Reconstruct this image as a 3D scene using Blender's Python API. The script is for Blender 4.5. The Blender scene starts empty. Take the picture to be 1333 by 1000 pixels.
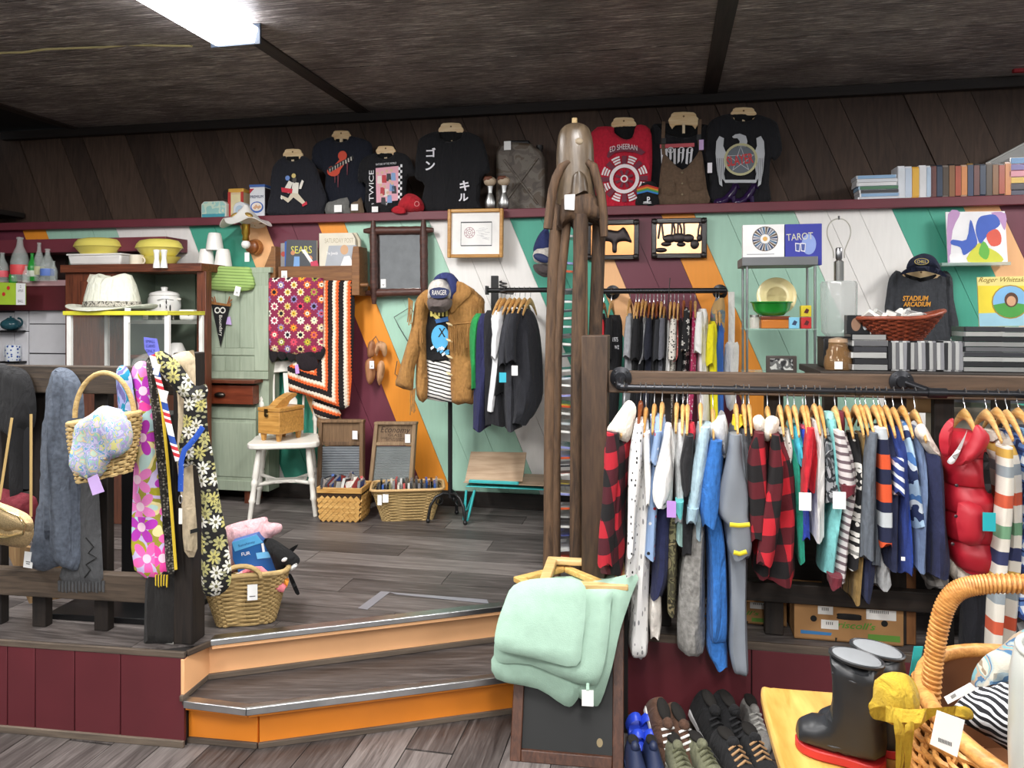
import bpy,bmesh,math,random
import numpy as np
from mathutils import Vector as V,Matrix
from mathutils.geometry import delaunay_2d_cdt
S=bpy.context.scene
C=S.collection
F,EYE,HY,CX=1000.0,1.6,410.0,666.5
TH=math.atan(0.2)
PI=math.pi
sin,cos=math.sin,math.cos
rnd=random.Random(7)
# ---------------------------------------------------------------- camera, world, light, exposure
cam=bpy.data.cameras.new('camera')
cam.sensor_width=36.0
cam.lens=36.0*F/1333.0
cam.shift_y=-(500.0-HY)/1333.0
cam.clip_start=0.05
camo=bpy.data.objects.new('camera',cam)
C.objects.link(camo)
camo.location=(0,0,EYE)
camo.rotation_euler=(PI/2,0,0)
S.camera=camo
S.view_settings.view_transform='Standard'
S.view_settings.look='None'
S.view_settings.exposure=0.0
S.view_settings.gamma=1.0
S.view_settings.use_curve_mapping=False
w=bpy.data.worlds.new('ambient_fill')  # even surround light, added as fill for indoor bounce
S.world=w
w.use_nodes=True
w.node_tree.nodes['Background'].inputs[0].default_value=(0.93,0.96,1.0,1)
w.node_tree.nodes['Background'].inputs[1].default_value=0.42
LAMP_W=60.0
EMIT=14.0
# ---------------------------------------------------------------- pixel rays -> points of the room
def A(px,py,Y):
 return V(((px-CX)*Y/F,Y,EYE+(HY-py)*Y/F))
YC=4.96
def Yw(px,off=0.0):
 return(YC-off)/(1+0.2*(px-CX)/F)
def Wp(px,py,off=0.0):
 return A(px,py,Yw(px,off))
def Fz(px,py,z):
 return A(px,py,(EYE-z)*F/(py-HY))
class Pl:
 """an upright plane through a point of the room, turned by rz; maps image rays to its (x, z)"""
 def __init__(s,px,py,Y,rz=-TH):
  s.o=A(px,py,Y);s.rz=rz
  s.ex=(cos(rz),sin(rz));s.ey=(-sin(rz),cos(rz))
 def xz(s,px,py,off=0.0):
  dx,dz=(px-CX)/F,(HY-py)/F
  t=(s.o.x*s.ey[0]+s.o.y*s.ey[1]+off)/(dx*s.ey[0]+s.ey[1])
  qx,qy=dx*t-s.o.x,t-s.o.y
  return(qx*s.ex[0]+qy*s.ex[1],EYE+dz*t-s.o.z)
 def pts(s,L,off=0.0):
  return[s.xz(a,b,off)for a,b in L]
 def w(s,x,y,z):
  return V((s.o.x+x*s.ex[0]+y*s.ey[0],s.o.y+x*s.ex[1]+y*s.ey[1],s.o.z+z))
def PW(px,py,off=0.0,rz=-TH):
 return Pl(px,py,Yw(px,off),rz)
 # ---------------------------------------------------------------- materials
def lin(c):
 if isinstance(c,str):
  c=tuple(int(c[i:i+2],16)for i in(0,2,4))
 return tuple(((v/255)/12.92 if v<=10 else(((v/255)+0.055)/1.055)**2.4)for v in c)+(1.0,)
MATS={}
class G:
 def __init__(s,name):
  s.mat=bpy.data.materials.new(name);s.mat.use_nodes=True
  s.t=s.mat.node_tree;s.N=s.t.nodes;s.L=s.t.links
  s.b=s.N['Principled BSDF'];MATS[name]=s.mat
 def new(s,typ,**kw):
  n=s.N.new(typ)
  for k,v in kw.items():setattr(n,k,v)
  return n
 def put(s,sock,v):
  if isinstance(v,bpy.types.NodeSocket):s.L.new(v,sock)
  else:sock.default_value=v
 def m(s,op,a,b=None,c=None):
  n=s.new('ShaderNodeMath',operation=op)
  for i,v in enumerate((a,b,c)):
   if v is not None:s.put(n.inputs[i],v)
  return n.outputs[0]
 def coord(s,rand=False):
  o=s.new('ShaderNodeTexCoord').outputs['Object']
  if rand:
   r=s.new('ShaderNodeObjectInfo').outputs['Random']
   n=s.new('ShaderNodeVectorMath',operation='ADD')
   s.L.new(o,n.inputs[0]);s.L.new(s.comb(s.m('MULTIPLY',r,37.0),s.m('MULTIPLY',r,11.0),s.m('MULTIPLY',r,23.0)),n.inputs[1])
   o=n.outputs[0]
  return o
 def sep(s,v):
  n=s.new('ShaderNodeSeparateXYZ');s.L.new(v,n.inputs[0]);return n.outputs
 def comb(s,x,y,z):
  n=s.new('ShaderNodeCombineXYZ')
  for i,v in enumerate((x,y,z)):s.put(n.inputs[i],v)
  return n.outputs[0]
 def scale(s,v,sc):
  n=s.new('ShaderNodeVectorMath',operation='MULTIPLY');s.L.new(v,n.inputs[0]);n.inputs[1].default_value=sc
  return n.outputs[0]
 def noise(s,v,sc,det=2.0,dist=0.0):
  n=s.new('ShaderNodeTexNoise');s.L.new(v,n.inputs['Vector'])
  n.inputs['Scale'].default_value=sc;n.inputs['Detail'].default_value=det;n.inputs['Distortion'].default_value=dist
  return n.outputs['Fac']
 def voro(s,v,sc,out='Distance',dim='3D',feat='F1'):
  n=s.new('ShaderNodeTexVoronoi',voronoi_dimensions=dim,feature=feat);s.L.new(v,n.inputs['Vector']);n.inputs['Scale'].default_value=sc
  return n.outputs[out]
 def ramp(s,f,stops,const=False):
  n=s.new('ShaderNodeValToRGB');s.put(n.inputs[0],f)
  r=n.color_ramp;r.interpolation='CONSTANT' if const else 'LINEAR'
  while len(r.elements)<len(stops):r.elements.new(0.5)
  for e,(p,c)in zip(r.elements,stops):
   e.position=p;e.color=lin(c)if not(isinstance(c,tuple)and len(c)==4)else c
  return n.outputs[0]
 def mix(s,f,a,b,mode='MIX'):
  n=s.new('ShaderNodeMix',data_type='RGBA',blend_type=mode)
  s.put(n.inputs[0],f)
  for i,v in((6,a),(7,b)):
   if isinstance(v,(str,tuple))and not(isinstance(v,tuple)and len(v)==4):v=lin(v)
   s.put(n.inputs[i],v)
  return n.outputs[2]
 def out(s,col,rough=0.8,metal=0.0,h=None,hs=0.3,dist=0.003,**kw):
  if isinstance(col,(str,tuple))and not(isinstance(col,tuple)and len(col)==4):col=lin(col)
  s.put(s.b.inputs['Base Color'],col);s.put(s.b.inputs['Roughness'],rough);s.put(s.b.inputs['Metallic'],metal)
  if h is not None:
   b=s.new('ShaderNodeBump');b.inputs['Strength'].default_value=hs;b.inputs['Distance'].default_value=dist
   s.L.new(h,b.inputs['Height']);s.L.new(b.outputs[0],s.b.inputs['Normal'])
  for k,v in kw.items():s.put(s.b.inputs[k.replace('_',' ')],v)
  return s.mat
def solid(c,rough=0.6,metal=0.0,var=0.07,vs=9.0,bs=0.0,bsc=60.0,**kw):
 """a plain surface with a little unevenness in colour and relief"""
 key=f'plain {c} {rough} {metal} {var} {vs} {bs} {bsc} {kw}'
 if key in MATS:return MATS[key]
 g=G(key);v=g.coord(True)
 L=lin(c)
 n=g.noise(v,vs,3.0)
 lo=tuple(x*(1-var)for x in L[:3])+(1,);hi=tuple(min(1,x*(1+var))for x in L[:3])+(1,)
 return g.out(g.ramp(n,[(0.3,lo),(0.7,hi)]),rough,metal,g.noise(v,bsc,3.0)if bs else None,bs,**kw)
def cloth(c,var=0.12,rough=0.95,fuzz=0.25,sc=420.0):
 key=f'cloth {c} {var} {fuzz} {sc}'
 if key in MATS:return MATS[key]
 g=G(key);v=g.coord(True);L=lin(c)
 lo=tuple(x*(1-var)for x in L[:3])+(1,);hi=tuple(min(1,x*(1+var))for x in L[:3])+(1,)
 h=g.m('ADD',g.m('MULTIPLY',g.noise(v,sc,1.0),0.3),g.m('MULTIPLY',g.noise(g.scale(v,(3.4,3.4,1)),7.0,3.0,0.8),4.0))
 return g.out(g.ramp(g.noise(v,60.0,4.0),[(0.3,lo),(0.7,hi)]),rough,0,h,0.7,0.007,Sheen_Weight=fuzz*0.15)
def wood(c1,c2,axis='z',sc=6.0,rough=0.6,stretch=14.0,bump=0.25):
 key=f'wood {c1} {c2} {axis} {sc} {rough} {stretch} {bump}'
 if key in MATS:return MATS[key]
 g=G(key);v=g.coord(True)
 k={'x':(1,stretch,stretch),'y':(stretch,1,stretch),'z':(stretch,stretch,1)}[axis]
 v2=g.scale(v,k)
 a=g.noise(v2,sc,5.0,0.8);b=g.noise(v2,sc*4,3.0)
 r=g.new('ShaderNodeObjectInfo').outputs['Random']
 f=g.m('ADD',g.m('MULTIPLY',a,0.75),g.m('ADD',g.m('MULTIPLY',b,0.25),g.m('MULTIPLY',g.m('SUBTRACT',r,0.5),0.16)))
 return g.out(g.ramp(f,[(0.32,c1),(0.68,c2)]),rough,0,f,bump,0.004)
def stripes(cols,period,ax=(0,0,1),rough=0.9,wob=0.0):
 """bands of equal width along an axis; a colour may be given as (colour, share)"""
 key=f'stripes {cols} {period} {ax} {wob}'
 if key in MATS:return MATS[key]
 g=G(key);v=g.coord();x,y,z=g.sep(v)[:3]
 d=g.m('ADD',g.m('ADD',g.m('MULTIPLY',x,ax[0]/period),g.m('MULTIPLY',y,ax[1]/period)),g.m('MULTIPLY',z,ax[2]/period))
 if wob:d=g.m('ADD',d,g.m('MULTIPLY',g.noise(v,14.0),wob))
 f=g.m('FRACT',g.m('ADD',d,50.0))
 cs=[c if isinstance(c,tuple)and isinstance(c[0],str)else(c,1.0)for c in cols]
 tot=sum(q for _,q in cs);p=0;st=[]
 for c,q in cs:st.append((p/tot,c));p+=q
 return g.out(g.ramp(f,st,True),rough,0,g.noise(v,300.0),0.3)
def plaid(c0,c1,c2,period,rough=0.92,skew=0.25,line=None):
 key=f'plaid {c0} {c1} {c2} {period} {line}'
 if key in MATS:return MATS[key]
 g=G(key);v=g.coord();x,y,z=g.sep(v)[:3]
 a=g.m('ADD',g.m('ADD',x,g.m('MULTIPLY',y,0.6)),g.m('MULTIPLY',z,skew));b=g.m('SUBTRACT',z,g.m('MULTIPLY',a,skew))
 q=[]
 for d in(a,b):
  f=g.m('FRACT',g.m('ADD',g.m('MULTIPLY',d,1/period),50.0));q.append(g.m('GREATER_THAN',f,0.5))
 s_=g.m('MULTIPLY',g.m('ADD',q[0],q[1]),0.5)
 col=g.ramp(s_,[(0.0,c0),(0.3,c1),(0.8,c2)],True)
 if line:
  for d in(a,b):
   f=g.m('FRACT',g.m('ADD',g.m('MULTIPLY',d,1/period),50.25))
   col=g.mix(g.m('LESS_THAN',f,0.12),col,lin(line))
 return g.out(col,rough,0,g.noise(v,300.0),0.3)
def flowers(c0,petals,centre,sc,n=5,leaf=None,R=0.42,rough=0.9,mixbg=None):
 """scattered flat flowers with n petals on a ground colour"""
 key=f'flowers {c0} {petals} {centre} {sc} {n} {leaf} {R} {mixbg}'
 if key in MATS:return MATS[key]
 g=G(key);v=g.coord();x,y,z=g.sep(v)[:3]
 p=g.comb(g.m('ADD',x,g.m('MULTIPLY',y,0.5)),z,0.0)
 vo=g.new('ShaderNodeTexVoronoi',voronoi_dimensions='2D');g.L.new(p,vo.inputs['Vector']);vo.inputs['Scale'].default_value=sc;vo.inputs['Randomness'].default_value=0.7
 d=g.new('ShaderNodeVectorMath',operation='SUBTRACT');g.L.new(p,d.inputs[0]);g.L.new(vo.outputs['Position'],d.inputs[1])
 dx,dy=g.sep(d.outputs[0])[:2]
 hue=g.sep(vo.outputs['Color'])[0]
 ang=g.m('ADD',g.m('ARCTAN2',dy,dx),g.m('MULTIPLY',hue,6.0))
 r=g.m('MULTIPLY',vo.outputs['Distance'],1.0)
 pet=g.m('ABSOLUTE',g.m('COSINE',g.m('MULTIPLY',ang,n/2)))
 lim=g.m('MULTIPLY',g.m('ADD',0.25,g.m('MULTIPLY',pet,0.75)),R)
 bg=lin(c0)
 if mixbg:bg=g.ramp(g.noise(v,sc*1.1,1.0),[(i/len(mixbg)*0.5+0.28,c)for i,c in enumerate(mixbg)],True)
 if leaf:
  l2=g.voro(g.scale(p,(1,1.8,1)),sc*1.7,'Distance','2D')
  bg=g.mix(g.m('LESS_THAN',l2,0.27),bg,lin(leaf))
 k=len(petals)
 pc=g.ramp(hue,[(i/k,c)for i,c in enumerate(petals)],True)
 col=g.mix(g.m('LESS_THAN',r,lim),bg,pc)
 col=g.mix(g.m('LESS_THAN',r,R*0.25),col,lin(centre))
 return g.out(col,rough,0,g.noise(v,250.0),0.25)
def dots(c0,cols,sc,r=0.25,rough=0.9,st=(1,1,1)):
 key=f'dots {c0} {cols} {sc} {r} {st}'
 if key in MATS:return MATS[key]
 g=G(key);v=g.scale(g.coord(),st)
 vo=g.new('ShaderNodeTexVoronoi');g.L.new(v,vo.inputs['Vector']);vo.inputs['Scale'].default_value=sc;vo.inputs['Randomness'].default_value=0.6
 pc=g.ramp(g.sep(vo.outputs['Color'])[0],[(i/len(cols),c)for i,c in enumerate(cols)],True)
 return g.out(g.mix(g.m('LESS_THAN',vo.outputs['Distance'],r),lin(c0),pc),rough,0,g.noise(v,200.0),0.25)
def patches(cols,sc,rough=0.92,dist=0.6,st=(1,1,1)):
 key=f'patches {cols} {sc} {dist} {st}'
 if key in MATS:return MATS[key]
 g=G(key);v=g.scale(g.coord(True),st);k=len(cols)
 f=g.noise(v,sc,1.5,dist)
 return g.out(g.ramp(f,[(0.0 if i==0 else 0.3+0.4*i/k,c)for i,c in enumerate(cols)],True),rough,0,g.noise(v,250.0),0.25)
def metal(c,rough=0.35):
 return solid(c,rough,1.0,0.08,14.0)
def glass(c='ffffff',rough=0.03):
 key=f'glass {c} {rough}'
 if key in MATS:return MATS[key]
 g=G(key)
 return g.out(c,rough,0,None,Transmission_Weight=1.0,IOR=1.45)
def pane(c='eef5f2',alpha=0.14):
 """thin clear sheet: mostly see-through, a little gloss"""
 key=f'pane {c} {alpha}'
 if key in MATS:return MATS[key]
 g=G(key);g.out(c,0.05,0,None,Alpha=alpha);return g.mat
def emit(c,st):
 key=f'emit {c} {st}'
 if key in MATS:return MATS[key]
 g=G(key);L=lin(c)
 return g.out(c,0.5,0,None,Emission_Color=L,Emission_Strength=st)
WHITE='f2f1ee';BLACK='17171a';TAG='f4f4f2'
# ---------------------------------------------------------------- mesh building
def catmull(P,n,closed=True):
 P=[V((*p,0))if len(p)==2 else V(p)for p in P];out=[];m=len(P)
 for i in range(m if closed else m-1):
  if closed:a,b,c,d=P[i-1],P[i],P[(i+1)%m],P[(i+2)%m]
  else:a,b,c,d=P[max(i-1,0)],P[i],P[i+1],P[min(i+2,m-1)]
  for k in range(n):
   t=k/n
   out.append(0.5*((2*b)+(c-a)*t+(2*a-5*b+4*c-d)*t*t+(3*b-a-3*c+d)*t**3))
 if not closed:out.append(P[-1].copy())
 return out
class MB:
 def __init__(s):s.v,s.f,s.mi,s.sm=[],[],[],[]
 def add(s,vs,fs,mi=0,sm=False):
  n=len(s.v);s.v+=[V(v)for v in vs]
  for f in fs:s.f.append([i+n for i in f]);s.mi.append(mi);s.sm.append(sm)
  return s
 def box(s,c,d,rot=None,mi=0,taper=1.0):
  x,y,z=(k/2 for k in d);vs=[]
  for sx,sy,sz in((-1,-1,-1),(1,-1,-1),(1,1,-1),(-1,1,-1),(-1,-1,1),(1,-1,1),(1,1,1),(-1,1,1)):
   k=taper if sz<0 else 1.0
   vs.append(V((sx*x*k,sy*y*k,sz*z)))
  if rot is not None:
   R=Matrix.Rotation(rot[2],3,'Z')@Matrix.Rotation(rot[1],3,'Y')@Matrix.Rotation(rot[0],3,'X')
   vs=[R@v for v in vs]
  c=V(c);vs=[v+c for v in vs]
  return s.add(vs,[(0,3,2,1),(4,5,6,7),(0,1,5,4),(1,2,6,5),(2,3,7,6),(3,0,4,7)],mi)
 def box2(s,lo,hi,mi=0):
  lo,hi=V(lo),V(hi);return s.box((lo+hi)/2,[abs(k)for k in(hi-lo)],None,mi)
 def tube(s,P,r,n=8,closed=False,mi=0,flat=1.0,up=None,cap=True):
  P=[V(p)for p in P];m=len(P);R=r if isinstance(r,(list,tuple))else[r]*m
  vs,fs,prev=[],[],None
  for i in range(m):
   t=(P[(i+1)%m]-P[i-1])if closed else(P[min(i+1,m-1)]-P[max(i-1,0)])
   t=t.normalized()if t.length>1e-9 else V((0,0,1))
   if prev is None:
    u=V(up)if up else(V((0,0,1))if abs(t.z)<0.9 else V((1,0,0)))
    prev=u
   else:u=prev
   u=u-t*u.dot(t)
   u=u.normalized()if u.length>1e-6 else V((1,0,0))
   b=t.cross(u);prev=u
   for k in range(n):
    a=2*PI*k/n;vs.append(P[i]+u*(R[i]*cos(a))+b*(R[i]*sin(a)*flat))
  for i in range(m if closed else m-1):
   j=(i+1)%m
   for k in range(n):fs.append((i*n+k,i*n+(k+1)%n,j*n+(k+1)%n,j*n+k))
  if not closed and cap:fs+=[tuple(range(n-1,-1,-1)),tuple((m-1)*n+k for k in range(n))]
  return s.add(vs,fs,mi,n>5)
 def lathe(s,prof,c=(0,0,0),n=24,mi=0,cap=True,sq=None,rot=None):
  """profile of (radius, z); sq=(sx, sy) stretches it; rot turns it about its base"""
  c=V(c);vs,fs=[],[];m=len(prof);sx,sy=sq or(1,1)
  for r,z in prof:
   for k in range(n):
    a=2*PI*k/n;vs.append(V((r*cos(a)*sx,r*sin(a)*sy,z)))
  if rot is not None:
   R=Matrix.Rotation(rot[2],3,'Z')@Matrix.Rotation(rot[1],3,'Y')@Matrix.Rotation(rot[0],3,'X');vs=[R@v for v in vs]
  vs=[v+c for v in vs]
  for i in range(m-1):
   for k in range(n):fs.append((i*n+k,i*n+(k+1)%n,(i+1)*n+(k+1)%n,(i+1)*n+k))
  if cap:fs+=[tuple(range(n-1,-1,-1)),tuple((m-1)*n+k for k in range(n))]
  return s.add(vs,fs,mi,True)
 def prism(s,P,y0,y1,mi=0,sm=False):
  """outline in the (x, z) plane carried from depth y0 to y1"""
  n=len(P);ar=sum(P[i-1][0]*P[i][1]-P[i][0]*P[i-1][1]for i in range(n))
  if ar<0:P=P[::-1]
  vs=[(p[0],y0,p[1])for p in P]+[(p[0],y1,p[1])for p in P]
  fs=[tuple(range(n)),tuple(range(2*n-1,n-1,-1))]+[(i,i+n,(i+1)%n+n,(i+1)%n)for i in range(n)]
  return s.add(vs,fs,mi,sm)
 def slab(s,P,z0,z1,mi=0):
  """outline in the (x, y) plane carried from z0 to z1"""
  n=len(P);ar=sum(P[i-1][0]*P[i][1]-P[i][0]*P[i-1][1]for i in range(n))
  if ar<0:P=P[::-1]
  vs=[(p[0],p[1],z0)for p in P]+[(p[0],p[1],z1)for p in P]
  fs=[tuple(range(n-1,-1,-1)),tuple(range(n,2*n))]+[(i,(i+1)%n,(i+1)%n+n,i+n)for i in range(n)]
  return s.add(vs,fs,mi)
 def ball(s,c,r,n=12,mi=0,rot=None):
  r=(r,r,r)if not isinstance(r,(tuple,list))else r;c=V(c);vs,fs=[],[];m=n//2+1
  R=Matrix.Rotation(rot[2],3,'Z')@Matrix.Rotation(rot[1],3,'Y')@Matrix.Rotation(rot[0],3,'X')if rot else None
  for i in range(m+1):
   p=PI*(i+(0.02 if i==0 else-0.02 if i==m else 0))/m
   for k in range(n):
    a=2*PI*k/n;q=V((r[0]*sin(p)*cos(a),r[1]*sin(p)*sin(a),r[2]*cos(p)))
    vs.append((R@q if R else q)+c)
  for i in range(m):
   for k in range(n):fs.append((i*n+k,(i+1)*n+k,(i+1)*n+(k+1)%n,i*n+(k+1)%n))
  return s.add(vs,fs,mi,True)
 def pillow(s,P,T=0.02,Tb=None,y0=0.0,step=0.03,wr=0.004,seed=0,R=None,mi=0,fold=0.0,ff=40.0,bend=None):
  """cloth body filling an outline in (x, z): swells by T to the front, Tb to the back, with folds"""
  Tb=T if Tb is None else Tb;R=R or T*1.3+0.01
  Q=[]
  for i in range(len(P)):
   a,b=V((P[i][0],P[i][1])),V((P[(i+1)%len(P)][0],P[(i+1)%len(P)][1]));k=max(1,round((b-a).length/step))
   Q+=[a+(b-a)*(j/k)for j in range(k)]
  q=np.array([(p.x,p.y)for p in Q]);n=len(q);lo,hi=q.min(0),q.max(0)
  rr=np.random.RandomState(seed+3)
  gx,gy=np.meshgrid(np.arange(lo[0]+step/2,hi[0],step),np.arange(lo[1]+step/2,hi[1],step))
  g=np.stack([gx.ravel(),gy.ravel()],1)
  if len(g):g+=rr.uniform(-0.18,0.18,g.shape)*step
  def dist(pts):
   a,b=q,np.roll(q,-1,0);d=b-a;L=(d*d).sum(1)+1e-12
   t=np.clip(((pts[:,None]-a)*d).sum(2)/L,0,1)
   return np.sqrt((((a+t[...,None]*d)-pts[:,None])**2).sum(2)).min(1)
  if len(g):
   a,b=q,np.roll(q,-1,0);x,y=g[:,0:1],g[:,1:2]
   cr=((a[:,1]>y)!=(b[:,1]>y))&(x<(b[:,0]-a[:,0])*(y-a[:,1])/(b[:,1]-a[:,1]+1e-12)+a[:,0])
   g=g[cr.sum(1)%2==1]
  if len(g):
   dg=dist(g);g=g[dg>step*0.45]
  pts=[V(p)for p in q]+[V(p)for p in g]
  vv,_,ff_,_,_,_=delaunay_2d_cdt(pts,[(i,(i+1)%n)for i in range(n)],[],1,1e-6)
  vv=np.array([(p.x,p.y)for p in vv]);d=dist(vv)
  k=np.clip(d/R,0,1);prof=np.sqrt(np.clip(1-(1-k)**2,0,1))
  ph=rr.uniform(0,6,6);X,Z=vv[:,0],vv[:,1]
  wv=(np.sin(X*31+Z*9+ph[0])+np.sin(X*17-Z*23+ph[1])+np.sin(Z*41+X*13+ph[2]))/3
  fo=np.sin(X*ff+np.sin(Z*5+ph[3])*1.2+ph[4])*np.clip((hi[1]-Z)/(hi[1]-lo[1]+1e-9)+0.25,0,1)
  amp=np.clip(d/(R*0.8),0,1)
  front=y0-T*prof-(wr*wv+fold*fo)*amp
  back=y0+Tb*prof-(wr*wv+fold*fo)*amp*0.6
  if bend is not None:
   bb=np.array([bend(a_,b_)for a_,b_ in vv]);front=front+bb;back=back+bb
  edge=d<1e-5;m=len(vv);idx=list(range(m));vs=[(vv[i,0],front[i],vv[i,1])for i in range(m)]
  bk={}
  for i in range(m):
   if edge[i]:bk[i]=i
   else:bk[i]=len(vs);vs.append((vv[i,0],back[i],vv[i,1]))
  fs=[]
  for f in ff_:
   f=list(f);ar=sum(vv[f[j-1]][0]*vv[f[j]][1]-vv[f[j]][0]*vv[f[j-1]][1]for j in range(len(f)))
   if ar<0:f=f[::-1]
   fs.append(tuple(f));fs.append(tuple(bk[i]for i in f[::-1]))
  return s.add(vs,fs,mi,True)
 def loft(s,rows,n=20,fold=0.0,kf=5,seed=0,mi=0,sub=3,tilt=0.0):
  """rings up a garment: rows of (z, x_left, x_right, y_front, y_back)"""
  rr=random.Random(seed);P=[V((r[0],r[1],r[2]))for r in rows];Q=[V((r[3],r[4],0))for r in rows]
  P=catmull(P,sub,False);Q=catmull(Q,sub,False);m=len(P);vs,fs=[],[]
  ph,ph2=rr.uniform(0,6),rr.uniform(0,6)
  for i in range(m):
   z,xl,xr=P[i];yf,yb=Q[i][0],Q[i][1];cx,rx,cy,ry=(xl+xr)/2,(xr-xl)/2,(yf+yb)/2,(yb-yf)/2
   g=i/max(1,m-1)
   for k in range(n):
    a=2*PI*k/n;ca,sa=cos(a),sin(a);e=0.75
    X=abs(ca)**e*(1 if ca>0 else-1);Yv=abs(sa)**e*(1 if sa>0 else-1)
    w_=1-fold*(0.5+0.5*sin(kf*a+ph+g*2.5+sin(g*7+ph2)))*min(1,g*3)
    vs.append((cx+rx*X*w_+tilt*(Yv*ry),cy+ry*Yv*w_,z+0.01*sin(3*a+ph2)*(1 if i==m-1 else 0)))
  for i in range(m-1):
   for k in range(n):fs.append((i*n+k,(i+1)*n+k,(i+1)*n+(k+1)%n,i*n+(k+1)%n))
  fs+=[tuple(range(n)),tuple((m-1)*n+k for k in range(n-1,-1,-1))]
  return s.add(vs,fs,mi,True)
 def text(s,t,x,z,w_,h,y=0.0,mi=0,ang=0.0,shear=0.0,th=0.0008,arc=None,bold=0.0,rot90=False):
  """flat lettering w_ by h centred on (x, z), face towards -y; arc bends it up by that rise"""
  c=bpy.data.curves.new('letters','FONT');c.body=t;c.size=1;c.align_x='CENTER';c.shear=shear;c.offset=bold
  c.resolution_u=3;c.extrude=0.0
  o=bpy.data.objects.new('letters',c);C.objects.link(o);dg=bpy.context.evaluated_depsgraph_get();me=o.evaluated_get(dg).to_mesh()
  pv=[V(v.co)for v in me.vertices];pf=[tuple(p.vertices)for p in me.polygons]
  o.evaluated_get(dg).to_mesh_clear();bpy.data.objects.remove(o);bpy.data.curves.remove(c)
  if not pv:return s
  x0,x1=min(v.x for v in pv),max(v.x for v in pv);z0,z1=min(v.y for v in pv),max(v.y for v in pv)
  out=[]
  for v in pv:
   a=(v.x-(x0+x1)/2)/max(1e-6,x1-x0)*w_;b=(v.y-(z0+z1)/2)/max(1e-6,z1-z0)*h
   if arc:b+=arc*(1-(2*a/w_)**2)
   ca,sa=cos(ang),sin(ang);out.append((x+a*ca-b*sa,y,z+a*sa+b*ca))
  return s.add(out,pf,mi)
 def flat(s,P,y,mi=0):
  """one flat printed shape facing -y"""
  n=len(P);ar=sum(P[i-1][0]*P[i][1]-P[i][0]*P[i-1][1]for i in range(n))
  if ar<0:P=P[::-1]
  return s.add([(p[0],y,p[1])for p in P],[tuple(range(n))],mi)
 def disc(s,x,z,r,y,mi=0,n=20,r0=0.0,a0=0,a1=2*PI,sq=1.0):
  if r0==0 and a1-a0>6.28:return s.flat([(x+r*cos(2*PI*k/n),z+r*sq*sin(2*PI*k/n))for k in range(n)],y,mi)
  P=[(a0+(a1-a0)*k/n)for k in range(n+1)]
  for k in range(n):
   a,b=P[k],P[k+1]
   s.flat([(x+r0*cos(a),z+r0*sq*sin(a)),(x+r*cos(a),z+r*sq*sin(a)),(x+r*cos(b),z+r*sq*sin(b)),(x+r0*cos(b),z+r0*sq*sin(b))],y,mi)
  return s
 def move(s,d,i0=0):
  d=V(d)
  for i in range(i0,len(s.v)):s.v[i]=s.v[i]+d
  return s
 def mesh(s,name,mats):
  me=bpy.data.meshes.new(name)
  me.from_pydata([tuple(v)for v in s.v],[],s.f)
  for m in(mats if isinstance(mats,(list,tuple))else[mats]):me.materials.append(m)
  me.polygons.foreach_set('material_index',s.mi);me.polygons.foreach_set('use_smooth',s.sm)
  me.update();me.set_sharp_from_angle(angle=0.9);return me
def bevel(o,wd,seg=2):
 m=o.modifiers.new('soft edge','BEVEL');m.width=wd;m.segments=seg;m.limit_method='ANGLE';m.angle_limit=0.6
 return o
def part(name,mb,mats,parent,bev=0,label=None,stuff=False):
 o=bpy.data.objects.new(name,mb.mesh(name,mats)if isinstance(mb,MB)else mb);C.objects.link(o)
 if parent is not None:o.parent=parent
 if bev:bevel(o,bev)
 if label:o['label']=label
 if stuff:o['kind']='stuff'
 return o
def tag(o,label,cat,group=None,kind=None):
 o['label']=label;o['category']=cat
 if group:o['group']=group
 if kind:o['kind']=kind
 return o
def thing(name,label,cat,at=(0,0,0),rz=0.0,group=None):
 """an Empty at the base of a thing; its parts are built in its own frame"""
 o=bpy.data.objects.new(name,None);C.objects.link(o);o.empty_display_size=0.1
 if isinstance(at,Pl):o.location=at.o;o.rotation_euler=(0,0,at.rz)
 else:o.location=at;o.rotation_euler=(0,0,rz)
 return tag(o,label,cat,group)
def solo(name,label,cat,mb,mats,at=(0,0,0),rz=0.0,group=None,bev=0,stuff=False):
 o=part(name,mb,mats,None,bev)
 if isinstance(at,Pl):o.location=at.o;o.rotation_euler=(0,0,at.rz)
 else:o.location=at;o.rotation_euler=(0,0,rz)
 return tag(o,label,cat,group,'stuff' if stuff else None)
def struct(name,mb,mats,parent=None,at=(0,0,0),rz=0.0,bev=0):
 o=part(name,mb,mats,parent,bev)
 if parent is None:
  o['kind']='structure'
  if isinstance(at,Pl):o.location=at.o;o.rotation_euler=(0,0,at.rz)
  else:o.location=at;o.rotation_euler=(0,0,rz)
 return o
def dup(root,loc,rz=None,label=None):
 """a copy of a thing with copies of its parts and sub-parts"""
 r=root.copy();C.objects.link(r);r.location=loc
 if rz is not None:r.rotation_euler=(0,0,rz)
 if label:r['label']=label
 for ch in list(root.children):
  c=ch.copy();C.objects.link(c);c.parent=r
  for g in ch.children:
   d=g.copy();C.objects.link(d);d.parent=c
 return r
def price_tag(pl,parent,px,py,wpx,hpx,y,ang=0.0,col=TAG,marks=True):
 """a small card tied to a thing, with two printed lines"""
 x,z=pl.xz(px,py,y);k=(pl.o.y)/F;wd,ht=wpx*k,hpx*k;mb=MB()
 mb.box((x,y,z),(wd,0.0015,ht),(0,ang,0))
 if marks:
  for j,q in((0.12,0.5),(0.24,0.4)):
   mb.box((x+sin(ang)*-j*ht,y-0.001,z-j*ht),(wd*q,0.0006,ht*0.05),(0,ang,0),1)
 return part('price_tag',mb,[solid(col,0.6,var=0.02),solid('555555')],parent)
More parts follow.
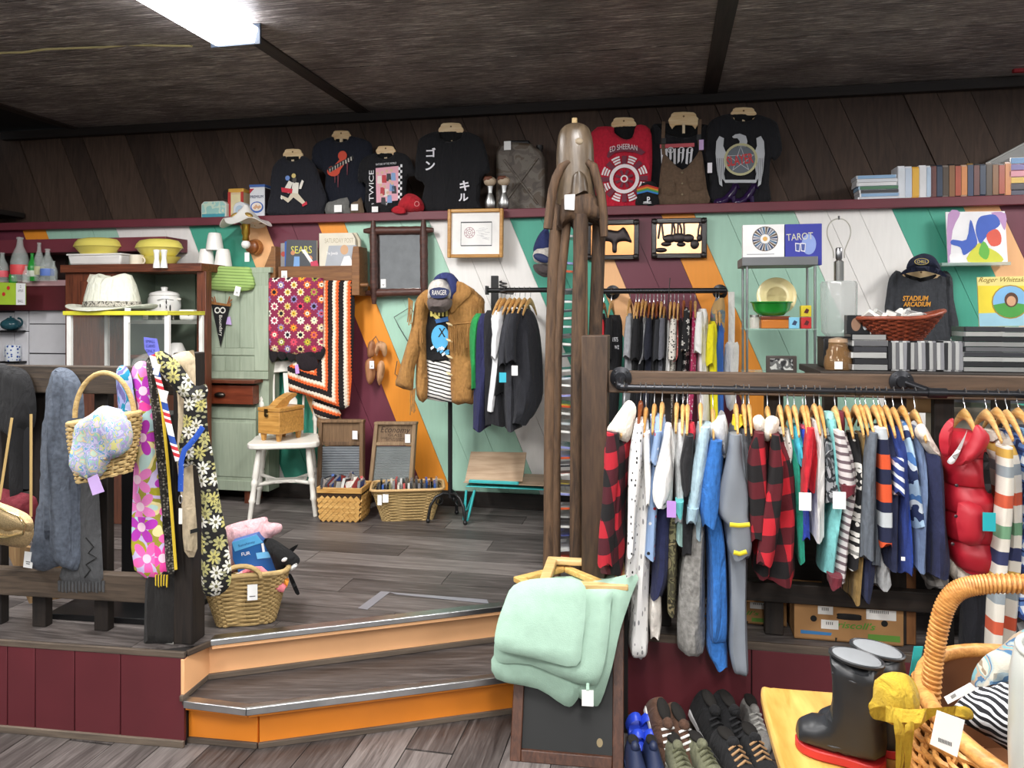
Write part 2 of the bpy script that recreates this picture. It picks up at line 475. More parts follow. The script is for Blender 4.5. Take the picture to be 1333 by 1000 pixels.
 # ================================================================ ceiling fixture lamps
def fixture(p0,p1,wd,label):
 p0,p1=V(p0),V(p1);d=p1-p0;L=d.length;a=math.atan2(d.y,d.x)
 t=thing('fluorescent_light',label,'ceiling light',(p0+p1)/2,a,'fluorescent ceiling lights')
 mb=MB();h=0.09
 mb.box((0,0,0.06),(L,wd*0.7,0.06));part('housing',mb,solid('c9ccd2',0.5),t)
 for e in(-1,1):part('end_cap',MB().box((e*(L/2+0.008),0,0.043),(0.014,wd+0.02,h+0.01)),solid('39424f',0.5),t)
 mb=MB();mb.prism([(-wd/2,0.07),(-wd/2+0.02,0.0),(wd/2-0.02,0.0),(wd/2,0.07)],-L/2,L/2)
 mb.v=[V((v.y,v.x,v.z))for v in mb.v]
 part('diffuser',mb,emit('f6f9ff',EMIT),t)
 l=bpy.data.lights.new('tube_light','AREA');l.shape='RECTANGLE';l.size=L;l.size_y=wd;l.energy=LAMP_W;l.color=(1.0,0.97,0.93)
 lo=bpy.data.objects.new('tube_light',l);C.objects.link(lo);lo.parent=t;lo.location=(0,0,-0.012)
ZC=3.03
fixture((-1.37,3.80,2.94),(-1.62-0.02,2.60,2.94),0.25,'bright fluorescent ceiling light at the upper left edge')
for i,(x,y)in enumerate(((-1.9,0.6),(0.35,1.9),(0.2,-0.2),(3.5,2.6),(2.5,-0.4),(-3.2,2.2),(0.2,-2.2),(-2.0,-2.0))):
 fixture((x,y+0.6,2.94),(x-0.2,y-0.6,2.94),0.25,('fluorescent ceiling light over the sales floor, %s in a double row towards the shop front'%('first second third fourth fifth sixth seventh eighth'.split()[i])))
 # ================================================================ the room
BAND={'o':'f0982f','m':'a9d2bd','w':'f1eeea','t':'49a78f','p':'f4bb85','r':'6d3040'}
H=0.35
def make_dark():
 g=G('dark plank');v=g.coord(True);a=g.noise(g.scale(v,(11,11,1.3)),4.0,5.0,0.8);kn=g.voro(g.scale(v,(1,1,0.7)),2.6);r=g.new('ShaderNodeObjectInfo').outputs['Random']
 f=g.m('ADD',g.m('MULTIPLY',a,0.55),g.m('ADD',g.m('ADD',g.m('MULTIPLY',r,0.26),0.08),g.m('MULTIPLY',g.m('LESS_THAN',kn,0.07),-0.25)))
 return g.out(g.ramp(f,[(0.15,'2a1f19'),(0.5,'4c3a2f'),(0.85,'6a5445')]),0.7,0,a,0.4,0.004)
dark_wood=make_dark()
def plank_paint(c):
 g=G('paint '+c);v=g.coord(True)
 k=g.noise(g.scale(v,(9,9,1.2)),6.0,4.0)
 L=lin(c);r=g.new('ShaderNodeObjectInfo').outputs['Random']
 f=g.m('ADD',g.m('MULTIPLY',k,0.7),g.m('MULTIPLY',r,0.3))
 g.out(g.ramp(f,[(0.25,tuple(x*0.95 for x in L[:3])+(1,)),(0.75,tuple(min(1,x*1.04)for x in L[:3])+(1,))]),0.5,0,k,0.12,0.002)
 return g.mat
PAINT={k:plank_paint(c)for k,c in BAND.items()}
maroon=solid('6d2d38',0.5,var=0.12,vs=5,bs=0.08,bsc=90)
maroon_dark=solid('5c2229',0.5,var=0.1,vs=4,bs=0.06,bsc=60)
floor_mat=None
def make_floor_mat():
 g=G('floor plank');v=g.coord(True);v2=g.scale(v,(1.0,14,14));a=g.noise(v2,2.6,6.0,1.2);b=g.noise(v2,14.0,3.0)
 r=g.new('ShaderNodeObjectInfo').outputs['Random']
 f=g.m('ADD',g.m('ADD',g.m('MULTIPLY',a,0.6),g.m('MULTIPLY',b,0.3)),g.m('MULTIPLY',r,0.22))
 return g.out(g.ramp(f,[(0.33,'2c2726'),(0.52,'4e4846'),(0.74,'7a7370')]),g.m('ADD',0.36,g.m('MULTIPLY',b,0.2)),0,f,0.2,0.002)
floor_mat=make_floor_mat()
joint=solid('1d1918',0.8)
# lower floor: vinyl planks that run towards the long wall
fl=struct('floor',MB().box((0,0,-0.03),(9.5,10.5,0.05)),joint,rz=-TH)
R_=lambda x,y:(x*cos(TH)-y*sin(TH),x*sin(TH)+y*cos(TH))
pm=MB().box((0,0,0),(1.19,0.176,0.007)).mesh('plank',floor_mat);n=0
for iu in range(-17,19):
 for iv in range(0,4):
  u=iu*0.18+0.05;v=0.35+iv*1.2+(iu*0.37%1.2)
  if v>3.9:continue
  o=bpy.data.objects.new('plank',pm);C.objects.link(o);o.parent=fl;o.location=(u,v,-0.0035);o.rotation_euler=(0,0,PI/2)
  # raised platform: top outline seen from above (room x, y)
def fz2(px,py,z):p=Fz(px,py,z);return(p.x,p.y)
PL0,PL1=fz2(-120,823,H),fz2(243,847.5,H)
ST0,ST1=fz2(274,834.5,H),fz2(662,789,H)
dST=V((ST1[0]-ST0[0],ST1[1]-ST0[1],0)).normalized()
ST2=(ST0[0]+dST.x*1.62,ST0[1]+dST.y*1.62)
RT0,RT1=(0.40,3.055),(2.75,3.055-2.35*0.2)
UB0,UB1=fz2(243,905,0.175),fz2(277,876,0.175)
plat=struct('platform',MB().slab([PL0,PL1,(UB0[0],UB0[1]+0.012),(UB1[0],UB1[1]+0.012),(UB1[0]+dST.x*1.45,UB1[1]+dST.y*1.45+0.012),RT0,RT1,(3.9,4.3),(3.9,4.9),(-4.6,6.4),(-4.6,2.95)],0,H-0.012),joint)
part('overhang',MB().slab([PL1,ST0,ST2,(ST2[0],ST2[1]+0.2),(ST0[0],ST0[1]+0.3),(PL1[0],PL1[1]+0.3)],H-0.02,H-0.0115),joint,plat)
top=MB().slab([RT0,RT1,(3.9,4.3),(0.9,4.9),ST2],H-0.013,H-0.004)
part('landing',top,floor_mat,plat)
def clip(poly,p,q):
 """keep the part of a polygon on the left of p -> q"""
 out=[];d=(q[0]-p[0],q[1]-p[1]);s_=lambda a:d[0]*(a[1]-p[1])-d[1]*(a[0]-p[0])
 for i in range(len(poly)):
  a,b=poly[i-1],poly[i];sa,sb=s_(a),s_(b)
  if(sa>=0)!=(sb>=0):
   t=sa/(sa-sb);out.append((a[0]+(b[0]-a[0])*t,a[1]+(b[1]-a[1])*t))
  if sb>=0:out.append(b)
 return out
for iv in range(0,17):
 for iu in range(-4,3):
  u0=iu*1.2+(iv*0.43%1.2);v0=2.35+iv*0.18
  rect=[(u0,v0),(u0+1.197,v0),(u0+1.197,v0+0.177),(u0,v0+0.177)]
  P=[(a*cos(TH)+b*sin(TH),-a*sin(TH)+b*cos(TH))for a,b in rect]
  for e in((PL0,PL1),(ST0,ST2)):P=clip(P,*e)if P else P
  if len(P)<3 or min(p[0]for p in P)>0.95 or max(p[0]for p in P)<-3.2:continue
  if min(p[1]+0.2*p[0]for p in P)>5.05:continue
  c=V((sum(p[0]for p in P)/len(P),sum(p[1]for p in P)/len(P),0))
  Q=[R_(p[0]-c.x,p[1]-c.y)for p in P]
  o=part('plank',MB().slab(Q,0,0.011),floor_mat,plat);o.location=(c.x,c.y,H-0.011);o.rotation_euler=(0,0,-TH)
  # maroon boards on the platform's front, left and right of the steps
def front(name,P,q,seams,z0,z1,m,par,gap=0.004):
 P,q=V((*P,0)),V((*q,0));d=(q-P);L=d.length;a=math.atan2(d.y,d.x);s0=0
 for s1 in seams+[1.0]:
  o=part(name,MB().box(((s1-s0)*L/2,0,(z1-z0)/2),((s1-s0)*L-gap,0.014,z1-z0)),m,par,0.002)
  o.location=(P.x+d.x*s0,P.y+d.y*s0,z0);o.rotation_euler=(0,0,a);s0=s1
front('front_board',(PL0[0],PL0[1]-0.008),(PL1[0],PL1[1]-0.008),[0.18,0.38,0.48,0.62,0.78],0.02,H-0.022,maroon_dark,plat)
front('front_board',(RT0[0],RT0[1]-0.008),(RT1[0],RT1[1]-0.008),[0.22,0.44,0.66,0.83],0.02,H-0.03,maroon_dark,plat)
trimw=wood('4a4038','6e6154','x',3,0.7)
front('base_moulding',(PL0[0],PL0[1]-0.018),(PL1[0],PL1[1]-0.018),[],0,0.025,trimw,plat)
front('base_moulding',(RT0[0],RT0[1]-0.018),(RT1[0],RT1[1]-0.018),[],0,0.025,trimw,plat)
front('edge_board',(PL0[0],PL0[1]-0.010),(PL1[0],PL1[1]-0.010),[],H-0.022,H,wood('3b322b','63564a','x',3,0.7),plat)
front('edge_board',(RT0[0],RT0[1]-0.010),(RT1[0],RT1[1]-0.010),[],H-0.03,H,wood('3b322b','63564a','x',3,0.7),plat)
# the step: orange riser, plank tread, metal nosing, peach upper riser
stair=struct('stair',MB().slab([(-1.20,2.93),(-0.93,2.90),(0.35,3.24),(0.35,3.5),(-0.9,3.2)],0.0,0.15),joint)
N0,N1,N2=fz2(240,913,0.175),fz2(321,923,0.175),fz2(649,882,0.175)
dN=V((N2[0]-N1[0],N2[1]-N1[1],0)).normalized();N2=(N1[0]+dN.x*1.30,N1[1]+dN.y*1.30)
U0,U1=fz2(243,905,0.175),fz2(277,876,0.175);U0,U1=(U0[0],U0[1]-0.04),(U1[0],U1[1]-0.045);U2=(U1[0]+dST.x*1.35,U1[1]+dST.y*1.35)
part('tread',MB().slab([N0,N1,N2,U2,U1,U0],0.158,0.174),floor_mat,stair)
orange,peach=solid('e8892a',0.45,var=0.08,vs=4),solid('f8bd88',0.5,var=0.05,vs=4)
B0,B1=fz2(246,964,0),fz2(337,972,0);B2=(B1[0]+dN.x*1.25,B1[1]+dN.y*1.25)
front('riser',B0,B1,[],0.0,0.15,orange,stair);front('riser',B1,B2,[],0.0,0.15,orange,stair)
for a,b in((B0,B1),(B1,B2)):
 front('base_moulding',(a[0],a[1]-0.012),(b[0],b[1]-0.012),[],0,0.02,trimw,stair)
front('riser_lip',(N0[0],N0[1]+0.015),(N1[0],N1[1]+0.015),[],0.138,0.158,orange,stair);front('riser_lip',(N1[0],N1[1]+0.015),(N2[0],N2[1]+0.015),[],0.138,0.158,orange,stair)
chrome=metal('c9ccce',0.28)
front('metal_nosing',N0,N1,[],0.152,0.178,chrome,stair,0);front('metal_nosing',N1,N2,[],0.152,0.178,chrome,stair,0)
for a,b in((N0,N1),(N1,N2)):
 mb=MB().slab([a,b,(b[0],b[1]+0.03),(a[0],a[1]+0.03)],0.174,0.1785);part('nosing_top',mb,chrome,stair)
front('riser',U0,U1,[],0.175,0.325,peach,stair);front('riser',U1,U2,[],0.175,0.325,peach,stair)
for a,b in((U0,U1),(U1,U2)):front('cove_moulding',(a[0],a[1]-0.012),(b[0],b[1]-0.012),[],0.175,0.196,trimw,stair)
front('riser_lip',(ST0[0],ST0[1]+0.01),(ST2[0],ST2[1]+0.01),[],0.315,0.335,peach,stair)
front('riser_lip',(PL1[0],PL1[1]),(ST0[0],ST0[1]),[],0.33,0.35,wood('33281f','54463a','x',3),stair)
front('metal_nosing',ST0,ST2,[],0.333,0.354,chrome,stair,0)
part('nosing_top',MB().slab([ST0,ST2,(ST2[0],ST2[1]+0.045),(ST0[0],ST0[1]+0.045)],0.3505,0.3545),chrome,stair)
# back wall of painted diagonal planks; dark planks above a maroon ledge
WO=PW(CX,HY)
ZT,ZB=2.262-EYE,H-EYE
xa,xb=WO.xz(-90,300)[0],WO.xz(1480,260)[0]
wall=struct('wall_back',MB().box2((xa,0.035,ZB),(xb,0.10,ZT)),joint,at=WO)
SL=0.42
def diag(xl,xr,z0,z1,lo,hi):
 P=[(xl,z1),(xr,z1),(xr+SL*(z1-z0),z0),(xl+SL*(z1-z0),z0)]
 P=clip([(p[0],p[1])for p in P],(lo,9),(lo,-9));P=clip(P,(hi,-9),(hi,9))if P else P
 return P
bx=lambda px,py=290:WO.xz(px,py)[0]
bands=[(27,57,'o',1),(57,148,'m',3),(148,243,'w',3),(243,309,'t',2),(309,343,'p',1),(343,411,'r',2),(411,445,'o',1),(445,555,'m',3),(555,660,'w',3),(660,742,'t',2),(742,772,'p',1),(772,857,'r',2),(857,900,'o',1),(900,1030,'m',3),(1030,1157,'w',3),(1157,1250,'t',2),(1250,1297,'p',1),(1297,1390,'r',2)]
cuts=[]
for a,b,k,n in bands:
 xa_,xb_=bx(a),bx(b)
 for i in range(n):cuts.append((xa_+(xb_-xa_)*i/n,xa_+(xb_-xa_)*(i+1)/n,k))
x=cuts[0][0]
for k in 'rrpttwwwmmmo':cuts.insert(0,(x-0.185,x,k));x-=0.185
for xl,xr,k in cuts:
 P=diag(xl+0.0012,xr-0.0012,ZB,ZT,xa,xb)
 if len(P)>2:part('plank',MB().prism(P,0.0+rnd.uniform(-0.002,0.002),0.034),PAINT[k],wall)
bd=struct('baseboard_back',MB().box2((xa,-0.02,ZB),(xb,-0.004,ZB+0.10)),wood('17120f','2b211b','x',3),at=WO,bev=0.003)
ledge_z=2.278
led=struct('trim_1',MB().box2((xa,-0.055,2.222-EYE),(xb,0.001,ledge_z-EYE)),maroon,at=WO,bev=0.004)
part('shelf_top',MB().box2((xa,-0.05,ledge_z-EYE-0.02),(xb,0.34,ledge_z-EYE-0.001)),maroon_dark,led)
ZU0,ZU1=2.25-EYE,3.04-EYE
UO=0.32
upper=struct('wall_upper',MB().box2((xa,UO+0.03,ZU0),(xb,UO+0.08,ZU1)),joint,at=WO)
x=xa-0.5;i=0
while x<xb:
 wd=0.19
 P=diag(x+0.002,x+wd-0.002,ZU0,ZU1,xa,xb)
 if len(P)>2:part('plank',MB().prism(P,UO+rnd.uniform(-0.007,0.007),UO+0.03),dark_wood,upper)
 x+=wd;i+=1
 # left wall return with its dark beam
lw=struct('wall_left',MB().box2((xa-0.1,-3.2,ZB),(xa,0.6,ZU1)),wood('17110e','2c221c','y',3,0.8),at=WO)
part('beam',MB().box2((xa,-3.0,2.68-EYE),(xa+0.22,0.30,2.80-EYE)),wood('17110e','30261f','y',3,0.8),lw,0.004)
part('shelf_board',MB().box2((xa,-3.0,2.36-EYE),(xa+0.55,0.30,2.40-EYE)),wood('120e0c','261d18','y',3,0.8),lw,0.004)
# ceiling of dark painted panels with raised ridges
def make_ceiling():
 g=G('ceiling panel');v=g.coord(True);x,y,z=g.sep(v)[:3]
 a=g.noise(g.scale(v,(1.6,26,1)),5.0,4.0,0.5);b=g.noise(v,3.0,3.0);c=g.noise(g.scale(v,(1,3,1)),38.0,2.0)
 f=g.m('ADD',g.m('MULTIPLY',a,0.75),g.m('ADD',g.m('MULTIPLY',b,0.2),g.m('MULTIPLY',c,0.15)))
 col=g.ramp(f,[(0.38,'4a4240'),(0.54,'7a706d'),(0.63,'a99e99'),(0.71,'efe8e0')])
 st=g.noise(g.scale(v,(1.3,40,1)),9.0,3.0);pt=g.noise(g.scale(v,(0.7,1.6,1)),2.2,2.0)
 mk=g.m('MULTIPLY',g.m('GREATER_THAN',st,0.56),g.m('MULTIPLY',g.m('SUBTRACT',pt,0.47),7.0));mk=g.m('MINIMUM',g.m('MAXIMUM',mk,0.0),0.8)
 col=g.mix(mk,col,'b9aea4')  # glossy streaks painted into the panel colour as pale strokes
 return g.out(col,0.4,0,g.m('ADD',a,g.m('MULTIPLY',c,0.3)),0.8,0.02)
cm=make_ceiling()
ce=struct('ceiling',MB().box((0,1.4,ZC+0.06),(10.5,10.0,0.06)),joint,rz=-TH)
pm=MB().box((0,0,0),(2.36,1.17,0.02)).mesh('panel',cm)
for iu in range(-2,2):
 for iv in range(-1,5):
  o=bpy.data.objects.new('panel',pm);C.objects.link(o);o.parent=ce;o.location=(iu*2.37+1.46+(iv%2)*0.0,iv*1.18+0.05,ZC+0.015)
for iu in range(-2,3):
 part('batten',MB().box((iu*2.37+0.28,2.2,ZC),(0.09,6.4,0.012)),wood('231b18','3a302b','y',3),ce)
part('cornice',MB().box((0.0,5.13,ZC-0.03),(10.2,0.05,0.06)),wood('1a1411','2b221d','x',3),ce)
# ================================================================ shared makers
def sp(pl,P,off=0.0,n=3):
 return[(q.x,q.y)for q in catmull(pl.pts(P,off),n)]
def hang(name,label,cat,pl,P,m,T=0.02,Tb=None,y0=0.0,smooth=3,step=0.022,wr=0.004,fold=0.006,ff=45,seed=1,group=None,parent=None):
 Q=sp(pl,P,y0,smooth)if smooth else pl.pts(P,y0)
 mb=MB().pillow(Q,T,Tb,y0,step,wr,seed,fold=fold,ff=ff)
 return part(name,mb,m,parent)if parent is not None else solo(name,label,cat,mb,m,pl,group=group)
def weave(ring,rows,r=0.004,seg=64,t0=0.0,t1=1.0,half=1.0):
 """horizontal strands that pass in front of and behind the stakes; ring(t, a) -> point"""
 mb=MB()
 for i in range(rows):
  t=t0+(t1-t0)*(i+0.5)/rows;P=[]
  for k in range(seg):
   a=2*PI*k/seg;p=V(ring(t,a));c=V(ring(t,a+PI));d=V((p.x-c.x,p.y-c.y,0)).normalized()
   P.append(p+d*(r*0.9*(1 if(k//2+i)%2 else-1)))
  mb.tube(P,r,5,True)
 return mb
def rect_ring(bw,bd,tw,td,h,e=0.35,dip=0.0):
 def f(t,a):
  w_,d_=(bw+(tw-bw)*t)/2,(bd+(td-bd)*t)/2;ca,sa=cos(a),sin(a)
  return(w_*abs(ca)**e*(1 if ca>0 else-1),d_*abs(sa)**e*(1 if sa>0 else-1),h*t-dip*t*(1-abs(ca)))
 return f
def basket(t,ring,rows,m,r=0.004,seg=64,rim=None,shell=None):
 part('weave',weave(ring,rows,r,seg),m,t,stuff=True)
 mb=MB()
 for k in range(seg//4):
  a=2*PI*(k+0.5)/(seg//4);mb.tube([ring(q/4,a)for q in range(5)],r*0.8,5)
 part('stakes',mb,m,t,stuff=True)
 mb=MB();n=40
 vs=[V(ring(0.01,2*PI*k/n))*1.0 for k in range(n)]+[V(ring(1.0,2*PI*k/n))for k in range(n)]
 vs=[V((v.x*0.97,v.y*0.97,v.z))for v in vs]
 mb.add(vs,[(k,(k+1)%n,(k+1)%n+n,k+n)for k in range(n)]+[tuple(range(n-1,-1,-1))])
 part('lining',mb,shell or solid('5a4328',0.9),t)
 if rim:
  mb=MB().tube([ring(1.0,2*PI*k/48)for k in range(48)],rim,7,True);part('rim',mb,m,t)
straw=wood('a98a55','d8bd85','x',30,0.8,3,0.5)
seagrass=wood('8d7447','c2a672','x',30,0.85,3,0.6)
willow=wood('9a5f27','d39a55','x',22,0.45,3,0.4)
rail_wood=wood('2a221b','57493c','x',4,0.75)
post_wood=wood('14100e','2b221c','z',4,0.7)
black_paint=solid('0e0e10',0.45)
# ================================================================ left railing and what hangs on it
AL=math.atan2(PL1[1]-PL0[1],PL1[0]-PL0[0])
LR=Pl(243,476,2.93,AL)
t=thing('railing','dark wooden guard railing at the left end of the raised platform, hung with scarves','railing',LR)
x0,x1=LR.xz(-90,480)[0],LR.xz(246,480)[0]
part('top_rail',MB().box2((x0,0,LR.xz(120,513)[1]),(x1,0.05,LR.xz(120,477)[1])),rail_wood,t,0.004)
part('lower_rail',MB().box2((x0,0.0,LR.xz(120,782)[1]),(x1,0.045,LR.xz(120,747)[1])),rail_wood,t,0.004)
zb=H-LR.o.z
for px in(-20,38,120):
 xx=LR.xz(px,600)[0];part('baluster',MB().box2((xx-0.03,0.05,zb),(xx+0.03,0.09,LR.xz(120,500)[1])),post_wood,t,0.003)
xx=LR.xz(240,600)[0]
part('newel_post',MB().box2((xx-0.035,-0.02,zb),(xx+0.045,0.07,LR.xz(240,459)[1])),post_wood,t,0.005)
# black display pedestal behind the railing
PB=Pl(160,806,3.14,AL)
t=thing('display_pedestal','black display pedestal on a wide black base behind the left railing','stand',PB.w(0,0.18,H-PB.o.z),AL)
part('column',MB().box((0,0.05,0.42),(0.20,0.2,0.80)),black_paint,t,0.004)
part('base',MB().box((-0.04,0,0.012),(0.56,0.42,0.024)),black_paint,t,0.003)
# slanted wooden board and driftwood-like log on the platform behind
BB=Pl(40,790,3.3,AL)
solo('wooden_board','plain tan plywood board leaning low behind the left railing','board',MB().prism(BB.pts([(4,706),(80,722),(100,776),(38,786)]),0,0.02),wood('8a6b47','b3936a','z',4),BB)
hang('black_scarf','plain black scarf draped over the left end of the railing','scarf',LR,[(-25,480),(18,477),(38,488),(47,520),(45,556),(31,562),(30,640),(24,664),(14,655),(10,566),(-25,560)],cloth('1a1a1c'),0.035,0.02,-0.02,seed=3)
t=thing('shoulder_bag','gold sequined shoulder bag on a thin tan strap, hung at the far left','bag',Pl(20,680,2.84,AL));p=Pl(20,680,2.84,AL)
gold=solid('b9a178',0.3,0.7,0.25,220,0.6,260)
part('body',MB().pillow(sp(p,[(-30,656),(5,662),(32,675),(44,690),(40,706),(30,713),(5,710),(-30,700)]),0.035,0.03,0,0.02,0.001),gold,t)
part('flap',MB().pillow(sp(p,[(-30,645),(5,655),(36,668),(45,680),(42,691),(20,694),(-5,690),(-30,680)],-0.01),0.03,0.01,-0.015,0.02,0.001),gold,t)
part('gold_trim',MB().tube([(q[0],-0.045,q[1])for q in p.pts([(-30,645),(5,655),(36,668),(45,680),(42,691),(20,696),(-5,692)])],0.004,6),metal('d9c28c',0.25),t)
for a,b in(((2,650),(10,545)),((43,672),(35,540))):
 q=p.pts([a,b]);part('strap',MB().tube([(q[0][0],-0.01,q[0][1]),(q[1][0],0.02,q[1][1])],0.006,6,flat=0.4),solid('b0935c',0.6),t)
p=Pl(20,660,2.95,AL)
hang('bag','dark red fabric bag hanging behind the gold sequined bag','bag',p,[(-20,636),(20,640),(47,648),(47,676),(30,690),(-20,690)],cloth('6a1f2a'),0.04,0.03,0.05,seed=4)
t=thing('infinity_scarf','heathered grey blue jersey scarf looped over the left railing','scarf',LR)
hang('scarf_body',0,0,LR,[(86,479),(72,480),(65,492),(60,520),(55,580),(51,650),(45,700),(37,733),(56,744),(78,737),(101,742),(106,700),(105,640),(107,600),(110,545),(107,505),(98,487)],cloth('575f6c',0.3,sc=700),0.045,0.02,-0.012,fold=0.012,ff=60,seed=5,parent=t)
hang('fold',0,0,LR,[(72,482),(66,500),(60,560),(56,640),(58,700),(66,690),(72,620),(78,540),(82,500)],cloth('575f6c',0.3,sc=700),0.02,0.02,-0.055,seed=6,parent=t)
price_tag(LR,t,37,729,13,21,-0.06,0.1)
t=thing('fringed_scarf','charcoal felt scarf with cut fringe and black zigzag stitching','scarf',LR)
hang('scarf_body',0,0,LR,[(98,610),(128,625),(132,700),(135,760),(75,758),(84,728),(96,680)],cloth('4a4b4d'),0.012,0.012,0.0,0,fold=0.004,seed=7,parent=t)
mb=MB()
for k in range(14):
 a=76+k*4.4;q=LR.pts([(a,756),(a+3.4,756),(a+3.0,770+k%3),(a+0.3,769+k%2)]);mb.prism(q,-0.004,0.004)
part('fringe',mb,cloth('4a4b4d'),t,stuff=True)
q=LR.pts([(112,700),(122,712),(115,720),(126,726),(112,735),(118,742),(110,752)],-0.016);part('zigzag_stitching',MB().tube([(a,-0.017,b)for a,b in q],0.0025,5),cloth('151515'),t)
# wicker basket with pastel scarves
BK=Pl(136,622,2.78,AL)
t=thing('wicker_basket','small straw basket with an arched handle, hung on the railing and filled with pastel scarves','basket',BK)
def bring(tt,a):
 r=0.088+0.035*sin(tt*1.5);return(r*cos(a)*1.02,r*sin(a)*0.75,tt*0.215+0.02*cos(a))
basket(t,bring,16,straw,0.006,48,0.010)
part('handle',MB().tube([(0.118*cos(a),0.0,0.215+0.165*sin(a))for a in[PI*k/18 for k in range(19)]],0.009,8),straw,t)
solo('pastel_scarf','sheer pastel scarf in mint, peach and lilac spilling over the straw basket','scarf',MB().pillow(sp(BK,[(101,552),(118,540),(135,528),(152,533),(164,548),(168,572),(160,592),(142,600),(132,620),(112,623),(99,608),(98,580)],-0.08),0.035,0.06,-0.085,0.014,0.016,5,R=0.03,fold=0.012,ff=90),patches(('b4cdb8','d8b498','8fbfa8','a39ac8','c2bcd8','6fa0c4','d0cc84','c8b8c8'),30.0,dist=1.0),BK)
solo('price_card','blank lilac price card hanging under the straw basket','tag',MB().prism(BK.pts([(114,623),(127,617),(136,640),(121,645)],-0.11),-0.112,-0.110),solid('c6a8e0',0.7),BK)
hang('lilac_scarf','lilac and teal scarf twisted over the railing above the straw basket','scarf',LR,[(157,476),(151,486),(153,520),(160,556),(164,572),(150,576),(150,588),(172,594),(182,578),(180,548),(174,510),(171,490),(165,478)],patches(('8f93c4','aab0dc','b9c0e2','1f86a8','9aa2d2','6f6aa6'),9,dist=1.5,st=(2.2,2.2,0.8)),0.04,0.03,-0.05,fold=0.012,ff=90,seed=8)
floral=flowers('e9d7a0',('ff4fb0','f58ad0','c23bc0','ff6fc0'),'ffd9ec',9.0,5,None,0.62,mixbg=('bfe3e6','b5ac2c','d8c7f0','a8a03a','f7e7a8','c7e6e0'))
hang('silk_scarf','bright floral scarf in hot pink, olive and sky blue hung over the railing','scarf',LR,[(171,484),(180,471),(192,474),(197,500),(201,545),(209,600),(214,650),(223,741),(175,742),(173,640),(176,590),(180,545),(176,510)],floral,0.018,0.02,-0.035,fold=0.006,seed=9)
t=thing('braided_scarf','black and grey braided knit scarf with yellow edge and fringe, beside the bright floral scarf','scarf',LR)
hang('scarf_body',0,0,LR,[(190,470),(202,474),(209,520),(216,580),(220,640),(226,700),(229,742),(217,744),(213,690),(208,640),(202,580),(196,520)],dots('26231f',('77736a','8f8a80','5a564e'),95,0.38),0.022,0.02,-0.055,fold=0.004,seed=10,parent=t)
q=LR.pts([(203,480),(211,540),(217,600),(222,660),(228,742)],-0.075);part('yellow_edging',MB().tube([(a,-0.07,b)for a,b in q],0.006,6),solid('e3c33a',0.9),t)
mb=MB()
for k in range(9):
 q=LR.pts([(214+k*1.8,742),(215.4+k*1.8,742),(215.2+k*1.7,756+k%3),(214.2+k*1.7,755)]);mb.prism(q,-0.06,-0.054,k%2)
part('fringe',mb,[solid('d9b930',0.9),solid('2a2622',0.9)],t,stuff=True)
t=thing('black_scarf','long black scarf with white hem hanging low beside the corner post','scarf',LR)
hang('scarf_body',0,0,LR,[(205,560),(222,560),(228,700),(226,838),(187,840),(189,760),(200,700)],cloth('1f1d1c'),0.02,0.02,-0.02,0,fold=0.008,ff=120,seed=11,parent=t)
hang('white_hem',0,0,LR,[(187,840),(226,836),(226,843),(186,848)],cloth('d9d6cf'),0.014,0.014,-0.022,0,fold=0,wr=0,parent=t)
t=thing('knit_vest','cream knitted garment hanging behind the daisy scarf at the corner post','garment',LR)
hang('garment_body',0,0,LR,[(212,474),(226,462),(246,457),(254,466),(254,560),(251,610),(257,714),(240,718),(236,650),(230,600),(232,540),(228,500)],cloth('cdbb9d'),0.03,0.03,-0.062,fold=0.008,ff=80,seed=12,parent=t)
part('side_label',MB().prism(LR.pts([(248,690),(259,687),(259,692),(248,695)],-0.1),-0.102,-0.098),solid('1a1a1a'),t)
daisy=flowers('141313',('c9c6b8','b8b06a','d8d6cc','a9a46a'),'6b6647',19.0,8,'8f8d6c',0.5)
t=thing('daisy_scarf','black scarf printed with cream and olive daisies over the corner post','scarf',LR)
hang('scarf_fall',0,0,LR,[(240,520),(252,506),(266,504),(269,522),(271,560),(279,600),(286,650),(294,690),(301,740),(298,764),(281,776),(264,770),(262,720),(262,650),(254,606),(236,612),(230,592),(238,556)],daisy,0.03,0.03,-0.125,fold=0.008,seed=13,parent=t)
hang('scarf_neck',0,0,LR,[(199,463),(214,458),(236,476),(254,502),(268,500),(270,516),(256,524),(240,520),(226,506),(212,490)],daisy,0.03,0.03,-0.135,fold=0.006,seed=14,parent=t)
def ribbon(t,name,P,wpx,y,m,pl=LR):
 q=pl.pts(P,y);k=wpx*pl.o.y/F/2;mb=MB()
 mb.tube([(a,y,b)for a,b in q],k,6,flat=0.22,up=(1,0,0));return part(name,mb,m,t)
t=thing('lanyard','white lanyard printed with red stripes and blue stars, looped over the corner post','lanyard',LR)
ribbon(t,'strap',[(198,462),(202,476),(207,498),(213,520),(218,545),(224,572),(232,600)],8,-0.19,stripes((('f2f2f2',2.0),('c8323c',0.6),('f2f2f2',0.4),('c8323c',0.6),('f2f2f2',0.4),('2b4fa0',1.2)),0.11,(0.3,0,1)))
for px,py in((204,481),(214,516)):
 x,z=LR.xz(px,py,-0.2);mb=MB().box((x,-0.2,z),(0.022,0.002,0.04),(0,0.25,0));part('badge',mb,solid('f4f4f2',0.5),t)
t=thing('lanyard','blue lanyard with a metal clip hanging in front of the daisy scarf','lanyard',LR)
ribbon(t,'strap',[(264,556),(256,568),(246,580),(240,586),(236,600),(235,640)],7,-0.2,dots('2450b0',('dfe6f5',),120,0.22))
